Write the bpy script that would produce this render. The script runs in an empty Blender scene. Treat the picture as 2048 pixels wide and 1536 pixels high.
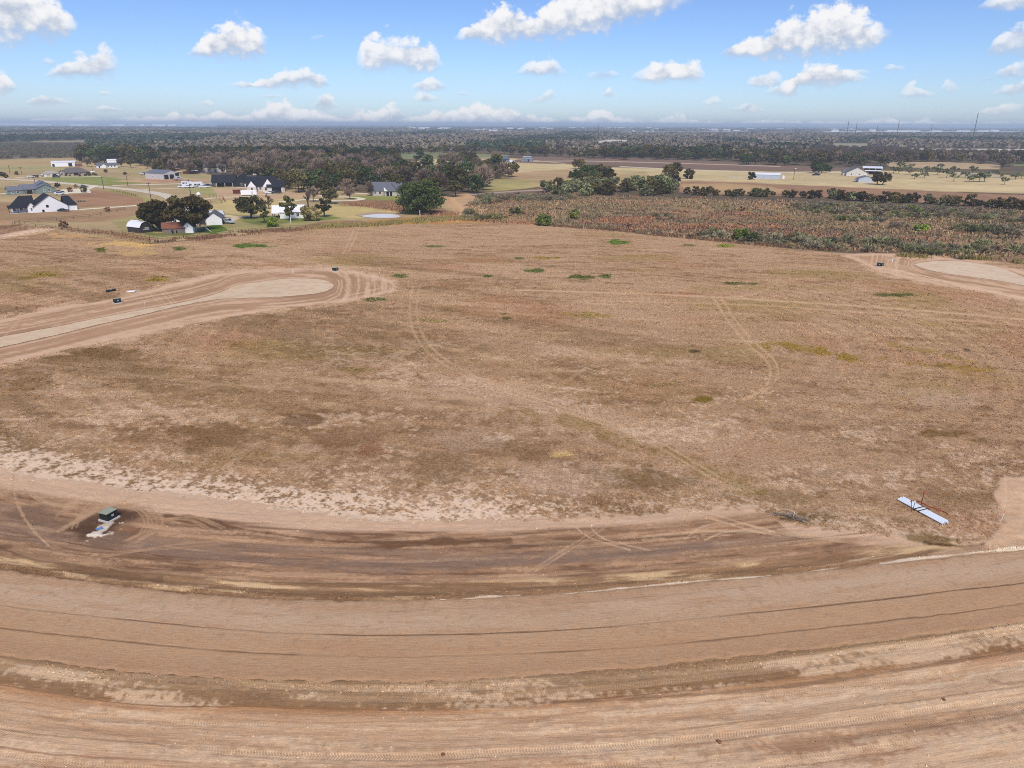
import bpy, bmesh, math, random
import numpy as np
from mathutils import Vector, Matrix

SC = bpy.context.scene
COL = SC.collection
R = math.radians

# ------------------------------------------------------------------ camera
CAM_H = 36.0
PITCH, ROLL, FPX = R(20.05), R(0.2), 1422.0          # focal length in photo pixels (photo 2048 x 1536)
cam_data = bpy.data.cameras.new('camera')
cam_data.sensor_width = 36.0
cam_data.lens = 36.0 * FPX / 2048.0
cam_data.clip_start = 0.5
cam_data.clip_end = 120000.0
cam = bpy.data.objects.new('camera', cam_data)
COL.objects.link(cam)
CAM_M = Matrix.Translation((0, 0, CAM_H)) @ Matrix.Rotation(R(90) - PITCH, 4, 'X') @ Matrix.Rotation(ROLL, 4, 'Z')
cam.matrix_world = CAM_M
SC.camera = cam

# ------------------------------------------------------------------ exposure and render settings
SC.view_settings.view_transform = 'Standard'
SC.view_settings.look = 'None'
SC.view_settings.exposure = 1.28
SC.view_settings.gamma = 1.0
SC.render.engine = 'CYCLES'
cy = SC.cycles
cy.max_bounces = 6
cy.diffuse_bounces = 2
cy.glossy_bounces = 2
cy.transmission_bounces = 3
cy.transparent_max_bounces = 6
cy.volume_bounces = 1
cy.use_denoising = False
cy.pixel_filter_type = 'BLACKMAN_HARRIS'
cy.filter_width = 0.95
cy.caustics_reflective = False
cy.caustics_refractive = False

# ------------------------------------------------------------------ sun (thin overcast: a wide, weak sun)
SUN_EL, SUN_AZ = R(49), R(172)                        # azimuth clockwise from +Y
sun_data = bpy.data.lights.new('sun', 'SUN')
sun_data.energy = 1.5
sun_data.angle = R(24)
sun_data.color = (1.0, 0.92, 0.82)
sun = bpy.data.objects.new('sun', sun_data)
sd = Vector((math.sin(SUN_AZ) * math.cos(SUN_EL), math.cos(SUN_AZ) * math.cos(SUN_EL), math.sin(SUN_EL)))
sun.rotation_euler = (-sd).to_track_quat('-Z', 'Y').to_euler()
COL.objects.link(sun)


# ------------------------------------------------------------------ surveying helper: photo pixel -> point in the place
def ray(x, y):
    v = CAM_M.to_3x3() @ Vector(((x - 1024) / FPX, -(y - 768) / FPX, -1.0))
    return v


def G(x, y, z=0.0):
    """ground point seen at photo pixel (x, y)"""
    v = ray(x, y)
    t = (z - CAM_H) / v.z
    return Vector((v.x * t, v.y * t, z))


def mpp(x, y):
    """metres per photo pixel at that ground point"""
    v = ray(x, y)
    return (-CAM_H / v.z) / FPX


# ------------------------------------------------------------------ node helper
class NT:
    def __init__(self, tree):
        self.t = tree
        self.n = tree.nodes
        self.l = tree.links

    def new(self, typ, **kw):
        nd = self.n.new(typ)
        for k, v in kw.items():
            setattr(nd, k, v)
        return nd

    def put(self, sock, v):
        if v is None:
            return
        if hasattr(v, 'is_output') or isinstance(v, bpy.types.NodeSocket):
            self.l.new(v, sock)
        else:
            sock.default_value = v

    def m(self, op, a, b=None, c=None, clamp=False):
        nd = self.n.new('ShaderNodeMath')
        nd.operation = op
        nd.use_clamp = clamp
        self.put(nd.inputs[0], a)
        self.put(nd.inputs[1], b)
        self.put(nd.inputs[2], c)
        return nd.outputs[0]

    def vm(self, op, a, b=None, s=None):
        nd = self.n.new('ShaderNodeVectorMath')
        nd.operation = op
        self.put(nd.inputs[0], a)
        self.put(nd.inputs[1], b)
        if s is not None:
            self.put(nd.inputs['Scale'], s)
        return nd.outputs[0]

    def mix(self, fac, a, b, blend='MIX'):
        nd = self.n.new('ShaderNodeMix')
        nd.data_type = 'RGBA'
        nd.blend_type = blend
        self.put(nd.inputs[0], fac)
        self.put(nd.inputs[6], a)
        self.put(nd.inputs[7], b)
        return nd.outputs[2]

    def step(self, v, a, b, c=0.0, d=1.0, smooth=True):
        nd = self.n.new('ShaderNodeMapRange')
        nd.interpolation_type = 'SMOOTHSTEP' if smooth else 'LINEAR'
        self.put(nd.inputs[0], v)
        self.put(nd.inputs[1], a)
        self.put(nd.inputs[2], b)
        self.put(nd.inputs[3], c)
        self.put(nd.inputs[4], d)
        return nd.outputs[0]

    def noise(self, vec, scale, detail=3.0, rough=0.55, color=False):
        nd = self.n.new('ShaderNodeTexNoise')
        self.put(nd.inputs['Vector'], vec)
        self.put(nd.inputs['Scale'], scale)
        nd.inputs['Detail'].default_value = detail
        nd.inputs['Roughness'].default_value = rough
        return nd.outputs['Color' if color else 'Fac']

    def xyz(self, x, y, z):
        nd = self.n.new('ShaderNodeCombineXYZ')
        self.put(nd.inputs[0], x)
        self.put(nd.inputs[1], y)
        self.put(nd.inputs[2], z)
        return nd.outputs[0]


def lin(c):
    """sRGB 0-255 -> linear"""
    out = []
    for v in c:
        v = v / 255.0
        out.append(v / 12.92 if v <= 0.04045 else ((v + 0.055) / 1.055) ** 2.4)
    return tuple(out)


# ------------------------------------------------------------------ world: Nishita sky with fair-weather cumulus
world = bpy.data.worlds.new('World')
SC.world = world
world.use_nodes = True
w = NT(world.node_tree)
w.n.clear()
sky = w.new('ShaderNodeTexSky', sky_type='NISHITA')
sky.sun_disc = False
sky.sun_elevation = SUN_EL
sky.sun_rotation = SUN_AZ
sky.air_density = 1.0
sky.dust_density = 0.4
sky.ozone_density = 2.2
geo = w.new('ShaderNodeTexCoord')
sep = w.new('ShaderNodeSeparateXYZ')
w.l.new(geo.outputs['Generated'], sep.inputs[0])
sx, sy, sz = sep.outputs
az = w.m('ARCTAN2', sx, sy)
hyp = w.m('SQRT', w.m('ADD', w.m('MULTIPLY', sx, sx), w.m('MULTIPLY', sy, sy)))
el = w.m('DIVIDE', sz, w.m('MAXIMUM', hyp, 0.05))

AZ0, AZ1, ELS = -0.74, 0.74, 0.32                      # azimuth span of the cloud tables; tan(elevation) scale


def azel(x, y):
    v = ray(x, y)
    return math.atan2(v.x, v.y), v.z / math.hypot(v.x, v.y)


# each cloud: base height in the sky and the outline of its top, left to right (photo survey), softness of its body
CLOUD_ROWS = [
    [  # high row
        ([(-60, 70, 20), (-20, 82, -60), (60, 84, -50), (120, 82, -10), (140, 70, 25), (160, 56, 46)], 1.0),
        ([(366, 112, 110), (400, 116, 84), (440, 118, 52), (478, 120, 29), (505, 116, 42), (522, 112, 60), (534, 94, 72)], 1.0),
        ([(908, 80, 78), (940, 82, 52), (1000, 86, 6), (1034, 84, 2), (1052, 82, 38), (1090, 80, 4), (1150, 74, -20), (1220, 58, -30), (1300, 36, -40), (1400, 4, -10)], 1.0),
        ([(1438, 110, 108), (1470, 116, 80), (1535, 118, 64), (1562, 116, 28), (1612, 112, 18), (1660, 110, -2), (1700, 104, 12), (1745, 92, 44), (1786, 74, 58)], 1.0)],
    [  # second row
        ([(86, 154, 152), (120, 157, 128), (170, 158, 112), (205, 157, 104), (226, 150, 86), (243, 138, 108)], 0.9),
        ([(706, 132, 128), (728, 138, 78), (765, 140, 72), (800, 141, 78), (836, 142, 68), (868, 142, 86), (888, 138, 132)], 0.9),
        ([(1026, 150, 148), (1058, 153, 118), (1084, 153, 122), (1108, 151, 112), (1136, 148, 145)], 0.85),
        ([(1258, 160, 156), (1300, 164, 122), (1345, 164, 126), (1392, 162, 116), (1407, 155, 150)], 0.95),
        ([(1525, 188, 184), (1584, 192, 158), (1600, 178, 130), (1650, 172, 118), (1692, 168, 136), (1745, 160, 156)], 1.0),
        ([(1944, 18, 14), (1990, 22, -10), (2048, 16, -30), (2100, 10, -10)], 0.8)],
    [  # third row
        ([(-40, 186, 160), (0, 190, 140), (24, 186, 146), (36, 182, 178)], 0.9),
        ([(452, 172, 170), (484, 176, 160), (512, 174, 168), (548, 178, 150), (580, 178, 138), (622, 176, 134), (652, 174, 150), (662, 172, 168)], 0.85),
        ([(822, 178, 176), (848, 181, 156), (876, 182, 154), (902, 180, 172)], 0.8),
        ([(1168, 158, 152), (1190, 160, 136), (1226, 158, 140), (1250, 154, 148)], 0.42),
        ([(1486, 168, 166), (1510, 174, 150), (1548, 174, 142), (1572, 170, 164)], 0.75),
        ([(1975, 106, 98), (1992, 112, 70), (2020, 112, 40), (2048, 108, 28), (2100, 100, 40)], 0.75)],
    [
        ([(54, 208, 206), (76, 211, 194), (100, 212, 186), (144, 208, 204)], 0.75),
        ([(192, 190, 188), (212, 193, 178), (234, 190, 188)], 0.5),
        ([(620, 78, 76), (634, 82, 66), (648, 76, 74)], 0.3),
        ([(816, 200, 198), (850, 204, 183), (882, 200, 198)], 0.8),
        ([(1052, 206, 204), (1085, 207, 186), (1096, 200, 174), (1114, 196, 190)], 0.55),
        ([(1792, 194, 190), (1820, 197, 162), (1846, 196, 174), (1872, 192, 190)], 0.6),
        ([(1988, 154, 150), (2020, 158, 124), (2060, 156, 120)], 0.85)],
    [
        ([(186, 222, 220), (214, 225, 208), (246, 222, 220)], 0.75),
        ([(398, 209, 206), (412, 212, 197), (427, 209, 206)], 0.7),
        ([(616, 218, 214), (648, 220, 184), (664, 220, 188), (680, 216, 212)], 0.85),
        ([(1200, 192, 188), (1218, 195, 171), (1238, 191, 188)], 0.8),
        ([(1400, 208, 205), (1428, 210, 193), (1454, 206, 204)], 0.6),
        ([(1456, 222, 220), (1494, 225, 199), (1526, 220, 216)], 0.8),
        ([(1876, 184, 180), (1898, 186, 152), (1916, 182, 178)], 0.6),
        ([(1984, 190, 186), (2020, 192, 158), (2070, 188, 160)], 0.8)],
    [  # cloud bank over the horizon
        ([(0, 252, 246), (60, 252, 241), (110, 252, 236), (170, 252, 231), (220, 252, 236), (270, 252, 229), (300, 252, 244)], 0.55),
        ([(316, 252, 246), (352, 252, 222), (400, 252, 231), (440, 252, 222), (474, 252, 232), (512, 252, 224), (545, 252, 210), (577, 252, 200), (604, 252, 218), (640, 252, 222), (668, 252, 230), (684, 252, 240)], 1.0),
        ([(690, 252, 232), (722, 252, 216), (748, 252, 226), (792, 252, 208), (824, 252, 230)], 1.0)],
    [
        ([(812, 252, 240), (870, 252, 226), (912, 252, 220), (968, 252, 201), (990, 252, 216), (1012, 252, 213), (1046, 252, 222), (1080, 252, 242)], 1.0),
        ([(1098, 252, 244), (1130, 252, 231), (1156, 252, 238), (1192, 252, 221), (1216, 252, 222), (1242, 252, 242)], 0.9),
        ([(1290, 252, 246), (1324, 252, 238), (1352, 252, 224), (1384, 252, 240), (1420, 252, 248)], 0.6),
        ([(1600, 254, 250), (1636, 254, 241), (1664, 254, 250)], 0.5),
        ([(1716, 254, 248), (1770, 254, 230), (1800, 254, 246)], 0.5),
        ([(1826, 254, 248), (1846, 254, 232), (1866, 254, 248)], 0.5),
        ([(1940, 230, 226), (1972, 232, 214), (2010, 230, 204), (2060, 230, 200)], 0.6)],
    [  # continuous low bank of far cumulus
        ([(-60, 254, 240), (40, 254, 243), (130, 254, 233), (200, 254, 240), (300, 254, 234), (380, 254, 240), (470, 254, 232), (560, 254, 238), (660, 254, 230), (740, 254, 240), (830, 254, 232), (930, 254, 236), (1040, 254, 234), (1130, 255, 240), (1230, 255, 236), (1330, 255, 241), (1440, 255, 243), (1560, 256, 240), (1660, 256, 244), (1780, 256, 240), (1900, 257, 244), (2100, 257, 240)], 0.9)],
    [  # scattered small puffs
        ([(84, 126, 124), (98, 131, 112), (116, 127, 122)], 0.55), ([(140, 108, 104), (164, 120, 98), (190, 116, 112)], 0.6), ([(340, 236, 233), (352, 238, 226), (368, 236, 233)], 0.6),
        ([(520, 194, 191), (544, 197, 187), (566, 194, 191)], 0.5), ([(912, 190, 188), (926, 192, 181), (944, 190, 188)], 0.4), ([(1500, 226, 222), (1520, 224, 215), (1542, 224, 221)], 0.5),
        ([(1690, 148, 145), (1716, 150, 137), (1752, 148, 144)], 0.5), ([(1762, 138, 134), (1782, 143, 128), (1810, 140, 136)], 0.6), ([(1960, 162, 158), (1976, 165, 150), (1992, 160, 156)], 0.5)],
]

uvec = w.xyz(w.m('MULTIPLY', az, 1.0), w.m('MULTIPLY', el, 1.25), 0.0)
big = w.noise(uvec, 26.0, 6.0, 0.58, color=True)
warp = w.vm('SUBTRACT', big, (0.5, 0.5, 0.5))
wsep = w.new('ShaderNodeSeparateXYZ')
w.l.new(warp, wsep.inputs[0])
fine = w.m('SUBTRACT', w.noise(uvec, 80.0, 9.0, 0.66), 0.5)
vor = w.new('ShaderNodeTexVoronoi', feature='SMOOTH_F1')
vor.inputs['Scale'].default_value = 70.0
vor.inputs['Smoothness'].default_value = 0.35
w.l.new(w.vm('ADD', uvec, w.vm('SCALE', warp, s=0.018)), vor.inputs['Vector'])
puff = w.m('SUBTRACT', 0.42, vor.outputs['Distance'])
bump_n = w.m('ADD', w.m('MULTIPLY', wsep.outputs[1], 0.8), w.m('ADD', w.m('MULTIPLY', fine, 0.95), w.m('MULTIPLY', puff, 0.50)))
az_w = w.m('ADD', az, w.m('MULTIPLY', wsep.outputs[0], 0.030))
u_tab = w.m('DIVIDE', w.m('SUBTRACT', az_w, AZ0), AZ1 - AZ0)
# sky tint painted by elevation: brighter toward the horizon, dimmer higher up
tint = w.mix(w.step(el, -0.02, 0.23), (0.60, 0.74, 1.05, 1), (0.47, 0.58, 0.85, 1))
sky_col = w.mix(1.0, sky.outputs[0], tint, 'MULTIPLY')
SKY_STRENGTH = 0.06
col = sky_col
CLOUD_WHITE = (6.5, 6.5, 6.6, 1)
CLOUD_GREY = (3.4, 3.9, 4.8, 1)
for row in reversed(CLOUD_ROWS):
    ramp = w.new('ShaderNodeValToRGB')
    cr = ramp.color_ramp
    cr.interpolation = 'LINEAR'
    stops = []
    for outline, dens in row:
        for k, (x, yb, yt) in enumerate(outline):
            a, eb = azel(x, yb)
            et = azel(x, yt)[1]
            stops.append(((a - AZ0) / (AZ1 - AZ0), (et + 0.05) / ELS, (eb + 0.05) / ELS, dens, k in (0, len(outline) - 1)))
    stops.sort()
    full = []
    for i, s in enumerate(stops):
        full.append(s)
    full = full[:32]
    while len(cr.elements) < len(full):
        cr.elements.new(0.5)
    for e_, s in zip(cr.elements, full):
        e_.position = min(max(s[0], 0.0), 1.0)
    for e_, s in zip(cr.elements, full):
        # an end point closes its cloud: zero body
        e_.color = (s[1], s[2], 0.0 if s[4] and -0.7 < 0 else s[3], 1.0)
    w.l.new(u_tab, ramp.inputs[0])
    rs = w.new('ShaderNodeSeparateColor')
    w.l.new(ramp.outputs[0], rs.inputs[0])
    top = w.m('SUBTRACT', w.m('MULTIPLY', rs.outputs[0], ELS), 0.05)
    base = w.m('SUBTRACT', w.m('MULTIPLY', rs.outputs[1], ELS), 0.05)
    h = w.m('MAXIMUM', w.m('SUBTRACT', top, base), 0.002)
    rel = w.m('DIVIDE', w.m('SUBTRACT', el, base), h)
    a_top = w.step(w.m('SUBTRACT', w.m('ADD', 1.06, w.m('MULTIPLY', bump_n, 0.95)), rel), -0.06, 0.26)
    a_bot = w.step(w.m('ADD', rel, w.m('MULTIPLY', bump_n, 0.55)), -0.20, 0.34)
    body = w.m('MULTIPLY', w.step(rs.outputs[2], 0.0, 0.20), rs.outputs[2])
    # a cloud's ends wear thin
    alpha = w.m('MULTIPLY', w.m('MULTIPLY', a_top, a_bot), w.m('MINIMUM', w.m('MULTIPLY', body, 1.05), 1.0))
    lit = w.step(w.m('ADD', rel, w.m('MULTIPLY', bump_n, 1.25)), -0.05, 0.75)
    ccol = w.mix(lit, CLOUD_GREY, CLOUD_WHITE)  # cloud shading painted in: grey bases, white tops, by height and noise
    col = w.mix(alpha, col, ccol)
bg = w.new('ShaderNodeBackground')
w.l.new(col, bg.inputs[0])
bg.inputs[1].default_value = SKY_STRENGTH
world.cycles.sampling_method = 'NONE'
out = w.new('ShaderNodeOutputWorld')
w.l.new(bg.outputs[0], out.inputs[0])
# ------------------------------------------------------------------ numpy noise and surveying on arrays
E_LIGHT = (0.985, 1.00, 1.19)            # how bright a white level ground comes out (measured), to turn photo tones into albedo


def alb(c, k=1.0):
    l = lin(c)
    return np.array([min(l[i] / E_LIGHT[i] * k, 0.85) for i in range(3)], dtype=np.float32)


def _hash(ix, iy, seed):
    h = (ix * np.int64(374761393) + iy * np.int64(668265263) + np.int64(seed) * np.int64(2246822519)) & np.int64(0xffffffff)
    h = ((h ^ (h >> np.int64(13))) * np.int64(1274126177)) & np.int64(0xffffffff)
    h = ((h ^ (h >> np.int64(16))) * np.int64(2654435761)) & np.int64(0xffffffff)
    return ((h ^ (h >> np.int64(15))) & np.int64(0xffff)).astype(np.float32) / np.float32(65535.0)


def vnoise(x, y, seed):
    fx, fy = np.floor(x), np.floor(y)
    ix, iy = fx.astype(np.int64), fy.astype(np.int64)
    tx, ty = (x - fx).astype(np.float32), (y - fy).astype(np.float32)
    tx = tx * tx * (3 - 2 * tx)
    ty = ty * ty * (3 - 2 * ty)
    a, b = _hash(ix, iy, seed), _hash(ix + 1, iy, seed)
    c, d = _hash(ix, iy + 1, seed), _hash(ix + 1, iy + 1, seed)
    return (a + (b - a) * tx) * (1 - ty) + (c + (d - c) * tx) * ty


def fbm(x, y, size, octv=4, seed=1, rough=0.55):
    """0..1, features of the given size (metres)"""
    tot, amp, norm = 0.0, 1.0, 0.0
    f = 1.0 / size
    for k in range(octv):
        tot = tot + amp * vnoise(x * f + 17.3 * k, y * f - 9.1 * k, seed * 31 + k)
        norm += amp
        amp *= rough
        f *= 2.03
    return (tot / norm).astype(np.float32)


def sst(v, a, b):
    t = np.clip((v - a) / (b - a), 0, 1)
    return t * t * (3 - 2 * t)


def survey(x, y, z=0.0):
    """world ground points -> photo pixel survey coordinates"""
    m = CAM_M.to_3x3().transposed()
    dx, dy, dz = x, y, z - CAM_H
    cx = m[0][0] * dx + m[0][1] * dy + m[0][2] * dz
    cyy = m[1][0] * dx + m[1][1] * dy + m[1][2] * dz
    cz = m[2][0] * dx + m[2][1] * dy + m[2][2] * dz
    dep = np.maximum(-cz, 1.0)
    return (1024 + FPX * cx / dep).astype(np.float32), (768 - FPX * cyy / dep).astype(np.float32)


def poly_sd(x, y, pts):
    """signed distance to a polygon, positive inside"""
    pts = np.asarray(pts, dtype=np.float32)
    n = len(pts)
    d = np.full(x.shape, 1e18, dtype=np.float32)
    ins = np.zeros(x.shape, dtype=bool)
    for i in range(n):
        ax, ay = pts[i]
        bx, by = pts[(i + 1) % n]
        ex, ey = bx - ax, by - ay
        wx, wy = x - ax, y - ay
        t = np.clip((wx * ex + wy * ey) / max(ex * ex + ey * ey, 1e-9), 0, 1)
        d = np.minimum(d, (wx - t * ex) ** 2 + (wy - t * ey) ** 2)
        c = ((ay > y) != (by > y))
        if ey != 0:
            ins ^= c & (x < ex * (y - ay) / ey + ax)
    d = np.sqrt(d)
    return np.where(ins, d, -d)


def line_d(x, y, pts):
    """distance to a polyline and the distance along it"""
    pts = np.asarray(pts, dtype=np.float32)
    d = np.full(x.shape, 1e18, dtype=np.float32)
    al = np.zeros(x.shape, dtype=np.float32)
    acc = 0.0
    for i in range(len(pts) - 1):
        ax, ay = pts[i]
        bx, by = pts[i + 1]
        ex, ey = bx - ax, by - ay
        L = math.hypot(ex, ey)
        wx, wy = x - ax, y - ay
        t = np.clip((wx * ex + wy * ey) / max(L * L, 1e-9), 0, 1)
        dd = (wx - t * ex) ** 2 + (wy - t * ey) ** 2
        c = dd < d
        d = np.where(c, dd, d)
        al = np.where(c, acc + t * L, al)
        acc += L
    return np.sqrt(d), al


def spline(pts, step=6):
    """Catmull-Rom through points"""
    pts = [tuple(p) for p in pts]
    P = [pts[0]] + pts + [pts[-1]]
    out = []
    for i in range(1, len(P) - 2):
        p0, p1, p2, p3 = P[i - 1], P[i], P[i + 1], P[i + 2]
        for k in range(step):
            t = k / step
            out.append(tuple(0.5 * (2 * p1[j] + (p2[j] - p0[j]) * t + (2 * p0[j] - 5 * p1[j] + 4 * p2[j] - p3[j]) * t * t + (3 * p1[j] - p0[j] - 3 * p2[j] + p3[j]) * t ** 3) for j in range(2)))
    out.append(pts[-1])
    return out


def gpts(pts):
    return [tuple(G(x, y)[:2]) for x, y in pts]


# ------------------------------------------------------------------ the curved road under construction: polar survey
RC = (-8.5, 228.0)                       # centre of its bend


def to_arc(x, y):
    th = np.arctan2(x - RC[0], RC[1] - y)
    return th, np.hypot(x - RC[0], y - RC[1])


def arc_profile(pts):
    P = np.array(gpts(pts))
    th, r = to_arc(P[:, 0], P[:, 1])
    o = np.argsort(th)
    return th[o], r[o]


UP = arc_profile([(0, 1137), (130, 1155), (250, 1172), (400, 1187), (550, 1197), (700, 1201), (850, 1199), (1000, 1192), (1150, 1184), (1300, 1172), (1450, 1158), (1600, 1143), (1750, 1127), (1900, 1112), (2048, 1097)])
LO = arc_profile([(0, 1310), (120, 1328), (250, 1345), (400, 1354), (560, 1361), (700, 1364), (850, 1363), (1000, 1355), (1150, 1345), (1300, 1332), (1450, 1317), (1600, 1301), (1750, 1282), (1900, 1264), (2048, 1243)])
FI = arc_profile([(0, 935), (150, 965), (300, 985), (450, 1003), (600, 1022), (750, 1035), (900, 1041), (1000, 1041), (1100, 1036), (1250, 1026), (1400, 1018), (1520, 1015), (1560, 1042), (1640, 1056), (1750, 1063), (1850, 1084), (1960, 1090), (2060, 1092)])
L1 = arc_profile([(0, 1213), (300, 1246), (550, 1268), (750, 1273), (900, 1271), (1100, 1264), (1300, 1249), (1500, 1228), (1700, 1208), (1900, 1184), (2048, 1168)])
L2 = arc_profile([(0, 1258), (200, 1280), (400, 1300), (550, 1310), (750, 1316), (1000, 1311), (1200, 1300), (1400, 1284), (1600, 1262), (1800, 1240), (2048, 1208)])


def prof(p, th):
    return np.interp(th, p[0], p[1]).astype(np.float32)


# ------------------------------------------------------------------ shapes surveyed on the ground (photo pixels)
SAC_BARE = [(-420, 742), (-80, 662), (0, 640), (60, 625), (150, 608), (210, 600), (250, 592), (310, 578), (350, 565), (420, 550), (480, 542), (560, 537), (640, 535), (700, 540), (750, 550), (785, 562), (796, 575), (780, 586), (740, 595), (690, 603), (600, 613), (520, 624), (430, 640), (340, 657), (250, 675), (150, 697), (60, 715), (0, 730), (-80, 748), (-420, 832)]
SAC_ROAD = [(-420, 768), (-60, 688), (0, 675), (100, 656), (200, 636), (300, 617), (380, 602), (440, 586), (472, 572), (512, 565), (560, 559), (605, 557), (645, 560), (666, 568), (664, 577), (645, 585), (600, 591), (540, 595), (450, 598), (380, 608), (300, 626), (200, 649), (100, 673), (0, 695), (-60, 707), (-420, 794)]
SAC2_BARE = [(1680, 509), (1720, 505), (1800, 507), (1870, 512), (1950, 521), (2060, 545), (2140, 560), (2500, 655), (2500, 738), (2140, 620), (2060, 602), (1980, 586), (1900, 573), (1830, 561), (1765, 546), (1722, 526)]
SAC2_ROAD = [(1828, 530), (1845, 525), (1890, 522), (1940, 525), (1995, 534), (2025, 545), (2060, 560), (2140, 585), (2500, 692), (2500, 714), (2140, 600), (2060, 574), (2005, 563), (1950, 555), (1890, 547), (1848, 538)]
FIELD_EDGE = [(-300, 420), (0, 440), (60, 452), (150, 468), (230, 478), (300, 488), (400, 481), (480, 470), (560, 463), (640, 458), (700, 456), (800, 452), (900, 447), (1000, 447), (1100, 451), (1170, 456), (1240, 463), (1320, 472), (1400, 480), (1480, 488), (1560, 495), (1640, 502), (1700, 506), (1800, 506), (1950, 518), (2048, 528), (2300, 560)]
SCRUB = [(930, 440), (930, 412), (960, 392), (1090, 388), (1250, 392), (1400, 396), (1550, 402), (1700, 408), (1850, 414), (2048, 420), (2200, 424), (2200, 545), (2048, 526), (1950, 517), (1800, 505), (1700, 503), (1640, 500), (1480, 486), (1400, 478), (1240, 461), (1100, 448), (1000, 445)]
FAR_PLOW = [(1010, 324), (1060, 315), (1090, 312), (1180, 314), (1290, 317), (1400, 321), (1480, 325), (1540, 330), (1640, 334), (1720, 336), (1720, 341), (1640, 343), (1560, 343), (1450, 340), (1330, 336), (1240, 331), (1160, 329), (1080, 327)]

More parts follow.
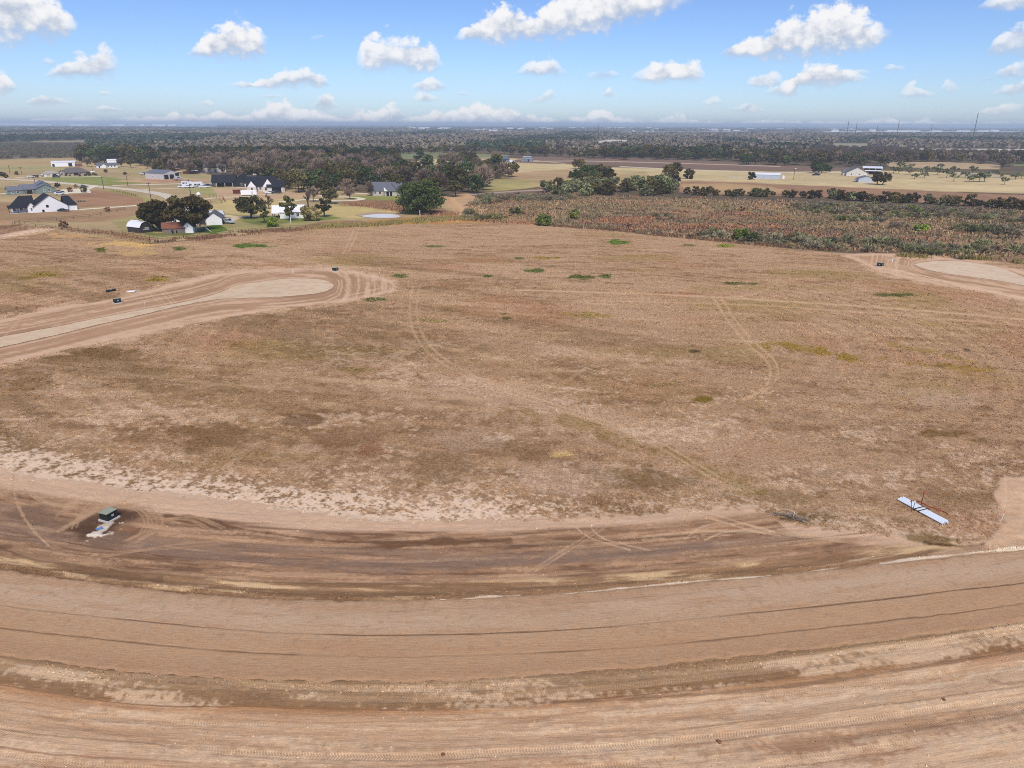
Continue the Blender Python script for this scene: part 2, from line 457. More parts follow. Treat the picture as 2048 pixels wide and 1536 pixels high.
# fields and yards: (polygon, photo tone, edge softness in pixels, grass roughness)
AREAS = [
    # far country
    ([(-200, 286), (170, 288), (160, 316), (-200, 320)], (122, 112, 100), 3, .6),
    ([(770, 318), (800, 306), (880, 305), (960, 308), (1020, 310), (1010, 318), (900, 320)], (132, 140, 100), 1.5, .3),
    ([(770, 330), (860, 317), (1020, 316), (1160, 331), (1300, 337), (1480, 342), (1640, 345), (1640, 384), (1300, 372), (1000, 352), (930, 345)], (198, 178, 134), 1.5, .4),
    ([(1020, 345), (1150, 340), (1270, 352), (1080, 362), (980, 352)], (184, 152, 116), 3, .4),
    ([(980, 358), (1060, 360), (1080, 372), (1000, 382), (940, 378)], (172, 160, 104), 3, .4),
    ([(1060, 366), (1290, 345), (1310, 365), (1120, 385)], (186, 160, 116), 4, .4),
    ([(1480, 345), (1700, 340), (2200, 358), (2200, 392), (1900, 384), (1640, 374), (1480, 366)], (202, 180, 138), 2, .4),
    ([(1360, 362), (1500, 364), (1700, 374), (1900, 384), (2200, 394), (2200, 424), (2000, 414), (1800, 402), (1560, 392), (1360, 384)], (164, 124, 100), 2.5, .5),
    ([(1360, 368), (1450, 366), (1540, 372), (1600, 384), (1500, 388), (1380, 384)], (188, 152, 112), 3, .4),
    ([(1770, 324), (1900, 323), (2000, 328), (2000, 339), (1880, 338), (1780, 334)], (184, 158, 126), 1.5, .3),
    ([(1640, 300), (1780, 298), (2200, 301), (2200, 318), (1900, 308), (1660, 310)], (178, 152, 122), 1.5, .3),
    ([(1640, 296.5), (2200, 298.5), (2200, 300.2), (1640, 298)], (206, 198, 188), .7, .1),
    ([(1660, 286), (1740, 287), (1740, 294), (1660, 293)], (148, 146, 122), 1.0, .1),
    ([(1890, 345), (1990, 348), (2010, 356), (1920, 352)], (198, 182, 160), 1.5, .2),
    ([(2010, 328), (2200, 327), (2200, 334), (2030, 333)], (126, 140, 96), 1.5, .2),
    ([(640, 276), (720, 274), (900, 276), (900, 277.5), (640, 278)], (150, 146, 124), 1, .1),
    ([(1185, 283), (1220, 279), (1260, 280), (1262, 285), (1190, 287)], (200, 196, 190), 1.5, .2),
    ([(1230, 263), (1500, 262), (1500, 265), (1230, 266)], (150, 146, 136), 1, .1),
    ([(-200, 245), (440, 250), (440, 254), (-200, 251)], (176, 180, 190), 1, .1),
    ([(1640, 262), (2050, 262), (2050, 266), (1640, 266)], (170, 168, 162), 1, .1),
    ([(1310, 297), (1350, 296), (1350, 299), (1310, 299)], (170, 158, 140), 1, .1),
    ([(-60, 301), (35, 300), (35, 304), (-60, 306)], (186, 140, 120), 1.5, .2),
    ([(60, 282), (240, 279), (420, 281), (420, 283.5), (200, 283), (60, 285)], (150, 140, 118), 1, .11),
    ([(440, 270), (640, 268), (640, 270), (440, 272.5)], (150, 146, 128), 1, .11),
    ([(1500, 283), (1640, 281), (1650, 285), (1520, 288)], (168, 156, 130), 1, .11),
    ([(1300, 274), (1440, 273), (1440, 275), (1300, 276)], (150, 144, 126), 1, .11),
    ([(1560, 306), (1700, 304), (1760, 309), (1640, 312)], (176, 152, 124), 1.5, .11),
    ([(900, 285), (1000, 284), (1010, 287), (900, 288)], (146, 136, 118), 1, .11),
    # the plots on the left
    ([(-300, 318), (170, 318), (330, 330), (420, 348), (640, 378), (760, 390), (900, 400), (900, 446), (640, 457), (300, 486), (-300, 432)], (178, 154, 116), 3, .6),
    ([(-300, 322), (120, 319), (180, 326), (60, 332), (-300, 335)], (184, 156, 112), 3, .5),
    ([(-300, 335), (110, 331), (150, 340), (-300, 347)], (166, 156, 108), 3, .5),
    ([(200, 330), (420, 350), (420, 362), (250, 345)], (166, 152, 108), 3, .5),
    ([(85, 357), (115, 352), (200, 352), (290, 362), (290, 368), (200, 371), (130, 366)], (138, 146, 80), 3, .5),
    ([(225, 362), (330, 355), (420, 358), (420, 364), (300, 367)], (200, 164, 128), 2, .3),
    ([(290, 357), (340, 359), (420, 361), (350, 366), (280, 363)], (198, 150, 122), 2, .3),
    ([(360, 377), (440, 374), (530, 388), (470, 396), (400, 390)], (158, 156, 100), 3, .5),
    ([(425, 375), (560, 383), (620, 390), (560, 402), (440, 398)], (192, 158, 128), 3, .4),
    ([(-300, 378), (30, 374), (30, 386), (-300, 392)], (170, 148, 104), 3, .5),
    ([(120, 392), (180, 380), (220, 380), (290, 398), (292, 409), (160, 414), (125, 405)], (166, 124, 98), 2.5, .5),
    ([(180, 377), (240, 380), (300, 397), (322, 406), (335, 416), (292, 418), (288, 398), (230, 386)], (160, 150, 86), 2.5, .5),
    ([(-300, 400), (60, 404), (160, 421), (300, 412), (285, 430), (200, 445), (60, 446), (-300, 425)], (164, 130, 100), 3, .6),
    ([(220, 442), (285, 428), (480, 428), (640, 428), (700, 440), (660, 452), (480, 462), (330, 478), (250, 470)], (164, 152, 102), 3, .6),
    ([(255, 446), (310, 466), (420, 464), (450, 456), (430, 446), (380, 470), (300, 472), (270, 463)], (112, 122, 64), 3, .5),
    ([(415, 452), (440, 448), (455, 460), (425, 468), (405, 463)], (92, 120, 40), 2, .5),
    ([(470, 442), (540, 430), (640, 428), (680, 436), (600, 444), (520, 450)], (116, 128, 64), 3, .5),
    ([(430, 402), (600, 398), (560, 426), (500, 432), (420, 420)], (194, 172, 118), 3, .5),
    ([(640, 412), (720, 408), (790, 424), (720, 436), (640, 430)], (190, 170, 112), 3, .5),
    ([(680, 404), (760, 398), (860, 404), (900, 425), (860, 428), (720, 412)], (156, 118, 90), 3, .7),
    ([(700, 392), (800, 390), (800, 400), (700, 398)], (140, 142, 76), 2, .5),
    ([(880, 395), (960, 386), (950, 405), (990, 440), (930, 442), (905, 420)], (198, 158, 122), 3, .4),
    ([(940, 388), (1100, 376), (1160, 386), (960, 395)], (138, 104, 88), 2, .6),
    ([(640, 462), (640, 452), (760, 440), (900, 430), (1000, 440), (1090, 452), (900, 455), (760, 462)], (182, 132, 72), 2.5, .8),
    ([(560, 462), (640, 445), (720, 441), (740, 447), (700, 460), (640, 462)], (160, 120, 90), 3, .8),
    ([(810, 452), (850, 446), (850, 451), (820, 454)], (128, 146, 52), 2, .6),
    ([(1180, 464), (1260, 468), (1400, 482), (1390, 487), (1240, 474)], (192, 136, 74), 2.5, .6),
]

GREEN = (84, 102, 48)
OLIVE = (146, 124, 48)
# weeds and stains in the mown field: (x, y, half width, half height, tone, strength)
SPOTS = [
    (505, 492, 36, 5, (82, 112, 40), 1), (362, 498, 24, 4, GREEN, .9), (200, 500, 16, 6, (96, 100, 40), .9), (1232, 484, 22, 5, (88, 122, 40), 1),
    (1452, 492, 18, 3, (128, 142, 52), .9), (867, 493, 24, 2.5, GREEN, .7), (800, 552, 20, 4, GREEN, .85), (748, 599, 28, 4, (86, 98, 44), .95),
    (977, 552, 13, 3, GREEN, .9), (1040, 516, 10, 2.5, GREEN, .8), (1066, 541, 27, 4, GREEN, .85), (1165, 555, 26, 6, (84, 94, 48), .9),
    (1210, 553, 14, 4, GREEN, .85), (1017, 636, 12, 3, (84, 84, 44), .85), (1480, 567, 40, 3, (96, 98, 56), .7), (1800, 590, 60, 4, (96, 100, 56), .75),
    (1390, 703, 14, 4, (84, 72, 54), .9), (1380, 490, 14, 2.5, (112, 116, 60), .6), (1010, 628, 8, 2, GREEN, .5), (1935, 700, 10, 3, (80, 70, 50), .7),
    (310, 558, 28, 7, OLIVE, .85), (100, 550, 34, 5, OLIVE, .7), (52, 556, 18, 4, (120, 100, 40), .7), (1090, 516, 30, 3, (150, 130, 60), .6),
    (270, 488, 75, 10, (212, 176, 118), .95), (40, 462, 60, 9, (210, 172, 124), .9), (150, 470, 70, 6, (206, 168, 120), .7), (270, 505, 50, 8, (206, 172, 120), .5),
    (1410, 798, 24, 7, (122, 100, 40), .9), (1880, 732, 20, 5, (110, 88, 48), .8), (1130, 908, 28, 8, (206, 176, 124), .75), (1740, 678, 16, 4, (200, 168, 140), .6),
    (430, 880, 120, 34, (122, 92, 64), .75), (200, 705, 70, 14, (116, 90, 56), .7), (120, 722, 60, 14, (128, 100, 66), .6), (60, 770, 60, 22, (124, 96, 62), .6),
    (700, 878, 90, 24, (122, 88, 66), .6), (735, 896, 40, 14, (132, 86, 64), .55), (610, 842, 44, 13, (106, 78, 54), .7), (880, 930, 90, 26, (128, 100, 72), .6),
    (330, 740, 80, 14, (136, 110, 74), .5), (470, 742, 60, 18, (138, 108, 76), .5), (560, 800, 110, 24, (138, 108, 80), .45), (1280, 960, 90, 26, (122, 98, 68), .6),
    (1560, 995, 120, 20, (128, 102, 70), .6), (1650, 1035, 80, 15, (116, 92, 58), .65), (1880, 868, 70, 9, (116, 88, 46), .75), (1900, 1010, 100, 40, (132, 106, 78), .4),
    (1100, 960, 110, 36, (196, 168, 152), .45), (960, 880, 90, 22, (188, 160, 142), .4), (1540, 905, 110, 26, (170, 132, 106), .4), (600, 900, 60, 12, (200, 170, 150), .45),
    (1780, 790, 140, 16, (190, 160, 140), .4), (1900, 800, 90, 14, (196, 168, 148), .4), (1040, 790, 80, 22, (184, 156, 130), .4), (700, 560, 50, 6, (178, 128, 104), .4),
    (950, 520, 60, 5, (170, 122, 98), .4), (1350, 590, 120, 5, (166, 120, 98), .4), (860, 640, 60, 5, (150, 134, 86), .4), (1170, 630, 50, 7, (156, 134, 72), .5),
    (720, 740, 40, 6, (140, 118, 70), .4), (1330, 770, 40, 8, (150, 126, 84), .4),
]
# strips of yellow weeds: (polyline, half width px, tone, strength)
STRIPS = [
    ([(1000, 818), (1090, 830), (1170, 848), (1260, 884), (1340, 905), (1420, 946), (1520, 985)], 15, (138, 114, 58), .55),
    ([(1500, 690), (1600, 690), (1680, 712), (1760, 716), (1870, 732), (1985, 742)], 9, (150, 124, 54), .75),
    ([(1560, 690), (1640, 706), (1700, 716)], 7, (146, 116, 44), .7),
    ([(1780, 690), (1850, 702), (1950, 728)], 5, (150, 124, 54), .6),
    ([(1820, 850), (1900, 874), (1970, 885)], 9, (112, 86, 46), .6),
    ([(600, 640), (700, 646), (800, 650)], 3, (150, 128, 74), .2),
    ([(1210, 570), (1320, 586), (1400, 588)], 3, (164, 116, 92), .6),
    ([(840, 560), (960, 585), (1060, 590)], 4, (170, 126, 100), .4),
]
# wheel tracks over the mown field: (polyline, offset between the two wheels px, half width px, tone, strength)
TRACKS = [
    ([(833, 572), (826, 620), (836, 665), (868, 708), (940, 752), (1040, 790), (1180, 835), (1300, 880), (1430, 955)], 14, 2.6, (204, 174, 146), 0.44),
    ([(1436, 596), (1462, 640), (1500, 684), (1545, 728), (1540, 768), (1490, 800)], 14, 2.6, (200, 166, 134), 0.68),
    ([(712, 460), (704, 480), (692, 505)], 10, 1.5, (206, 174, 142), 0.77),
    ([(430, 505), (370, 515), (440, 520), (450, 512)], 0, 2.4, (198, 166, 136), 0.58),
    ([(1030, 580), (1300, 588), (1560, 602), (1800, 618), (2060, 640)], 4, 1.6, (202, 170, 140), 0.68),
    ([(1150, 600), (1500, 610), (1760, 628), (2060, 652)], 4, 1.4, (198, 164, 134), 0.49),
    ([(1440, 596), (1500, 590), (1540, 575)], 8, 1.6, (198, 166, 136), 0.49),
    ([(0, 720), (200, 742), (460, 770), (760, 790), (1000, 800)], 9, 2.0, (188, 158, 130), 0.33),
    ([(500, 745), (760, 768), (960, 800)], 10, 2.0, (188, 158, 130), 0.49),
    ([(1430, 955), (1500, 985)], 14, 3.0, (196, 166, 138), 0.25),
    ([(800, 540), (900, 550), (912, 535)], 8, 1.5, (196, 164, 134), 0.49),
    ([(1340, 640), (1200, 720), (1120, 770)], 9, 2.2, (190, 158, 130), 0.33),
    ([(560, 460), (540, 500), (560, 530)], 8, 1.5, (196, 166, 136), 0.39),
]
# tracks and stains on the bare dirt
DIRT_TRACKS = [
    ([(148, 1056), (166, 1026), (212, 1008), (264, 1011), (300, 1030), (308, 1052), (282, 1078)], 9, 2.2, (184, 150, 124), .6, 1),
    ([(330, 1038), (390, 1034), (446, 1056)], 7, 2.0, (182, 148, 122), .6, 1),
    ([(20, 1098), (120, 1122), (240, 1108), (360, 1088), (470, 1082)], 9, 2.2, (174, 140, 116), .5, 1),
    ([(90, 1080), (200, 1102), (330, 1098), (500, 1084), (640, 1096)], 8, 2.2, (172, 138, 114), .5, 1),
    ([(0, 1044), (60, 1060), (120, 1100), (220, 1136)], 9, 2.2, (168, 136, 114), .45, 1),
    ([(60, 968), (66, 990), (90, 1004), (120, 1010)], 7, 2.2, (196, 164, 140), .6, 1),
    ([(1290, 1072), (1420, 1062), (1560, 1066), (1700, 1084), (1820, 1092)], 10, 2.6, (202, 170, 142), .55, 1),
    ([(1560, 1058), (1640, 1072), (1760, 1076), (1850, 1090)], 9, 2.4, (204, 172, 146), .5, 1),
    ([(1400, 1400), (1470, 1450), (1560, 1520), (1600, 1560)], 30, 5, (206, 168, 138), .4, 0),
    ([(30, 930), (26, 975), (40, 1020), (66, 1060), (96, 1090)], 0, 2.6, (190, 158, 132), 0.78, 1),
    ([(300, 1016), (322, 1036), (318, 1058), (270, 1085)], 0, 2.6, (182, 148, 122), 0.82, 1),
    ([(240, 1014), (276, 1020), (292, 1042), (282, 1066), (250, 1082)], 8, 2.1, (182, 148, 122), 0.78, 1),
    ([(125, 1056), (160, 1036), (205, 1014), (250, 1008)], 8, 2.1, (184, 150, 124), 0.73, 1),
    ([(330, 1040), (380, 1040), (420, 1060)], 6, 1.6, (180, 146, 120), 0.58, 1),
    ([(200, 955), (170, 985), (120, 1030)], 14, 3.1, (192, 160, 136), 0.49, 0),
    ([(290, 985), (200, 1020), (120, 1062)], 10, 2.6, (192, 160, 136), 0.43, 0),
    ([(1160, 1032), (1150, 1048), (1180, 1075), (1260, 1100)], 0, 2.4, (200, 168, 142), 0.78, 1),
    ([(1186, 1032), (1180, 1050), (1210, 1078), (1300, 1100)], 0, 2.4, (200, 168, 142), 0.78, 1),
    ([(1240, 1030), (1180, 1070), (1110, 1115), (1060, 1145)], 20, 2.4, (190, 158, 132), 0.58, 1),
    ([(1370, 1024), (1430, 1034), (1480, 1050), (1540, 1066)], 18, 2.6, (206, 174, 148), 0.73, 1),
    ([(1370, 1078), (1400, 1056), (1440, 1046), (1470, 1050)], 0, 2.4, (204, 172, 146), 0.68, 1),
    ([(1410, 1080), (1450, 1064), (1500, 1062), (1560, 1072)], 0, 2.4, (204, 172, 146), 0.68, 1),
    ([(2010, 952), (2012, 990), (2006, 1030)], 0, 2.6, (216, 186, 160), 0.58, 1),
    ([(2046, 985), (2046, 1020), (2040, 1050)], 0, 2.6, (216, 186, 160), 0.58, 1),
    ([(2000, 1012), (2024, 998), (2056, 990)], 0, 2.1, (216, 186, 160), 0.58, 1),
    ([(700, 590), (760, 575), (740, 556), (690, 545)], 8, 1.0, (214, 186, 164), 0.49, 0),
    ([(320, 578), (335, 592), (350, 610)], 7, 0.8, (214, 184, 160), 0.78, 0),
    ([(300, 582), (312, 596), (330, 612)], 7, 0.8, (214, 184, 160), 0.68, 0),
    ([(560, 560), (500, 540), (480, 530)], 8, 0.8, (206, 174, 150), 0.49, 0),
    ([(40, 640), (24, 655), (10, 672)], 0, 1.3, (210, 180, 158), 0.68, 0),
    ([(160, 612), (135, 632), (110, 652)], 8, 0.9, (200, 168, 146), 0.58, 0),
    ([(1760, 535), (1840, 552), (1940, 574), (2060, 600)], 7, 1.3, (222, 192, 168), 0.78, 0),
    ([(1800, 515), (1780, 524), (1850, 545)], 5, 0.8, (214, 182, 160), 0.68, 0),
]
WHITE_LINES = [
    ([(880, 1199), (930, 1197), (985, 1193), (1040, 1190)], 1.9), ([(1115, 1190), (1200, 1181), (1300, 1171), (1420, 1160), (1540, 1152)], 2.0),
    ([(1600, 1146), (1680, 1134)], 1.5), ([(1760, 1127), (1830, 1118), (1900, 1111), (1960, 1104), (2060, 1096)], 3.0),
    ([(330, 1172), (335, 1173)], 1.0)]


def blob_noise(x, y, seed):
    return fbm(x, y, 9.0, 4, seed) - 0.5


def paint_ground(x, y):
    """albedo, grass cover (0..1), tyre tread (0..1), height for ground points"""
    n = x.shape[0]
    px, py = survey(x, y)
    d = np.hypot(x, y)
    front = y > 5
    th, r = to_arc(x, y)
    r_up, r_lo, r_fi = prof(UP, th), prof(LO, th), prof(FI, th)
    s = th * 184.0
    near = d < 330
    # ---- mown field: base tones
    N1 = fbm(x, y, 70.0, 3, 11)
    N2 = fbm(x * 0.55 + 0.22 * y, y * 1.5 - 0.3 * x, 16.0, 4, 12)
    N3 = fbm(x * 0.35, y * 1.6 + 0.25 * x, 3.2, 4, 13)
    N4 = fbm(x, y, 1.1, 3, 14)
    C = np.empty((n, 3), dtype=np.float32)
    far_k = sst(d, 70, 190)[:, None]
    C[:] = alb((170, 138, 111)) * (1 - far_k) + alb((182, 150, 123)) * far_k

    def over(col, m):
        m = m[:, None]
        C[:] = C * (1 - m) + col * m

    over(alb((150, 120, 84)), sst(N2 + (N4 - .5) * .35, 0.52, 0.72) * 0.55)
    over(alb((202, 171, 143)), sst(N3 * .6 + N2 * .2 + N1 * .2 + (N4 - .5) * .3, 0.55, 0.72) * 0.62)
    over(alb((128, 98, 74)), sst(1 - (N3 * .6 + N1 * .4) + (N4 - .5) * .45, 0.52, 0.74) * 0.60)
    over(alb((176, 126, 100)), sst(fbm(x, y, 24.0, 4, 15), 0.55, 0.75) * 0.40)
    over(alb((150, 128, 72)), sst(fbm(x * .5, y * 1.2, 20.0, 5, 16), 0.60, 0.74) * 0.45)
    # mowing swaths, faint
    u_, v_ = .84 * x - .54 * y, .54 * x + .84 * y
    band = fbm(u_ * .16, v_, 8.0, 4, 17) * .75 + fbm(x, y, 1.6, 3, 18) * .25
    lf = sst(90 - x - .25 * y, 0, 60) * sst(230 - y, 0, 60)
    over(alb((124, 99, 72)), sst(band, .50, .66) * .55 * lf)
    over(alb((202, 172, 150)), sst(1 - band, .54, .68) * .40 * lf)
    fleck = fbm(x, y, .75, 4, 19) * .6 + fbm(x * .7, y * 1.2, 6.0, 3, 20) * .4
    over(alb((216, 188, 168)), sst(fleck, .56, .68) * .55 * sst(150 - d, 0, 60))
    loop = np.hypot((x - 4) / 1.25, y - 128) + 5 * N1 + 1.2 * N2
    sw = np.sin(loop * 2 * math.pi / 3.1) * .6 + np.sin(loop * 2 * math.pi / 1.35 + 2 * N2) * .4
    C *= (1.0 + 0.11 * sw * sst(d, 55, 90) * (.3 + 1.2 * N1) * sst(loop, 22, 62) * (d < 330))[:, None]
    grass = np.ones(n, dtype=np.float32)
    tread = np.zeros(n, dtype=np.float32)
    hgt = np.zeros(n, dtype=np.float32)
    BN = blob_noise(x, y, 21)
    BN2 = fbm(x, y, 2.2, 4, 22) - 0.5
    for (cx, cy_, hw, hh, col, k) in SPOTS:
        e = np.abs(px - cx) < hw * 2.2
        e &= np.abs(py - cy_) < hh * 2.4
        e &= front
        idx = np.nonzero(e)[0]
        if len(idx) == 0:
            continue
        q = np.sqrt(((px[idx] - cx) / hw) ** 2 + ((py[idx] - cy_) / hh) ** 2)
        m = sst(1.25 - q + BN2[idx] * 1.8 + BN[idx] * .7, 0.15, 0.75) * k
        C[idx] = C[idx] * (1 - m[:, None]) + alb(col) * m[:, None]
    for (pl, hw, col, k) in STRIPS:
        P = np.array(pl)
        idx = np.nonzero(front & (px > P[:, 0].min() - 30) & (px < P[:, 0].max() + 30) & (py > P[:, 1].min() - 30) & (py < P[:, 1].max() + 30))[0]
        if len(idx) == 0:
            continue
        dd, _ = line_d(px[idx], py[idx], spline(pl))
        m = sst(.80 - dd / hw + (BN2[idx] + N4[idx] - .5) * 2.6 + BN[idx] * 3.0, 0.2, 1.1) * k * .85
        C[idx] = C[idx] * (1 - m[:, None]) + alb(col) * m[:, None]

    def tracks(lst):
        for tr in lst:
            pl, off, hw, col, k = tr[:5]
            P = np.array(pl)
            idx = np.nonzero(front & (px > P[:, 0].min() - 40) & (px < P[:, 0].max() + 40) & (py > P[:, 1].min() - 40) & (py < P[:, 1].max() + 40))[0]
            if len(idx) == 0:
                continue
            pl = spline(pl)
            for sgn in ((-1, 1) if off else (0,)):
                q = [(a + sgn * off / 2, b - sgn * off * 0.12) for a, b in pl]
                dd, al = line_d(px[idx], py[idx], q)
                m = sst(1.25 - dd / hw + BN2[idx] * 1.3, 0.1, 0.8) * k * (0.45 + 1.0 * N4[idx])
                m = np.clip(m, 0, 1)
                grass[idx] *= 1 - .8 * m
                C[idx] = C[idx] * (1 - m[:, None]) + alb(col) * m[:, None]
                if len(tr) > 5 and tr[5]:
                    tread[idx] = np.maximum(tread[idx], m)
                    hgt[idx] -= 0.02 * m

    tracks(TRACKS)

    # ---- bare soil around the two turning circles
    for bare, rd, dark in ((SAC_BARE, SAC_ROAD, (180, 145, 121)), (SAC2_BARE, SAC2_ROAD, (186, 150, 124))):
        P = np.array(bare)
        idx = np.nonzero(front & (px > P[:, 0].min() - 20) & (px < P[:, 0].max() + 20) & (py > P[:, 1].min() - 15) & (py < P[:, 1].max() + 15))[0]
        sdv = poly_sd(px[idx], py[idx], bare)
        rdv = -poly_sd(px[idx], py[idx], rd)
        m = sst(sdv + BN2[idx] * 7, -1.0, 2.0)
        st = fbm(rdv * 1.0, (px[idx] + 3 * py[idx]) * 0.03, 3.0, 3, 31)
        colr = np.empty((len(idx), 3), dtype=np.float32)
        colr[:] = alb(dark)
        q = sst(st + (N4[idx] - .5) * .35, .46, .68)[:, None] * .8
        colr[:] = colr * (1 - q) + alb((212, 180, 156)) * q
        q = sst(1 - st + (BN[idx]) * .6, .52, .72)[:, None] * .6
        colr[:] = colr * (1 - q) + alb((160, 126, 104)) * q
        # the graded outer rim is pale
        q = (sst(9 - sdv + BN2[idx] * 6, 0, 6) * .75)[:, None]
        colr[:] = colr * (1 - q) + alb((216, 184, 162)) * q
        C[idx] = C[idx] * (1 - m[:, None]) + colr * m[:, None]
        grass[idx] *= 1 - m
        q = sst(1 - np.abs(rdv - 1.2) / 2.2 + BN2[idx] * 1.5, .1, .9) * .35 * (rdv > -3)
        C[idx] = C[idx] * (1 - q[:, None]) + alb((128, 96, 76)) * q[:, None]
        # bare soil thrown on the grass along the rim
        q = sst(sdv + 10 + BN2[idx] * 26, 4, 10) * (1 - m) * .7
        C[idx] = C[idx] * (1 - q[:, None]) + alb((206, 174, 150)) * q[:, None]

    # ---- foreground earthworks
    idx = np.nonzero(near & (r > r_fi - 16) & front | ((d < 60) & (r > r_fi - 16)))[0]
    if len(idx):
        X, Y, S, RR = x[idx], y[idx], s[idx], r[idx]
        a = RR - r_up[idx]                 # metres from the far edge of the road base, toward the camera
        b = RR - r_lo[idx]                 # metres from its near edge
        f = RR - r_fi[idx]                 # metres from the edge of the mown field
        n_s = fbm(S / 9.0, RR, 0.55, 4, 41)
        n_s2 = fbm(S / 16.0, RR, 1.5, 4, 42)
        n_c = fbm(X, Y, 0.7, 4, 43)
        n_m = fbm(S / 3.0, RR, 2.4, 4, 44)
        m = sst(f + (n_c - .5) * 2.6 + (n_m - .5) * 2.5, -0.35, 0.35)
        K = np.empty((len(idx), 3), dtype=np.float32)
        K[:] = alb((158, 124, 101))

        def mixk(col, q):
            q = np.clip(q, 0, 1)[:, None]
            K[:] = K * (1 - q) + col * q

        n_q = fbm(X, Y, .32, 4, 50)
        mixk(alb((128, 99, 81)), sst(n_s2 * .75 + n_q * .25, .50, .64) * .8)
        mixk(alb((186, 150, 124)), sst(n_s * .7 + n_q * .3, .51, .64) * .85)
        mixk(alb((112, 84, 68)), sst(1 - n_s + (n_c - .5) * .2, .55, .72) * .75)
        mixk(alb((140, 116, 103)), sst(fbm(S / 20., RR, 2.6, 3, 45), .52, .66) * .6 * (a < -1.2))
        # pale dust next to the field, dark worked soil next to the road
        mixk(alb((216, 184, 162)), sst(3.0 + 1.6 * sst(600 - np.abs(px[idx] - 300), 0, 300) - f + (n_s2 - .5) * 5, 0.3, 2.2) * .75)
        mixk(alb((144, 114, 86)), sst(a + 2.6 + (n_s2 - .5) * 2, 0, 1.2) * .55)
        mixk(alb((206, 176, 142)), sst(a + 2.4, 0, .8) * sst(n_s * .6 + n_m * .4, .54, .66) * .85)
        mixk(alb((112, 86, 68)), sst(a + .45 + (n_c - .5) * .9, 0, .45) * .6 * sst(600 - np.abs(px[idx] - 420), -300, 200))
        # ---- nearer side of the road
        bb = b + (n_s2 - .5) * 1.6
        cols = [(-.2, (152, 122, 96)), (.5, (170, 140, 112)), (1.4, (148, 118, 92)), (2.2, (140, 108, 82)), (2.7, (184, 144, 114)), (3.4, (194, 158, 130)), (5.0, (192, 158, 132)), (6.3, (204, 172, 146)), (7.4, (188, 152, 126)), (8.6, (172, 134, 110)), (10.5, (184, 148, 122)), (16, (180, 146, 120)), (40, (178, 146, 120))]
        bx = np.array([q[0] for q in cols])
        bc = np.array([alb(q[1]) for q in cols])
        L = np.stack([np.interp(bb, bx, bc[:, k]) for k in range(3)], axis=1).astype(np.float32)

        def mixl(col, q):
            q = np.clip(q, 0, 1)[:, None]
            L[:] = L * (1 - q) + col * q

        right = sst(px[idx], 1300, 1800)
        n_q = fbm(X, Y, .32, 4, 50)
        mixl(alb((214, 184, 158)), sst(n_m * .5 + n_s * .25 + n_q * .25 + right * .08, .50, .62) * .75 * sst(bb, .1, .6))
        mixl(alb((128, 100, 78)), sst(1 - n_m * .55 - n_s * .25 - n_q * .2, .52, .66) * .6 * sst(3.1 - b, 0, 1.0))
        mixl(alb((146, 112, 90)), sst(1 - n_s2 * .7 - n_q * .3 + (n_s - .5) * .6, .50, .72) * .42 * sst(b, 3.5, 5))
        mixl(alb((224, 196, 170)), sst(n_s + (n_c - .5) * .3, .54, .74) * .45 * sst(b, 3.2, 4))
        mixl(alb((154, 118, 94)), sst(1 - n_s, .56, .76) * .4 * sst(b, 2.6, 4))
        mixl(alb((198, 150, 112)), sst(.45 - np.abs(b - 2.75 - (n_m - .5) * .8), 0, .5) * .7)
        q = sst(b, -.15, .1)[:, None]
        K[:] = K * (1 - q) + L * q
        mm = m[:, None]
        C[idx] = C[idx] * (1 - mm) + K * mm
        # thin dust blown over the first metres of grass, in patches
        n_f = fbm(X, Y, .26, 3, 49)
        dust = sst(n_c * .42 + n_f * .38 + n_m * .20 + sst(f, -8, -.3) * .17 + .10 * sst(560 - np.abs(px[idx] - 480), -250, 250) - .03, .60, .74) * (1 - m) * sst(f, -13, -2) * (1 - .5 * sst(px[idx], 950, 1250))
        dust = np.maximum(dust, sst(f + 1.6 + (n_c - .5) * 3.5 + (n_f - .5) * 2.0, 0, 1.1) * (1 - m) * .85 * sst(1000 - px[idx], 0, 250))
        C[idx] = C[idx] * (1 - dust[:, None] * .9) + alb((230, 204, 186)) * dust[:, None] * .9
        grass[idx] *= (1 - m) * (1 - .8 * dust)
        # wheel treads that follow the bend
        for rr_, ref, wd, kk in ((-1.0, 0, .22, .5), (-2.1, 0, .22, .6), (-3.9, 0, .25, .5), (-5.6, 0, .25, .6), (-7.3, 0, .28, .7), (-8.6, 0, .25, .5), (.45, 1, .35, .9), (1.15, 1, .3, .7), (4.1, 1, .3, .6), (6.2, 1, .32, 1.0), (7.35, 1, .34, 1.0), (5.3, 1, .25, .5), (9.3, 1, .34, .8), (10.6, 1, .34, .8)):
            base = a if ref == 0 else b
            q = sst(wd - np.abs(base - rr_ - (n_m - .5) * .35 - .5 * np.sin(S * .045 + rr_)), 0, .12) * kk * m
            q = q * sst(fbm(S, RR * 0, 14.0, 2, int(60 + rr_ * 3)), .30, .55)
            tread[idx] = np.maximum(tread[idx], q)
            hgt[idx] -= .045 * q
            qq = (q * .30)[:, None]
            C[idx] = C[idx] * (1 - qq) + alb((214, 182, 154)) * qq
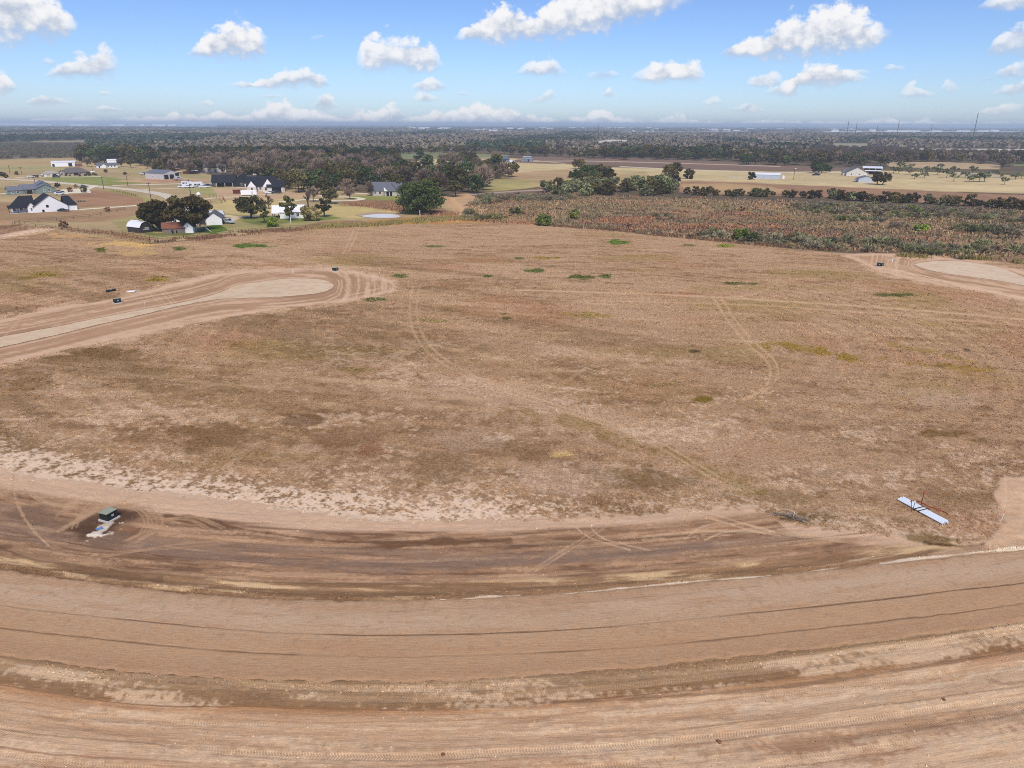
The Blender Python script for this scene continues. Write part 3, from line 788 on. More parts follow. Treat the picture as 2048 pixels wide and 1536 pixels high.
        # thin scraped lines
        for rr_, ref, kk, cc in ((-4.6, 0, .8, (104, 76, 60)), (-6.4, 0, .5, (190, 156, 130)), (2.45, 1, .8, (136, 96, 66)), (5.75, 1, .6, (134, 104, 82)), (3.6, 1, .35, (150, 112, 86)), (6.9, 1, .6, (140, 100, 78)), (8.1, 1, .5, (140, 98, 78))):
            base = a if ref == 0 else b
            q = sst(.09 - np.abs(base - rr_ - (n_m - .5) * .5), 0, .05) * kk * m * sst(n_s2, .35, .55)
            C[idx] = C[idx] * (1 - q[:, None]) + alb(cc) * q[:, None]
        # relief: rough field edge, shallow ditch, soft berms
        hgt[idx] += m * ((n_s - .5) * .10 + (n_c - .5) * .07) + np.exp(-((b - 2.3) / .5) ** 2) * -.10 - np.exp(-((a + 1.2) / .5) ** 2) * .07 + m * .05 * np.exp(-((a + .45) / .3) ** 2)
        hgt[idx] = np.where((a > -.15) & (b < .15), np.minimum(hgt[idx], -.03), hgt[idx])
    # dark bands and patches on the dirt
    for (pl, hw, col, k) in (
            ([(330, 1030), (420, 1046), (520, 1064), (640, 1080), (760, 1086), (900, 1085), (1020, 1080)], 8, (108, 80, 62), .85),
            ([(1000, 1082), (1120, 1074), (1280, 1062), (1400, 1052)], 6, (122, 92, 72), .5),
            ([(-20, 1020), (80, 1036), (160, 1060), (240, 1085)], 26, (122, 98, 84), .7),
            ([(300, 1096), (520, 1124), (760, 1136), (980, 1128), (1200, 1112), (1420, 1092)], 10, (130, 108, 98), .6),
            ([(-20, 1090), (80, 1118), (200, 1140), (320, 1160)], 8, (112, 86, 68), .7),
            ([(1820, 1076), (1880, 1080), (1940, 1080), (1975, 1076)], 9, (122, 98, 60), .8),
            ([(1850, 1086), (1890, 1090), (1930, 1091), (1975, 1087)], 6.5, (88, 64, 40), .95),
            ([(1480, 1424), (1700, 1396), (1900, 1368), (2080, 1334)], 15, (220, 193, 169), .62),
            ([(1100, 1404), (1300, 1396), (1560, 1374), (1800, 1340), (2080, 1292)], 7, (126, 98, 78), .6),
            ([(1400, 1508), (1600, 1488), (1800, 1456), (2080, 1404)], 12, (148, 114, 90), .45),
            ([(1560, 1036), (1600, 1038)], 5, (92, 74, 62), .8),
            ([(1350, 1440), (1600, 1420), (1780, 1392), (1960, 1362), (2060, 1342)], 10, (146, 116, 94), .38),
            ([(1500, 1520), (1700, 1480), (1900, 1452), (2060, 1420)], 14, (152, 118, 96), .4),
            ([(1980, 1360), (2010, 1368), (2060, 1362)], 4, (146, 118, 100), .55),
            ([(60, 1376), (120, 1390), (180, 1392)], 7, (138, 108, 88), .45),
            ([(0, 1372), (200, 1404), (320, 1418)], 9, (188, 142, 108), .45)):
        P = np.array(pl)
        idx = np.nonzero(front & near & (px > P[:, 0].min() - 60) & (px < P[:, 0].max() + 60) & (py > P[:, 1].min() - 60) & (py < P[:, 1].max() + 60))[0]
        if len(idx):
            dd, _ = line_d(px[idx], py[idx], spline(pl))
            m = sst(1.2 - dd / hw + BN2[idx] * 2.2 + BN[idx] * .8, 0.1, 0.9) * k
            C[idx] = C[idx] * (1 - m[:, None]) + alb(col) * m[:, None]
    # pale soil heap-off at the right edge
    pol = [(1950, 1100), (1975, 1075), (2012, 1044), (2000, 1010), (1990, 985), (2002, 958), (2060, 948), (2200, 940), (2200, 1110)]
    idx = np.nonzero(front & near & (px > 1900) & (py > 900) & (py < 1140) & (r < r_up))[0]
    if len(idx):
        m = sst(poly_sd(px[idx], py[idx], pol) + BN2[idx] * 26, -3, 5) * .92
        st = fbm(x[idx] * .4 + y[idx], y[idx] - x[idx] * .2, .8, 4, 47)
        k2 = np.clip(.75 + .5 * st, 0, 1.15)[:, None]
        C[idx] = C[idx] * (1 - m[:, None]) + alb((206, 172, 146)) * k2 * m[:, None]
        grass[idx] *= 1 - m
        hgt[idx] += m * (.06 + .16 * (st - .5))
    # soil around the utility cabinet
    g0 = G(214, 1042)
    idx = np.nonzero(np.hypot(x - g0[0], y - g0[1]) < 9)[0]
    if len(idx):
        ex, ey = x[idx] - g0[0], y[idx] - g0[1]
        u_ = ex * .80 + ey * .60
        v_ = -ex * .60 + ey * .80
        q = np.hypot(u_ / 3.9, v_ / 2.3)
        m = sst(1.2 - q + BN2[idx] * .9, 0, .5) * .92
        C[idx] = C[idx] * (1 - m[:, None]) + alb((88, 66, 55)) * m[:, None]
        for cxp, cyp, hw, hh, col, k in ((212, 1058, 26, 13, (205, 192, 186), .95), (192, 1072, 16, 9, (214, 200, 192), .9), (222, 1046, 14, 6, (190, 172, 164), .8), (252, 1058, 20, 8, (148, 110, 86), .7)):
            qq = np.sqrt(((px[idx] - cxp + (py[idx] - cyp) * .9) / hw) ** 2 + ((py[idx] - cyp) / hh) ** 2)
            mm = sst(1.0 - qq + (fbm(x[idx], y[idx], .55, 4, 88) - .5) * 4.5, 0.25, .6) * k
            C[idx] = C[idx] * (1 - mm[:, None]) + alb(col) * mm[:, None]
            hgt[idx] += mm * .05
    tracks(DIRT_TRACKS)
    for pl, hw in WHITE_LINES:
        P = np.array(pl)
        idx = np.nonzero(front & near & (px > P[:, 0].min() - 20) & (px < P[:, 0].max() + 20) & (py > P[:, 1].min() - 20) & (py < P[:, 1].max() + 20))[0]
        if len(idx):
            dd, _ = line_d(px[idx], py[idx], spline(pl))
            m = sst(1.2 - dd / hw + BN2[idx] * 2.4, 0.2, .8) * .75
            C[idx] = C[idx] * (1 - m[:, None]) + alb((228, 210, 195)) * m[:, None]
            hgt[idx] += .04 * m

    # ---- beyond the mown field
    FE = np.array(FIELD_EDGE)
    edge_y = np.interp(px, FE[:, 0], FE[:, 1])
    far = front & (py < edge_y + 12) & (d > 180)
    idx = np.nonzero(far)[0]
    if len(idx):
        PX, PY = px[idx], py[idx]
        wob = (fbm(x[idx], y[idx], 14.0, 3, 51) - .5) * 8
        m = sst(edge_y[idx] - PY + wob, -1, 2)
        Q = np.empty((len(idx), 3), dtype=np.float32)
        Q[:] = alb((104, 92, 80))           # wood floor and brush far away
        Gr = np.full(len(idx), .5, dtype=np.float32)
        big_n = fbm(x[idx] * .5, y[idx] * .5, 60.0, 4, 52) - .5
        sd_s = poly_sd(PX, PY, SCRUB)
        ms = sst(sd_s + wob * .4, -1, 2)[:, None]
        scr = np.empty_like(Q)
        scr[:] = alb((152, 126, 100)) * (.7 + .6 * fbm(x[idx], y[idx] * 1.4, 4.0, 4, 58))[:, None]
        z1 = sst(fbm(x[idx] * .6, y[idx], 22.0, 5, 53), .48, .66)[:, None]
        scr[:] = scr * (1 - z1 * .8) + alb((112, 92, 74)) * z1 * .8
        z1 = sst(fbm(x[idx] * .5, y[idx], 30.0, 5, 54), .56, .70)[:, None]
        scr[:] = scr * (1 - z1 * .8) + alb((176, 140, 104)) * z1 * .6
        z1 = sst(fbm(x[idx] * .5, y[idx], 18.0, 5, 57), .60, .72)[:, None]
        scr[:] = scr * (1 - z1 * .7) + alb((122, 114, 70)) * z1 * .7
        Q[:] = Q * (1 - ms) + scr * ms
        for pol, col, soft, gr in AREAS:
            P = np.array(pol)
            j = np.nonzero((PX > P[:, 0].min() - 12) & (PX < P[:, 0].max() + 12) & (PY > P[:, 1].min() - 8) & (PY < P[:, 1].max() + 8))[0]
            if len(j) == 0:
                continue
            mm = sst(poly_sd(PX[j], PY[j], pol) + big_n[j] * soft * 2.5 + wob[j] * .15 * soft, -soft * .5, soft * .5)[:, None]
            g_ = .3 * col[0] + .6 * col[1] + .1 * col[2]
            Q[j] = Q[j] * (1 - mm) + alb(tuple(c_ * .80 + g_ * .20 * t_ for c_, t_ in zip(col, (1.04, .99, .92)))) * mm
            Gr[j] = Gr[j] * (1 - mm[:, 0]) + gr * mm[:, 0]
        var = 1.0 + (fbm(x[idx] * .35, y[idx] * .8, 26.0, 5, 55) - .5) * .55 + (fbm(x[idx], y[idx], 5.0, 3, 56) - .5) * .35 * (d[idx] < 700)
        Q *= var[:, None]
        pl_m = sst(poly_sd(PX, PY, FAR_PLOW) + wob * .05, -.5, .5)[:, None]
        pcol = alb((128, 106, 98)) * (1 + .10 * np.sin((y[idx] + .2 * x[idx]) * .5))[:, None]
        Q[:] = Q * (1 - pl_m) + pcol * pl_m
        for pl, hw, col in (([(1060, 323), (1160, 322), (1300, 325), (1440, 329), (1560, 333)], .8, (196, 176, 158)), ([(1240, 333), (1340, 338), (1450, 342), (1560, 345), (1700, 345)], 1.0, (206, 194, 178)), ([(900, 318), (1000, 316), (1080, 322), (1130, 327)], .8, (196, 172, 150)),
                            ([(940, 389), (1010, 384), (1090, 380), (1160, 384)], 1.2, (176, 168, 162)), ([(1370, 360), (1420, 358), (1520, 358)], .8, (210, 190, 160)), ([(905, 400), (925, 420), (915, 440)], 5, (206, 168, 132))):
            dd, _ = line_d(PX, PY, spline(pl))
            mm = (sst(1.3 - dd / hw, 0, .8) * .85)[:, None]
            Q[:] = Q * (1 - mm) + alb(col) * mm
        mm = m[:, None]
        C[idx] = C[idx] * (1 - mm) + Q * mm
        grass[idx] = grass[idx] * (1 - m) + Gr * m
    # behind and beside the camera the same dry pasture goes on
    fade = sst(d, 20, 30)
    hgt *= fade * (d < 260)
    C = np.clip(C, 0.01, 0.85)
    return C, grass, tread, hgt, s, r


def grid_faces(nr, nc, off):
    i = np.arange(nr - 1)[:, None] * nc + np.arange(nc - 1)[None, :] + off
    return np.stack([i, i + 1, i + 1 + nc, i + nc], axis=-1).reshape(-1, 4)


def mesh_np(name, verts, quads, smooth=True):
    me = bpy.data.meshes.new(name)
    k = quads.shape[1]
    me.vertices.add(len(verts))
    me.vertices.foreach_set('co', np.ascontiguousarray(verts, dtype=np.float32).ravel())
    me.loops.add(quads.size)
    me.loops.foreach_set('vertex_index', quads.astype(np.int32).ravel())
    me.polygons.add(len(quads))
    me.polygons.foreach_set('loop_start', np.arange(0, quads.size, k, dtype=np.int32))
    me.polygons.foreach_set('use_smooth', np.full(len(quads), smooth, dtype=bool))
    me.update(calc_edges=True)
    return me


def col_attr(me, name, rgb):
    a = me.color_attributes.new(name, 'FLOAT_COLOR', 'POINT')
    a.data.foreach_set('color', np.concatenate([rgb, np.ones((len(rgb), 1), np.float32)], axis=1).astype(np.float32).ravel())


def flt_attr(me, name, v):
    a = me.attributes.new(name, 'FLOAT', 'POINT')
    a.data.foreach_set('value', v.astype(np.float32))


def vec_attr(me, name, v):
    a = me.attributes.new(name, 'FLOAT_VECTOR', 'POINT')
    a.data.foreach_set('vector', v.astype(np.float32).ravel())


def new_mat(name):
    m = bpy.data.materials.new(name)
    m.use_nodes = True
    nt = NT(m.node_tree)
    p = nt.n['Principled BSDF']
    p.inputs['Roughness'].default_value = 0.9
    p.inputs['Specular IOR Level'].default_value = 0.15
    return m, nt, p


def attr(nt, name, out='Color'):
    a = nt.new('ShaderNodeAttribute')
    a.attribute_name = name
    return a.outputs[out]


def ground_material(name, grassy=True):
    m, nt, p = new_mat(name)
    p.inputs['Specular IOR Level'].default_value = 0.0
    base = attr(nt, 'albedo')
    gr = attr(nt, 'cover', 'Fac')
    td = attr(nt, 'tread', 'Fac')
    arc = attr(nt, 'arc', 'Vector')
    pos = nt.new('ShaderNodeNewGeometry').outputs['Position']
    n1 = nt.noise(pos, 2.6, 5.0, 0.68)
    n2 = nt.noise(pos, 11.0, 4.0, 0.75)
    n3 = nt.noise(nt.vm('MULTIPLY', arc, (0.9, 9.0, 1.0)), 1.0, 6.0, 0.72)
    # dry grass: tufts and gaps;   soil: clods and grit
    gv = nt.m('ADD', nt.m('MULTIPLY', nt.m('SUBTRACT', n1, 0.5), 2.1), nt.m('MULTIPLY', nt.m('SUBTRACT', n2, 0.5), 1.9))
    dv = nt.m('ADD', nt.m('MULTIPLY', nt.m('SUBTRACT', n3, 0.5), 0.80), nt.m('MULTIPLY', nt.m('SUBTRACT', n2, 0.5), 1.0))
    val = nt.m('ADD', 1.0, nt.m('ADD', nt.m('MULTIPLY', gv, gr), nt.m('MULTIPLY', dv, nt.m('SUBTRACT', 1.0, gr))))
    sp = nt.new('ShaderNodeSeparateXYZ')
    nt.l.new(arc, sp.inputs[0])
    lug = nt.m('SINE', nt.m('ADD', nt.m('MULTIPLY', sp.outputs[0], 36.0), nt.m('MULTIPLY', nt.m('ABSOLUTE', nt.m('SINE', nt.m('MULTIPLY', sp.outputs[1], 4.6))), 4.2)))
    val = nt.m('ADD', val, nt.m('MULTIPLY', nt.m('MULTIPLY', lug, td), 0.15))
    val = nt.m('MINIMUM', nt.m('MAXIMUM', val, 0.30), 2.0)
    hue = nt.mix(nt.step(nt.noise(pos, 0.8, 3.0, 0.6), 0.35, 0.7), (1.03, 0.985, 0.95, 1), (0.99, 0.995, 1.02, 1))
    colr = nt.mix(1.0, nt.mix(1.0, base, hue, 'MULTIPLY'), nt.xyz(val, val, val), 'MULTIPLY')
    nt.l.new(colr, p.inputs['Base Color'])
    bmp = nt.new('ShaderNodeBump')
    bmp.inputs['Strength'].default_value = 0.8
    bmp.inputs['Distance'].default_value = 0.10
    hh = nt.m('ADD', nt.m('MULTIPLY', nt.m('ADD', n1, nt.m('MULTIPLY', n2, .5)), nt.m('ADD', nt.m('MULTIPLY', gr, 0.75), 0.25)), nt.m('ADD', nt.m('MULTIPLY', n3, nt.m('SUBTRACT', 0.60, nt.m('MULTIPLY', gr, .60))), nt.m('MULTIPLY', nt.m('MULTIPLY', lug, td), 0.16)))
    nt.l.new(hh, bmp.inputs['Height'])
    nt.l.new(bmp.outputs[0], p.inputs['Normal'])
    return m


def obj(name, me, mat=None, parent=None, loc=None, **props):
    if mat is not None:
        if isinstance(mat, (list, tuple)):
            for q in mat:
                me.materials.append(q)
        elif len(me.materials) == 0:
            me.materials.append(mat)
    o = bpy.data.objects.new(name, me)
    COL.objects.link(o)
    if parent is not None:
        o.parent = parent
    if loc is not None:
        o.location = loc
    for k, v in props.items():
        o[k] = v
    return o


def build_ground():
    V, F, off = [], [], 0
    for d0, d1, nr, a, nc in ((24, 72, 580, 56, 1500), (72, 300, 440, 52, 980), (300, 1700, 340, 46, 900), (1700, 25000, 60, 46, 260)):
        dist = np.geomspace(d0, d1, nr)
        an = np.radians(np.linspace(-a, a, nc))
        D, A = np.meshgrid(dist, an, indexing='ij')
        V.append(np.stack([D * np.sin(A), D * np.cos(A)], axis=-1).reshape(-1, 2))
        F.append(grid_faces(nr, nc, off))
        off += nr * nc
        # the rest of the ring, coarse
        an = np.radians(np.linspace(a, 360 - a, 80))
        dist = np.geomspace(d0, d1, 12)
        D, A = np.meshgrid(dist, an, indexing='ij')
        V.append(np.stack([D * np.sin(A), D * np.cos(A)], axis=-1).reshape(-1, 2))
        F.append(grid_faces(12, 80, off))
        off += 12 * 80
    # underfoot
    dist = np.linspace(0.01, 24, 12)
    an = np.radians(np.linspace(0, 360, 100))
    D, A = np.meshgrid(dist, an, indexing='ij')
    V.append(np.stack([D * np.sin(A), D * np.cos(A)], axis=-1).reshape(-1, 2))
    F.append(grid_faces(12, 100, off))
    xy = np.concatenate(V)
    quads = np.concatenate(F)[:, ::-1]
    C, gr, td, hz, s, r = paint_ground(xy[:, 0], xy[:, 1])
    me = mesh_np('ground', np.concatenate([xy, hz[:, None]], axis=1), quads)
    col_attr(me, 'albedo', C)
    flt_attr(me, 'cover', gr)
    flt_attr(me, 'tread', td)
    vec_attr(me, 'arc', np.stack([s, r, np.zeros_like(s)], axis=1))
    return obj('ground', me, ground_material('earth_and_dry_grass'), kind='structure')


ground = build_ground()


# ------------------------------------------------------------------ the road base on the bend
def build_road():
    ths = np.linspace(-0.75, 0.75, 2400)
    ks = np.linspace(0, 1, 90)
    T, K = np.meshgrid(ths, ks, indexing='ij')
    S = (T * 184.0).ravel()
    ru, rl = prof(UP, T.ravel()), prof(LO, T.ravel())
    k = K.ravel().astype(np.float32)
    r0 = ru + (rl - ru) * k
    xx, yy = RC[0] + np.sin(T.ravel()) * r0, RC[1] - np.cos(T.ravel()) * r0
    jit = (fbm(S, 0 * S, 1.1, 5, 71) - .5) * .55
    jit2 = (fbm(S, 0 * S + 5, 1.1, 5, 72) - .5) * .75
    r = r0 + jit * (1 - k) ** 6 + jit2 * k ** 6
    xx, yy = RC[0] + np.sin(T.ravel()) * r, RC[1] - np.cos(T.ravel()) * r
    edge = np.minimum(k, 1 - k) * (rl - ru)
    n_c = fbm(xx, yy, .5, 4, 73)
    n_s = fbm(S / 12, r, .5, 4, 74)
    n_b = fbm(S / 6, r, 2.6, 4, 75)
    zz = .07 * sst(edge, 0, .35) - .04 + (n_c - .5) * .05 * sst(.5 - edge, 0, .4) + .09 * np.sin(np.clip(k, 0, 1) * math.pi)
    C = np.empty((len(S), 3), np.float32)
    a = r0 - ru
    cen = np.exp(-((k - .27) / .20) ** 2)[:, None]
    C[:] = alb((182, 148, 121)) * (1 - cen) + alb((192, 164, 143)) * cen

    def over(c, m):
        C[:] = C * (1 - np.clip(m, 0, 1)[:, None]) + alb(c) * np.clip(m, 0, 1)[:, None]

    over((172, 139, 112), sst(n_b, .52, .76) * .35)
    over((176, 138, 112), sst(n_s, .54, .7) * .45)
    over((150, 120, 96), sst(n_c + sst(.9 - edge, 0, .9) * .2 * sst(fbm(S, S * 0, 12, 3, 76), .4, .6), .64, .80) * .4)
    over((166, 132, 108), sst(k, .72, .95) * .55)
    for p_, kk in ((L1, .9), (L2, .75)):
        dl = np.abs(r0 - prof(p_, T.ravel()) - (n_s - .5) * .12)
        gate = sst(fbm(S + (0 if p_ is L1 else 300), S * 0, 11.0, 3, 77), .28, .52)
        q = sst(.10 - dl, 0, .07) * kk * (.35 + .65 * gate)
        over((96, 72, 56), q)
        zz -= q * .035
    q = sst(.06 - np.abs(r0 - ru - 1.4 - (n_b - .5) * .6), 0, .05) * .5 * sst(fbm(S, S * 0, 9.0, 3, 78), .5, .65)
    over((128, 100, 80), q)
    # smeared fines dragged across the surface
    smear = sst(fbm(S, r / 6, .5, 4, 79) + .1 * sst(1.6 - np.abs(a - 1.0), 0, 1), .66, .80) * .22 * sst(2.2 - a, 0, 1)
    over((146, 116, 94), smear)
    me = mesh_np('dirt_road', np.stack([xx, yy, zz], axis=1), grid_faces(2400, 90, 0)[:, ::-1])
    col_attr(me, 'albedo', C)
    flt_attr(me, 'cover', np.full(len(S), 0.06, np.float32))
    flt_attr(me, 'tread', np.zeros(len(S), np.float32))
    vec_attr(me, 'arc', np.stack([S, r, 0 * S], axis=1))
    return obj('dirt_road', me, ground_material('road_base'), kind='structure')


build_road()


def flat_material(name, tone, var=0.18, size=1.2, tone2=None):
    m, nt, p = new_mat(name)
    pos = nt.new('ShaderNodeNewGeometry').outputs['Position']
    n1 = nt.noise(pos, 1.0 / size, 5.0, 0.65)
    n2 = nt.noise(pos, 0.08, 3.0, 0.5)
    v = nt.m('ADD', 1.0, nt.m('ADD', nt.m('MULTIPLY', nt.m('SUBTRACT', n1, .5), var * 2), nt.m('MULTIPLY', nt.m('SUBTRACT', n2, .5), var * 1.6)))
    c = nt.mix(1.0, (*[float(q) for q in alb(tone)], 1), nt.xyz(v, v, v), 'MULTIPLY')
    if tone2 is not None:
        c2 = nt.mix(1.0, (*[float(q) for q in alb(tone2)], 1), nt.xyz(v, v, v), 'MULTIPLY')
        c = nt.mix(nt.step(nt.noise(pos, 0.35, 4.0, 0.6), .42, .62), c, c2)
    nt.l.new(c, p.inputs['Base Color'])
    return m


def slab(name, pts, mat, z=0.04, rag=0.25, step=4, closed_spline=True):
    """a flat ground sheet from a surveyed outline, its edge slightly ragged"""
    P = gpts(pts)
    if closed_spline:
        P = spline(P + [P[0]], step)[:-1]
    Q = []
    for i in range(len(P)):
        a, b = Vector(P[i]), Vector(P[(i + 1) % len(P)])
        L = (b - a).length
        k = max(1, min(40, int(L / 0.9)))
        for j in range(k):
            Q.append(a.lerp(b, j / k))
    A = np.array([(q[0], q[1]) for q in Q])
    A = A + np.stack([fbm(A[:, 0], A[:, 1], 1.6, 3, 81) - .5, fbm(A[:, 0], A[:, 1], 1.6, 3, 82) - .5], axis=1) * 2 * rag
    bm = bmesh.new()
    f = bm.faces.new([bm.verts.new((q[0], q[1], z)) for q in A])
    if f.normal.z < 0:
        f.normal_flip()
    bmesh.ops.triangulate(bm, faces=bm.faces[:])
    me = bpy.data.meshes.new(name)
    bm.normal_update()
    bm.to_mesh(me)
    bm.free()
    for pl in me.polygons:
        if pl.normal.z < 0:
            pl.flip()
    return obj(name, me, mat, kind='structure')


def ribbon(name, pts, width, mat, z=0.04, rag=0.12):
    """a lane or drive: surveyed centre line and width in metres (single value or one per point)"""
    P = gpts(pts)
    ws = width if isinstance(width, (list, tuple)) else [width] * len(P)
    S3 = spline(P, 10)
    W = np.interp(np.linspace(0, len(ws) - 1, len(S3)), range(len(ws)), ws)
    V = []
    for i, q in enumerate(S3):
        a = S3[max(0, i - 1)]
        b = S3[min(len(S3) - 1, i + 1)]
        t = Vector((b[0] - a[0], b[1] - a[1])).normalized()
        nrm = Vector((-t.y, t.x))
        for sg in (1, -1):
            j = (float(fbm(np.array([q[0]]), np.array([q[1]]), 2.0, 3, 83 + sg)[0]) - .5) * 2 * rag
            V.append((q[0] + nrm.x * sg * (W[i] / 2 + j), q[1] + nrm.y * sg * (W[i] / 2 + j), z))
    n = len(S3)
    i = np.arange(n - 1) * 2
    me = mesh_np(name, np.array(V), np.stack([i, i + 1, i + 3, i + 2], axis=1), False)
    return obj(name, me, mat, kind='structure')


M_SAC = flat_material('graded_base', (212, 188, 166), .10, 1.4, (204, 174, 150))
slab('cul_de_sac', SAC_ROAD, M_SAC, 0.05, .35)
slab('cul_de_sac', SAC2_ROAD, flat_material('graded_base_pale', (216, 193, 172), .10, 1.6, (208, 180, 158)), 0.05, .35)
M_LANE = flat_material('lane_surface', (208, 196, 184), .07, 2.0)
M_DRIVE = flat_material('concrete_drive', (226, 214, 198), .07, 2.0)
M_GRAVEL = flat_material('gravel_drive', (212, 190, 164), .14, 2.0)
ribbon('road', [(-600, 322), (-120, 348), (0, 357.5), (60, 361), (110, 365), (150, 368.5), (200, 373.5), (255, 378.5), (300, 384.5), (332, 391), (350, 400), (366, 414), (392, 420)], 7.0, M_LANE, .05)
ribbon('driveway', [(150, 420), (200, 416.5), (250, 413), (292, 409.5), (330, 405.5)], [4.5, 4, 4, 4, 6], M_DRIVE, .06)
ribbon('driveway', [(-60, 391), (0, 388), (22, 387)], 5, M_DRIVE, .05)
slab('driveway', [(113, 383), (126, 379), (150, 378.5), (185, 371.5), (196, 372.5), (178, 379.5), (182, 386), (140, 387), (113, 390)], M_DRIVE, .06, .1, 2)
ribbon('driveway', [(30, 355.5), (60, 354), (90, 353.5), (130, 354), (170, 353.8), (205, 353)], 5, M_DRIVE, .05)
ribbon('driveway', [(225, 371), (280, 369.5), (330, 368.5), (380, 367), (430, 366), (455, 364)], 5, M_DRIVE, .05)
ribbon('driveway', [(276, 381), (310, 378), (360, 376.5), (410, 374.5), (450, 373), (505, 377)], 5, M_GRAVEL, .06)
ribbon('driveway', [(395, 400), (430, 396), (480, 393.5), (520, 390), (560, 387)], 6, M_GRAVEL, .055)
ribbon('driveway', [(366, 424), (420, 430), (445, 431), (480, 434), (540, 430.5), (590, 428)], 4.2, M_GRAVEL, .05)
ribbon('driveway', [(452, 444), (462, 439), (478, 434.5)], 5, M_GRAVEL, .055)
ribbon('driveway', [(560, 404), (620, 399), (660, 401.5), (700, 401.5), (724, 398), (700, 394.5), (660, 394), (640, 391)], 4, M_DRIVE, .05)
ribbon('driveway', [(690, 388), (735, 387)], 4, M_DRIVE, .055)
ribbon('driveway', [(240, 335), (290, 336.5), (340, 342), (400, 344.5), (440, 344)], 5, M_GRAVEL, .05)


# ------------------------------------------------------------------ pond
def water_material():
    m, nt, p = new_mat('pond_water')
    p.inputs['Base Color'].default_value = (0.80, 0.75, 0.66, 1)  # muddy tone lightened by a cloud reflection painted into the base colour
    p.inputs['Roughness'].default_value = 0.25
    p.inputs['Specular IOR Level'].default_value = 0.1
    b = nt.new('ShaderNodeBump')
    b.inputs['Strength'].default_value = 0.05
    nt.l.new(nt.noise(nt.new('ShaderNodeNewGeometry').outputs['Position'], 3.0, 2.0), b.inputs['Height'])
    nt.l.new(b.outputs[0], p.inputs['Normal'])
    return m


slab('pond_bank', [(708, 430), (735, 425.5), (770, 425), (800, 428.5), (806, 433.5), (790, 436.5), (750, 436.5), (722, 433.5)], flat_material('pond_mud', (176, 152, 130), .16, 1.5), .05, .4)
slab('water', [(722, 432), (748, 429), (775, 428), (794, 430.5), (799, 433.5), (786, 435.8), (752, 435.8), (730, 434.3)], water_material(), .09, .4)
# ------------------------------------------------------------------ vegetation
def foliage_material(name, c1, c2, rnd=0.25):
    m, nt, p = new_mat(name)
    p.inputs['Roughness'].default_value = 1.0
    p.inputs['Specular IOR Level'].default_value = 0.05
    tone = attr(nt, 'tone', 'Fac')
    oi = nt.new('ShaderNodeObjectInfo')
    f = nt.m('ADD', nt.m('MULTIPLY', tone, 0.8), nt.m('MULTIPLY', nt.m('SUBTRACT', oi.outputs['Random'], .4), 0.5), clamp=True)
    c = nt.mix(f, (*c1, 1), (*c2, 1))
    v = nt.m('ADD', 1.0 - rnd, nt.m('MULTIPLY', oi.outputs['Random'], rnd * 2))
    c = nt.mix(1.0, c, nt.xyz(v, v, v), 'MULTIPLY')
    nt.l.new(c, p.inputs['Base Color'])
    return m


FM = {
    'evergreen': foliage_material('evergreen_leaves', (0.038, 0.055, 0.019), (0.109, 0.141, 0.044)),
    'dark': foliage_material('dark_oak_leaves', (0.052, 0.044, 0.018), (0.161, 0.124, 0.040)),
    'olive': foliage_material('olive_leaves', (0.078, 0.075, 0.029), (0.177, 0.156, 0.058)),
    'green': foliage_material('green_leaves', (0.064, 0.089, 0.024), (0.178, 0.210, 0.054)),
    'brown': foliage_material('bare_brown_twigs', (0.142, 0.101, 0.071), (0.292, 0.212, 0.148)),
    'rust': foliage_material('rust_leaves', (0.192, 0.080, 0.048), (0.384, 0.160, 0.096)),
    'grey': foliage_material('grey_thorn_twigs', (.17, .145, .088), (.33, .29, .175)),
    'sage': foliage_material('grey_green_scrub', (.15, .155, .070), (.31, .31, .140)),
    'lime': foliage_material('bright_green_leaves', (0.138, 0.196, 0.029), (0.299, 0.380, 0.057)),
    'straw': foliage_material('straw_leaves', (0.207, 0.161, 0.057), (0.414, 0.333, 0.127)),
    'redgrass': foliage_material('red_brown_stalks', (0.229, 0.128, 0.075), (0.429, 0.239, 0.128)),
}


def bark_material():
    m, nt, p = new_mat('bark')
    pos = nt.new('ShaderNodeTexCoord').outputs['Object']
    c = nt.mix(nt.noise(nt.vm('MULTIPLY', pos, (3, 3, 0.8)), 2.0, 4.0), (.045, .036, .028, 1), (.115, .095, .078, 1))
    nt.l.new(c, p.inputs['Base Color'])
    return m


BARK = bark_material()


def tube_np(pts, rads, sides=5):
    """quads of a tapered tube along points"""
    pts = np.asarray(pts, float)
    V, F = [], []
    n = len(pts)
    for i in range(n):
        t = pts[min(i + 1, n - 1)] - pts[max(i - 1, 0)]
        t = t / (np.linalg.norm(t) + 1e-9)
        up = np.array([0, 0, 1.0]) if abs(t[2]) < .9 else np.array([1.0, 0, 0])
        a = np.cross(t, up)
        a /= np.linalg.norm(a)
        b = np.cross(t, a)
        for k in range(sides):
            an = 2 * math.pi * k / sides
            V.append(pts[i] + rads[i] * (math.cos(an) * a + math.sin(an) * b))
    for i in range(n - 1):
        for k in range(sides):
            k2 = (k + 1) % sides
            F.append((i * sides + k, i * sides + k2, (i + 1) * sides + k2, (i + 1) * sides + k))
    return np.array(V), np.array(F)


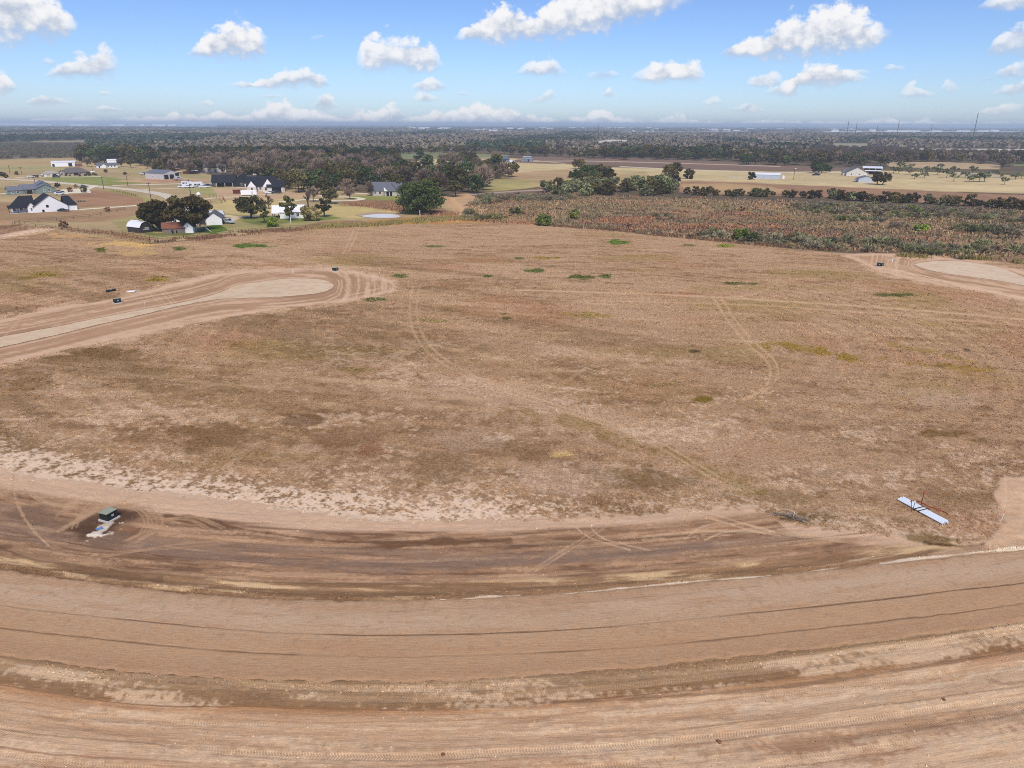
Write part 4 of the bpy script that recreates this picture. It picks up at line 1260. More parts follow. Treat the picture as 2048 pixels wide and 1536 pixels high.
def cards(rng, cen, size, aspect=1.0, dirs=None, flat=0.0):
    """small quads at centres, random (or given) long directions"""
    n = len(cen)
    if dirs is None:
        a = rng.normal(size=(n, 3))
    else:
        a = dirs + rng.normal(size=(n, 3)) * .25
    a /= np.linalg.norm(a, axis=1, keepdims=True) + 1e-9
    b = rng.normal(size=(n, 3))
    b[:, 2] *= 1 - flat
    b -= (b * a).sum(1, keepdims=True) * a
    b /= np.linalg.norm(b, axis=1, keepdims=True) + 1e-9
    sz = size * (0.6 + 0.8 * rng.random((n, 1)))
    a = a * sz * .5 * aspect
    b = b * sz * .5
    V = np.stack([cen - a - b * .7, cen + a * .15 - b, cen + a + b * .5, cen - a * .3 + b], axis=1).reshape(-1, 3)
    F = np.arange(4 * n).reshape(-1, 4)
    return V, F


def tree_meshes(seed, H, W, leaf=.5, n_leaf=1500, clumps=26, trunk=.25, base=.30, bare=False, stems=1, lean=(0, 0), open_=0.0, limb=7, low=False):
    """trunk mesh with limbs and crown mesh of small leaf faces gathered in clumps"""
    rng = np.random.default_rng(seed)
    zb = H * base
    cen, rad = [], []
    tries = 0
    while len(cen) < clumps and tries < 4000:
        tries += 1
        p = rng.uniform(-1, 1, 3)
        q = np.linalg.norm(p * np.array([1, 1, 1.0 if p[2] > 0 else 1.25]))
        if q > 1 or q < .35 + .2 * open_:
            continue
        rr = rng.uniform(.16, .30) * W * .5 * (1.15 - .25 * open_)
        c = np.array([p[0] * (W / 2 - rr * .6), p[1] * (W / 2 - rr * .6), zb + (H - zb) * (.42 + .58 * p[2] * .92)])
        c[0] += lean[0] * c[2] / H * W * .4
        c[1] += lean[1] * c[2] / H * W * .4
        if cen and min(np.linalg.norm((c - k) * np.array([1, 1, 1.3])) for k in cen) < rr * .75:
            continue
        cen.append(c)
        rad.append(rr)
    cen, rad = np.array(cen), np.array(rad)
    per = max(4, n_leaf // len(cen))
    P, T, Dr = [], [], []
    for c, r in zip(cen, rad):
        v = rng.normal(size=(per, 3))
        v /= np.linalg.norm(v, axis=1, keepdims=True)
        q = r * rng.random((per, 1)) ** .45
        pt = c + v * q * np.array([1.1, 1.1, .72])
        P.append(pt)
        T.append(np.clip(rng.random() * .55 + rng.random(per) * .45, 0, 1))
        o = pt - np.array([lean[0] * W * .15, lean[1] * W * .15, zb * .8])
        Dr.append(o / (np.linalg.norm(o, axis=1, keepdims=True) + 1e-6))
    P, T, Dr = np.concatenate(P), np.concatenate(T), np.concatenate(Dr)
    if bare:
        V, F = cards(rng, P, leaf * .42, 5.0, Dr)
    else:
        V, F = cards(rng, P, leaf, 1.3)
    V[:, 2] = np.maximum(V[:, 2], .05)
    crown = mesh_np('crown', V, F, False)
    flt_attr(crown, 'tone', np.repeat(T, 4))
    tv, tf, off = [], [], 0

    def add(pts, rads, sides=5):
        nonlocal off
        v, f = tube_np(pts, rads, sides)
        tv.append(v)
        tf.append(f + off)
        off += len(v)

    for s_ in range(stems):
        a0 = 2 * math.pi * s_ / stems + rng.random()
        ox, oy = (math.cos(a0) * trunk * 1.6 * (stems > 1), math.sin(a0) * trunk * 1.6 * (stems > 1))
        fork = np.array([ox * 3 + lean[0] * W * .22, oy * 3 + lean[1] * W * .22, zb * 1.05 + H * .06])
        add([(ox, oy, -.15), (ox * 1.3 + lean[0] * W * .04, oy * 1.3 + lean[1] * W * .04, zb * .4), tuple(fork)], [trunk * 1.35, trunk, trunk * .8], 7)
        pick = rng.permutation(len(cen))[:limb]
        for k in pick:
            e = cen[k]
            mid = fork * .45 + e * .55 + rng.normal(size=3) * W * .03
            mid[2] = fork[2] + (e[2] - fork[2]) * .45
            add([tuple(fork), tuple(mid), tuple(e)], [trunk * .55, trunk * .32, trunk * .10], 5)
            if bare:
                for q in range(2):
                    e2 = e + rng.normal(size=3) * rad[k] * .9
                    add([tuple(mid), tuple((mid + e2) / 2 + rng.normal(size=3) * .3), tuple(e2)], [trunk * .22, trunk * .14, trunk * .05], 4)
    tr = mesh_np('trunk', np.concatenate(tv), np.concatenate(tf), True)
    return tr, crown


def make_tree(name, meshes, mat, loc, label, cat='tree', group=None, scale=1.0, rot=0.0, sz=None):
    t = bpy.data.objects.new(name, None)
    COL.objects.link(t)
    t.empty_display_size = .5
    t.location = (loc[0], loc[1], 0)
    t.rotation_euler = (0, 0, rot)
    t.scale = (scale, scale, scale if sz is None else sz)
    t['label'] = label
    t['category'] = cat
    if group:
        t['group'] = group
    for nm, me, mm in (('trunk', meshes[0], BARK), ('crown', meshes[1], mat)):
        if me is None:
            continue
        o = bpy.data.objects.new(nm, me)
        COL.objects.link(o)
        o.parent = t
        if len(me.materials) == 0:
            me.materials.append(mm)
        if me.materials[0] != mm:
            o.material_slots[0].link = 'OBJECT'
            o.material_slots[0].material = mm
    return t


rnd = random.Random(7)

# ---- single trees that stand out
def big_tree(name, px, base_y, x0, x1, top_y, kind, label, seed, leaf=.5, n=5000, clumps=40, cat='tree', zoff=0.0, **kw):
    g = G(px, base_y)
    mp = mpp(px, base_y)
    W = (x1 - x0) * mp
    # height from the photo: the top seen at top_y above the base point
    v = ray(px, top_y)
    t = g.y / v.y
    H = CAM_H + v.z * t
    H = max(H, 1.0)
    me = tree_meshes(seed, H, W, leaf, n, clumps, **kw)
    return make_tree(name, me, FM[kind], g, label, cat)


big_tree('live_oak', 842, 428, 788, 890, 361, 'evergreen', 'huge dark evergreen live oak with a round crown beside the pond', 101, .6, 9000, 64, trunk=.55, base=.10, stems=3, limb=9)
big_tree('oak', 316, 462, 276, 352, 402, 'dark', 'dark broad oak on the left of the pair over the old white farmhouse', 102, .65, 5200, 46, trunk=.5, base=.24, stems=2, limb=10, open_=.5)
big_tree('oak', 382, 464, 336, 428, 389, 'dark', 'tallest dark oak, right one of the pair over the old white farmhouse', 103, .65, 5400, 46, trunk=.55, base=.30, stems=2, limb=12, open_=.6)
big_tree('oak', 503, 437, 468, 534, 391, 'olive', 'olive oak on the lawn left of the small white cottage', 104, .55, 2800, 32, trunk=.34, base=.27, limb=10, open_=.6)
big_tree('oak', 531, 446, 500, 530, 406, 'olive', 'thin leaning olive oak next to the bright green bush', 105, .5, 1300, 18, trunk=.22, base=.30, lean=(-.7, .2), open_=1)
big_tree('bare_tree', 538, 418, 526, 556, 390, 'brown', 'small leafless tree in the straw paddock behind the olive oak', 106, .7, 220, 14, trunk=.2, base=.3, bare=True, open_=1)
big_tree('oak', 580, 441, 563, 598, 391, 'olive', 'upright olive tree in front of the white cottage porch', 107, .5, 2000, 22, trunk=.26, base=.22, open_=.5)
big_tree('bush', 545, 453, 532, 558, 433, 'lime', 'round bright green bush on the lawn edge before the cottage', 108, .35, 2600, 24, 'bush', trunk=.08, base=.02)
big_tree('leaning_tree', 626, 441, 603, 648, 408, 'straw', 'straw coloured bushy tree right of the white cottage', 109, .5, 2000, 26, trunk=.3, base=.05, lean=(-.25, 0), open_=1)
big_tree('dead_tree', 622, 440, 600, 618, 380, 'brown', 'tall dead leaning trunk behind the straw coloured bush', 110, .7, 60, 8, trunk=.32, base=.55, bare=True, lean=(-.9, 0), limb=4)
big_tree('oak', 649, 434, 630, 667, 396, 'olive', 'single upright oak on the lawn between cottage and pond', 111, .5, 1700, 20, trunk=.3, base=.32, open_=.6)
big_tree('oak', 662, 408, 646, 682, 376, 'olive', 'olive oak on the loop drive left of the grey roofed house', 112, .55, 2000, 24, trunk=.26, base=.35)
big_tree('bare_tree', 627, 404, 610, 640, 370, 'brown', 'bare grey tree standing by the loop drive', 113, .8, 380, 16, trunk=.22, base=.3, bare=True, open_=1)
big_tree('oak', 700, 398, 690, 716, 372, 'brown', 'small bare oak inside the loop drive', 114, .7, 500, 16, trunk=.22, base=.3, bare=True)
big_tree('oak', 742, 392, 729, 750, 362, 'brown', 'russet oak at the left corner of the grey roofed house', 115, .7, 700, 18, trunk=.24, base=.3, bare=True)
big_tree('round_oak', 1157, 338, 1144, 1170, 317, 'dark', 'lone round dark oak in the yellow field before the ploughed land', 116, .8, 1800, 28, trunk=.3, base=.24)
big_tree('oak', 795, 327, 783, 811, 309, 'dark', 'round dark oak on the pasture edge left of the tall evergreen', 117, .9, 1600, 26, trunk=.35, base=.22)
big_tree('evergreen_tree', 840, 321, 825, 856, 294, 'evergreen', 'tall evergreen tree rising alone from the green pasture', 118, .9, 1600, 24, trunk=.35, base=.12)
big_tree('oak', 1754, 369, 1740, 1770, 342, 'dark', 'nearly black oak beside the pale blue shed', 119, .6, 2600, 28, trunk=.35, base=.22)
big_tree('oak', 1765, 370, 1758, 1785, 343, 'dark', 'dark brown oak leaning out right of the nearly black oak', 120, .6, 1900, 24, trunk=.32, base=.26, lean=(.2, 0))
big_tree('shrub_tree', 1502, 359, 1492, 1510, 342, 'dark', 'dark shrubby tree at the left end of the long white shed', 121, .6, 1500, 22, trunk=.2, base=.06)
big_tree('bush', 1088, 451, 1071, 1107, 427, 'green', 'big round olive green bush at the corner of the scrub', 122, .45, 3200, 32, 'bush', trunk=.15, base=.02)
big_tree('bush', 985, 440, 963, 1010, 429, 'straw', 'low yellowing bush on the field edge left of the round bush', 123, .4, 1500, 26, 'bush', trunk=.1, base=.02)
big_tree('bush', 1150, 438, 1135, 1163, 418, 'lime', 'bright green mesquite bush in the middle of the scrub', 124, .4, 900, 18, 'bush', trunk=.12, base=.10, open_=1)
big_tree('bush', 1480, 480, 1462, 1498, 454, 'lime', 'bright lime green bush at the near edge of the scrub', 125, .4, 1700, 24, 'bush', trunk=.12, base=.04)
big_tree('bush', 1505, 484, 1490, 1518, 465, 'green', 'dark green low bush right against the lime green bush', 126, .4, 1200, 20, 'bush', trunk=.1, base=.02)
big_tree('bush', 1842, 462, 1826, 1856, 448, 'lime', 'pale lime green shrub far out in the scrub on the right', 127, .4, 900, 18, 'bush', trunk=.1, base=.04)
big_tree('bush', 1930, 520, 1915, 1945, 487, 'sage', 'slender green top shrub behind the right hand turning circle', 128, .4, 700, 16, 'bush', trunk=.1, base=.2, open_=1)
big_tree('bush', 1258, 461, 1251, 1265, 444, 'redgrass', 'small red brown conifer shaped shrub on the scrub edge', 129, .4, 500, 12, 'bush', trunk=.06, base=.02)
big_tree('bush', 1484, 422, 1479, 1491, 411, 'rust', 'small dark red shrub alone in the open scrub', 130, .4, 300, 10, 'bush', trunk=.06, base=.02)

# ---- prototypes for the woods
PROTO = {}
for k, (kind, specs) in {
    'oak_dark': ('dark', dict(H=11, W=13, leaf=.95, n_leaf=900, clumps=24, trunk=.32, base=.24)),
    'oak_olive': ('olive', dict(H=10, W=11, leaf=.9, n_leaf=800, clumps=22, trunk=.28, base=.26)),
    'oak_green': ('evergreen', dict(H=11, W=13, leaf=.95, n_leaf=950, clumps=24, trunk=.32, base=.20)),
    'oak_bare': ('brown', dict(H=10.5, W=11.5, leaf=1.0, n_leaf=760, clumps=22, trunk=.27, base=.28, bare=True)),
    'shrub': ('dark', dict(H=5.5, W=6.5, leaf=.6, n_leaf=700, clumps=20, trunk=.14, base=.05)),
    'shrub_green': ('green', dict(H=5.0, W=7.0, leaf=.6, n_leaf=700, clumps=20, trunk=.14, base=.03)),
    'mesquite': ('grey', dict(H=1.9, W=6.0, leaf=.46, n_leaf=240, clumps=14, trunk=.08, base=.12, bare=True, stems=3, open_=.5, limb=4)),
    'orchard': ('sage', dict(H=6, W=8, leaf=.7, n_leaf=420, clumps=16, trunk=.2, base=.32, open_=1)),
}.items():
    PROTO[k] = (kind, [tree_meshes(300 + i * 17 + len(k), **specs) for i in range(4)])


def inside(px, py, poly):
    c = False
    j = len(poly) - 1
    for i in range(len(poly)):
        xi, yi = poly[i]
        xj, yj = poly[j]
        if ((yi > py) != (yj > py)) and px < (xj - xi) * (py - yi) / (yj - yi) + xi:
            c = not c
        j = i
    return c


def scatter(poly, n, gap, seed):
    """points on the ground inside a surveyed outline, kept gap metres apart"""
    r = random.Random(seed)
    gp = [G(x, max(y, 258)) for x, y in poly]
    x0, x1 = min(p.x for p in gp), max(p.x for p in gp)
    y0, y1 = min(p.y for p in gp), max(p.y for p in gp)
    out, cell = [], {}
    for _ in range(n * 60):
        if len(out) >= n:
            break
        X, Y = r.uniform(x0, x1), r.uniform(y0, y1)
        sx_, sy_ = survey(np.array([X]), np.array([Y]))
        if not inside(float(sx_[0]), float(sy_[0]), poly):
            continue
        cx, cy_ = int(X // gap), int(Y // gap)
        if any((X - a) ** 2 + (Y - b) ** 2 < gap * gap for i in (-1, 0, 1) for j in (-1, 0, 1) for a, b in cell.get((cx + i, cy_ + j), ())):
            continue
        cell.setdefault((cx, cy_), []).append((X, Y))
        out.append((X, Y))
    return out


ORD = ['leftmost', 'second', 'third', 'fourth', 'fifth', 'sixth', 'seventh', 'eighth', 'ninth', 'tenth', 'eleventh', 'twelfth', 'thirteenth', 'fourteenth', 'fifteenth', 'sixteenth', 'seventeenth', 'eighteenth', 'nineteenth', 'twentieth',
       'twenty-first', 'twenty-second', 'twenty-third', 'twenty-fourth', 'twenty-fifth', 'twenty-sixth', 'twenty-seventh', 'twenty-eighth', 'twenty-ninth', 'thirtieth']
NAMES = {'oak_dark': ('oak', 'dark'), 'oak_olive': ('oak', 'olive'), 'oak_green': ('live_oak', 'evergreen'), 'oak_bare': ('bare_tree', 'bare brown'), 'shrub': ('shrub', 'dark'), 'shrub_green': ('shrub', 'green'), 'mesquite': ('mesquite', 'grey'), 'orchard': ('small_tree', 'pale green')}


def plant(points, mix, where, group, seed, smin=.75, smax=1.2, ordinals=True, cat='tree', kinds=None):
    r = random.Random(seed)
    items = []
    for X, Y in points:
        key = r.choices([m[0] for m in mix], [m[1] for m in mix])[0]
        items.append((key, X, Y, r.uniform(smin, smax)))
    by = {}
    for it in items:
        by.setdefault(it[0], []).append(it)
    for key, L in by.items():
        kind, protos = PROTO[key]
        nm, adj = NAMES[key]
        L.sort(key=lambda q: q[1] / q[2])
        noun = nm.replace('_', ' ').replace('bare tree', 'tree')
        for i, (key_, X, Y, s) in enumerate(L):
            if ordinals and len(L) <= 30:
                o_ = ORD[i]
                lab = f"{o_} {adj} {noun} from the left {where}" if i else f"leftmost {adj} {noun} {where}"
            else:
                third = ('left of the', 'middle of the', 'right of the')[min(2, i * 3 // max(1, len(L)))]
                lab = f"{adj} {noun} in the {third} {where}"
            mk = FM[(kinds or {}).get(key, kind)]
            make_tree(nm, protos[r.randrange(4)], mk, (X, Y), lab, cat, group, s, r.uniform(0, 6.28), s * r.uniform(.85, 1.15))


# trees of the near wood on the left (trunks visible), with gaps for the houses in it
plant(scatter([(552, 372), (620, 350), (700, 345), (800, 352), (800, 392), (760, 388), (690, 392), (640, 395), (600, 388), (570, 378)], 85, 6.0, 1), [('oak_olive', 4), ('oak_bare', 4), ('oak_green', 2), ('oak_dark', 2)], 'wood behind the loop drive', 'oaks of the near wood', 1, .7, 1.15, False)
plant(scatter([(800, 345), (870, 335), (950, 338), (1000, 348), (985, 362), (965, 386), (900, 398), (865, 400), (800, 378)], 60, 6.0, 2), [('oak_dark', 3), ('oak_bare', 3), ('oak_green', 3), ('oak_olive', 2)], 'grove behind the huge oak', 'trees of the grove behind the live oak', 2, .75, 1.2, False)
plant(scatter([(960, 346), (1024, 348), (1024, 358), (975, 361)], 14, 7.0, 3), [('oak_dark', 2), ('oak_bare', 2)], 'at the right tip of the grove', 'trees at the tip of the grove', 3, .7, 1.0)
plant(scatter([(305, 352), (330, 336), (420, 322), (560, 322), (700, 324), (790, 332), (770, 342), (690, 344), (600, 352), (555, 368), (480, 350), (420, 347)], 210, 8.5, 4), [('oak_bare', 8), ('oak_dark', 1.0), ('oak_olive', .5)], 'brown wood behind the dark house', 'trees of the brown wood', 4, .75, 1.15, False)
plant(scatter([(150, 325), (190, 316), (300, 316), (330, 326), (310, 334), (240, 328)], 60, 9.0, 5), [('oak_green', 5), ('oak_dark', 3), ('oak_olive', 1)], 'dark wood behind the white barn', 'trees of the dark wood', 5, .9, 1.3, False)
DARK_BELT = scatter([(310, 320), (500, 312), (660, 312), (790, 318), (790, 330), (560, 321), (420, 322), (330, 332)], 130, 10.5, 6)
# lone trees round the houses on the left
for i, (x, y, s, key, lab) in enumerate([
        (176, 333, .75, 'oak_bare', 'left one of the two bare trees right of the white barn'), (194, 333, .7, 'oak_bare', 'right one of the two bare trees beside the white barn'),
        (243, 334, .7, 'oak_bare', 'bare tree at the right end of the long white house'), (262, 335, .85, 'oak_olive', 'olive tree on the drive left of the metal workshop'),
        (296, 337, .8, 'oak_olive', 'yellowish tree behind the metal workshop'), (332, 338, .85, 'oak_bare', 'bare tree behind the ridge of the metal workshop'),
        (478, 364, .8, 'oak_bare', 'tree between the dark house and the unfinished house'), (505, 358, .9, 'oak_olive', 'round russet tree behind the dark house'),
        (548, 370, .95, 'oak_green', 'evergreen oak behind the unfinished white house')]):
    kind, pr = PROTO[key]
    make_tree(NAMES[key][0], pr[i % 4], FM[kind], G(x, y), lab, 'tree', None, s, i * 1.3)
# pasture trees and thickets in the middle
plant(scatter([(896, 330), (905, 322), (945, 324), (952, 331), (940, 334)], 9, 8, 7), [('oak_dark', 3), ('oak_bare', 1)], 'in the clump on the yellow pasture', 'trees of the pasture clump', 7, .8, 1.1)
plant(scatter([(1068, 392), (1090, 380), (1150, 374), (1200, 372), (1290, 366), (1345, 372), (1352, 390), (1250, 394), (1150, 392)], 46, 5.2, 8), [('shrub_green', 4), ('shrub', 3)], 'thicket along the far side of the scrub', 'bushes of the thicket', 8, .9, 1.45, False, 'bush', {'shrub_green': 'sage'})
plant(scatter([(1140, 368), (1165, 352), (1230, 352), (1250, 364), (1200, 372), (1160, 372)], 14, 6, 9), [('oak_dark', 2), ('oak_green', 2), ('oak_olive', 1)], 'standing above the thicket', 'trees above the thicket', 9, .7, .95)
plant(scatter([(1262, 384), (1290, 372), (1340, 374), (1344, 390), (1270, 392)], 10, 5, 10), [('shrub', 1), ('shrub_green', 1)], 'at the right end of the thicket', 'bushes at the end of the thicket', 10, 1.1, 1.5, True, 'bush', {'shrub_green': 'green'})
plant([tuple(G(x, y)[:2]) for x, y in ((1338, 357), (1352, 355), (1346, 352))], [('oak_dark', 1)], 'in the clump on the pasture by the track', 'trees on the pasture by the track', 11, .75, 1.0)
plant([tuple(G(x, y)[:2]) for x, y in ((1378, 358), (1340, 364), (1349, 368))], [('shrub', 1), ('shrub_green', 1)], 'near the pasture clump', 'bushes by the pasture clump', 12, 1.0, 1.5, True, 'bush', {'shrub_green': 'green'})
# hedgerow behind the scrub
HEDGE = [(1374, 388, .8), (1392, 390, 1.0), (1408, 391, 1.1), (1420, 388, 1.0), (1432, 391, .8), (1455, 392, .8), (1468, 393, .9), (1480, 391, .9), (1505, 392, .9), (1514, 393, 1.1), (1528, 394, 1.1), (1545, 392, .6), (1571, 393, .8), (1585, 395, 1.0), (1606, 395, .8), (1622, 397, 1.0), (1636, 396, .9), (1664, 397, 1.2), (1680, 400, 1.1), (1692, 401, 1.0), (1705, 401, 1.1), (1722, 402, 1.2), (1740, 404, 1.0), (1756, 404, .8), (1772, 406, 1.2), (1790, 406, 1.3), (1806, 407, .9), (1824, 406, 1.25), (1858, 408, 1.1), (1866, 409, .8), (1890, 410, 1.1), (1908, 412, 1.2), (1938, 412, 1.2), (1958, 414, .8), (1978, 415, .9), (1998, 416, 1.2), (2016, 418, 1.35), (2036, 419, 1.0), (2056, 420, 1.1), (2080, 421, 1.2)]
r_ = random.Random(12)
for i, (x, y, s) in enumerate(HEDGE):
    key = 'shrub' if r_.random() < .68 else 'shrub_green'
    kk = 'dark' if key == 'shrub' else r_.choice(['olive', 'sage', 'olive'])
    nth = (ORD[i] + ' bush from the left') if 0 < i < 20 else ('leftmost bush' if i == 0 else ((ORD[39 - i] + ' bush from the right') if i < 39 else 'rightmost bush'))
    make_tree('hedge_bush', PROTO[key][1][r_.randrange(4)], FM[kk], G(x, y), f"{nth} in the hedgerow behind the scrub", 'bush', 'bushes of the hedgerow', s * .85, r_.uniform(0, 6), s * .85)
# far rows of trees on the right
plant(scatter([(1165, 317), (1240, 309), (1480, 315), (1480, 324), (1330, 320), (1200, 319)], 70, 9, 13), [('oak_dark', 4), ('oak_green', 2), ('oak_olive', 1)], 'row along the ploughed field', 'trees along the ploughed field', 13, .85, 1.25, False)
plant(scatter([(770, 311), (880, 305), (1020, 308), (1160, 312), (1160, 316), (1060, 312), (1000, 308), (780, 307)], 40, 10, 14), [('oak_dark', 2), ('oak_olive', 2), ('oak_bare', 1)], 'row behind the far farm', 'trees behind the far farm', 14, .8, 1.1, False)
plant(scatter([(1475, 330), (1490, 316), (1600, 318), (1760, 326), (1770, 334), (1700, 334), (1610, 332)], 75, 8, 15), [('oak_olive', 3), ('oak_dark', 3), ('oak_bare', 1.5), ('oak_green', 1)], 'row right of the ploughed field', 'trees at the end of the ploughed field', 15, .85, 1.2, False)
plant(scatter([(1770, 326), (1800, 318), (1950, 320), (2200, 326), (2200, 336), (2020, 331), (1900, 324), (1790, 328)], 80, 9, 16), [('oak_dark', 3), ('oak_bare', 3)], 'hedgerow beyond the right fields', 'trees of the right hand hedgerow', 16, .7, 1.1, False)
plant(scatter([(1995, 336), (2020, 330), (2030, 334), (2015, 338)], 4, 7, 17), [('oak_bare', 1)], 'at the corner of the far tan field', 'trees at the far field corner', 17, .8, 1.0)
plant([tuple(G(x, y)[:2]) for x, y in ((1628, 346), (1636, 347), (1643, 346), (1652, 346))], [('oak_green', 1)], 'on the lawn by the cream farmhouse', 'trees on the lawn of the cream farmhouse', 18, .62, .75)
plant([tuple(G(x, y)[:2]) for x, y in ((1787, 346), (1796, 348), (1812, 344), (1820, 349), (1829, 358), (1849, 356), (1853, 343), (1840, 349), (1868, 344), (1875, 349), (1893, 356), (1907, 363), (1908, 346), (1938, 364), (1947, 364), (1958, 364), (1968, 364), (1930, 356), (1945, 349), (2008, 369), (2000, 356), (1990, 350), (2030, 360), (2042, 358), (1880, 338), (1800, 338), (1822, 336))], [('orchard', 1)], 'in the grove right of the cream farmhouse', 'small trees right of the cream farmhouse', 19, .7, 1.05)

# ---- mesquite scrub
SC_PTS = scatter(SCRUB, 1700, 3.1, 20)
SC_PTS = [p for p in SC_PTS if fbm(np.array([p[0] * .6]), np.array([p[1] * .8]), 45.0, 3, 61)[0] * .6 + fbm(np.array([p[0] * .35]), np.array([p[1]]), 22.0, 3, 62)[0] * .4 > .525]
SC_PTS.sort(key=lambda q: math.hypot(*q))
r_ = random.Random(21)


def scrub_zone(X, Y):
    sx_, sy_ = survey(np.array([X]), np.array([Y]))
    h_ = 'left end' if sx_[0] < 1200 else 'left half' if sx_[0] < 1500 else 'right half' if sx_[0] < 1800 else 'right end'
    v_ = 'near edge' if Y < 250 else 'middle' if Y < 320 else 'far side'
    return f"{v_} of the scrub, {h_}"


for i, (X, Y) in enumerate(SC_PTS[:290]):
    kk = r_.choices(['grey', 'brown', 'sage', 'green'], [6, 1.2, 4.5, .4])[0]
    adj = {'grey': 'grey bare', 'brown': 'brown bare', 'sage': 'grey green', 'green': 'green leafed'}[kk]
    s = r_.uniform(.4, .8) if r_.random() < .6 else r_.uniform(.8, 1.4)
    make_tree('mesquite', PROTO['mesquite'][1][r_.randrange(4)], FM[kk], (X, Y), f"{adj} thorn bush at the {scrub_zone(X, Y)}", 'bush', 'thorn bushes of the scrub', s, r_.uniform(0, 6.28), s * r_.uniform(.8, 1.2))


def merged(name, items, label, cat, mats_slots):
    """many far plants as one mass: list of (mesh, x, y, scale, rot, tone shift)"""
    V, F, T, off = [], [], [], 0
    cache = {}
    for me, X, Y, s, sz, rot, tone in items:
        if me.name not in cache:
            co = np.empty(len(me.vertices) * 3, np.float32)
            me.vertices.foreach_get('co', co)
            ix = np.empty(len(me.loops), np.int32)
            me.loops.foreach_get('vertex_index', ix)
            tt = np.empty(len(me.vertices), np.float32)
            me.attributes['tone'].data.foreach_get('value', tt)
            cache[me.name] = (co.reshape(-1, 3), ix.reshape(-1, 4), tt)
        co, ix, tt = cache[me.name]
        c, s_ = math.cos(rot), math.sin(rot)
        V.append(np.stack([(co[:, 0] * c - co[:, 1] * s_) * s + X, (co[:, 0] * s_ + co[:, 1] * c) * s + Y, co[:, 2] * sz], axis=1))
        F.append(ix + off)
        T.append(np.clip(tt * .6 + tone, 0, 1))
        off += len(co)
    me = mesh_np(name, np.concatenate(V), np.concatenate(F), False)
    flt_attr(me, 'tone', np.concatenate(T))
    o = obj(name, me, mats_slots, kind='stuff')
    o['label'] = label
    o['category'] = cat
    return o


rest = SC_PTS[290:]
for kk, sel, lab in (('grey', lambda i: i % 5 in (0, 1, 2), 'grey thorn scrub covering the far part of the brush land'), ('sage', lambda i: i % 5 == 3, 'grey green brush scattered over the far brush land'), ('brown', lambda i: i % 5 == 4, 'brown brush scattered over the far brush land')):
    it = [(PROTO['mesquite'][1][r_.randrange(4)][1], X, Y, *((lambda s: (s, s * .95))(r_.uniform(.55, 1.05))), r_.uniform(0, 6.28), r_.uniform(-.1, .35)) for i, (X, Y) in enumerate(rest) if sel(i)]
    merged('scrub', it, lab, 'scrub', FM[kk])


# low growth between the thorn bushes
def scrub_grass():
    rng = np.random.default_rng(640)
    n = 90000
    d = np.exp(rng.uniform(math.log(195), math.log(470), n))
    a = rng.uniform(-.10, .80, n)
    X, Y = d * np.sin(a), d * np.cos(a)
    px, py = survey(X, Y)
    sdv = poly_sd(px, py, SCRUB)
    keep = (sdv > -5 * fbm(X, Y, 9.0, 3, 649) * rng.random(n)) & (fbm(X, Y, 7.0, 3, 641) + (rng.random(n) - .5) * .5 > .47)
    X, Y, d = X[keep], Y[keep], d[keep]
    n = len(X)
    k = 2
    zone = fbm(X * .5, Y, 16.0, 4, 642)
    X, Y, zone = (np.repeat(q, k) for q in (X, Y, zone))
    X, Y = X + rng.normal(size=n * k) * .3, Y + rng.normal(size=n * k) * .3
    h = (.25 + .5 * rng.random(n * k)) * (.6 + .9 * zone)
    w_ = .18 + .22 * rng.random(n * k)
    an = rng.random(n * k) * math.pi
    dx, dy = np.cos(an) * w_, np.sin(an) * w_
    lx, ly = rng.normal(size=n * k) * .25, rng.normal(size=n * k) * .25
    V = np.stack([np.stack([X - dx, Y - dy, 0 * X], 1), np.stack([X + dx, Y + dy, 0 * X], 1), np.stack([X + lx + dx * .5, Y + ly + dy * .5, h], 1), np.stack([X + lx - dx * .5, Y + ly - dy * .5, h], 1)], axis=1).reshape(-1, 3)
    me = mesh_np('scrub_grass', V, np.arange(4 * n * k).reshape(-1, 4), False)
    pal = np.array([lin(c) for c in ((150, 120, 96), (172, 142, 108), (136, 124, 90), (126, 110, 92), (164, 120, 90))], np.float32)
    pick = np.clip((fbm(X * .5, Y, 24.0, 4, 643) * 1.5 - .25 + (rng.random(n * k) - .5) * .35) * 5, 0, 4.99).astype(int)
    col_attr(me, 'albedo', np.repeat(pal[pick] * (.7 + .7 * rng.random((n * k, 1)).astype(np.float32)), 4, axis=0))
    m, nt, p = new_mat('scrub_stalks')
    p.inputs['Roughness'].default_value = 1
    p.inputs['Specular IOR Level'].default_value = 0
    nt.l.new(attr(nt, 'albedo'), p.inputs['Base Color'])
    o = obj('scrub_grass', me, m, kind='stuff')
    o['label'] = 'rough russet and olive weeds between the thorn bushes'
    o['category'] = 'grass'


scrub_grass()


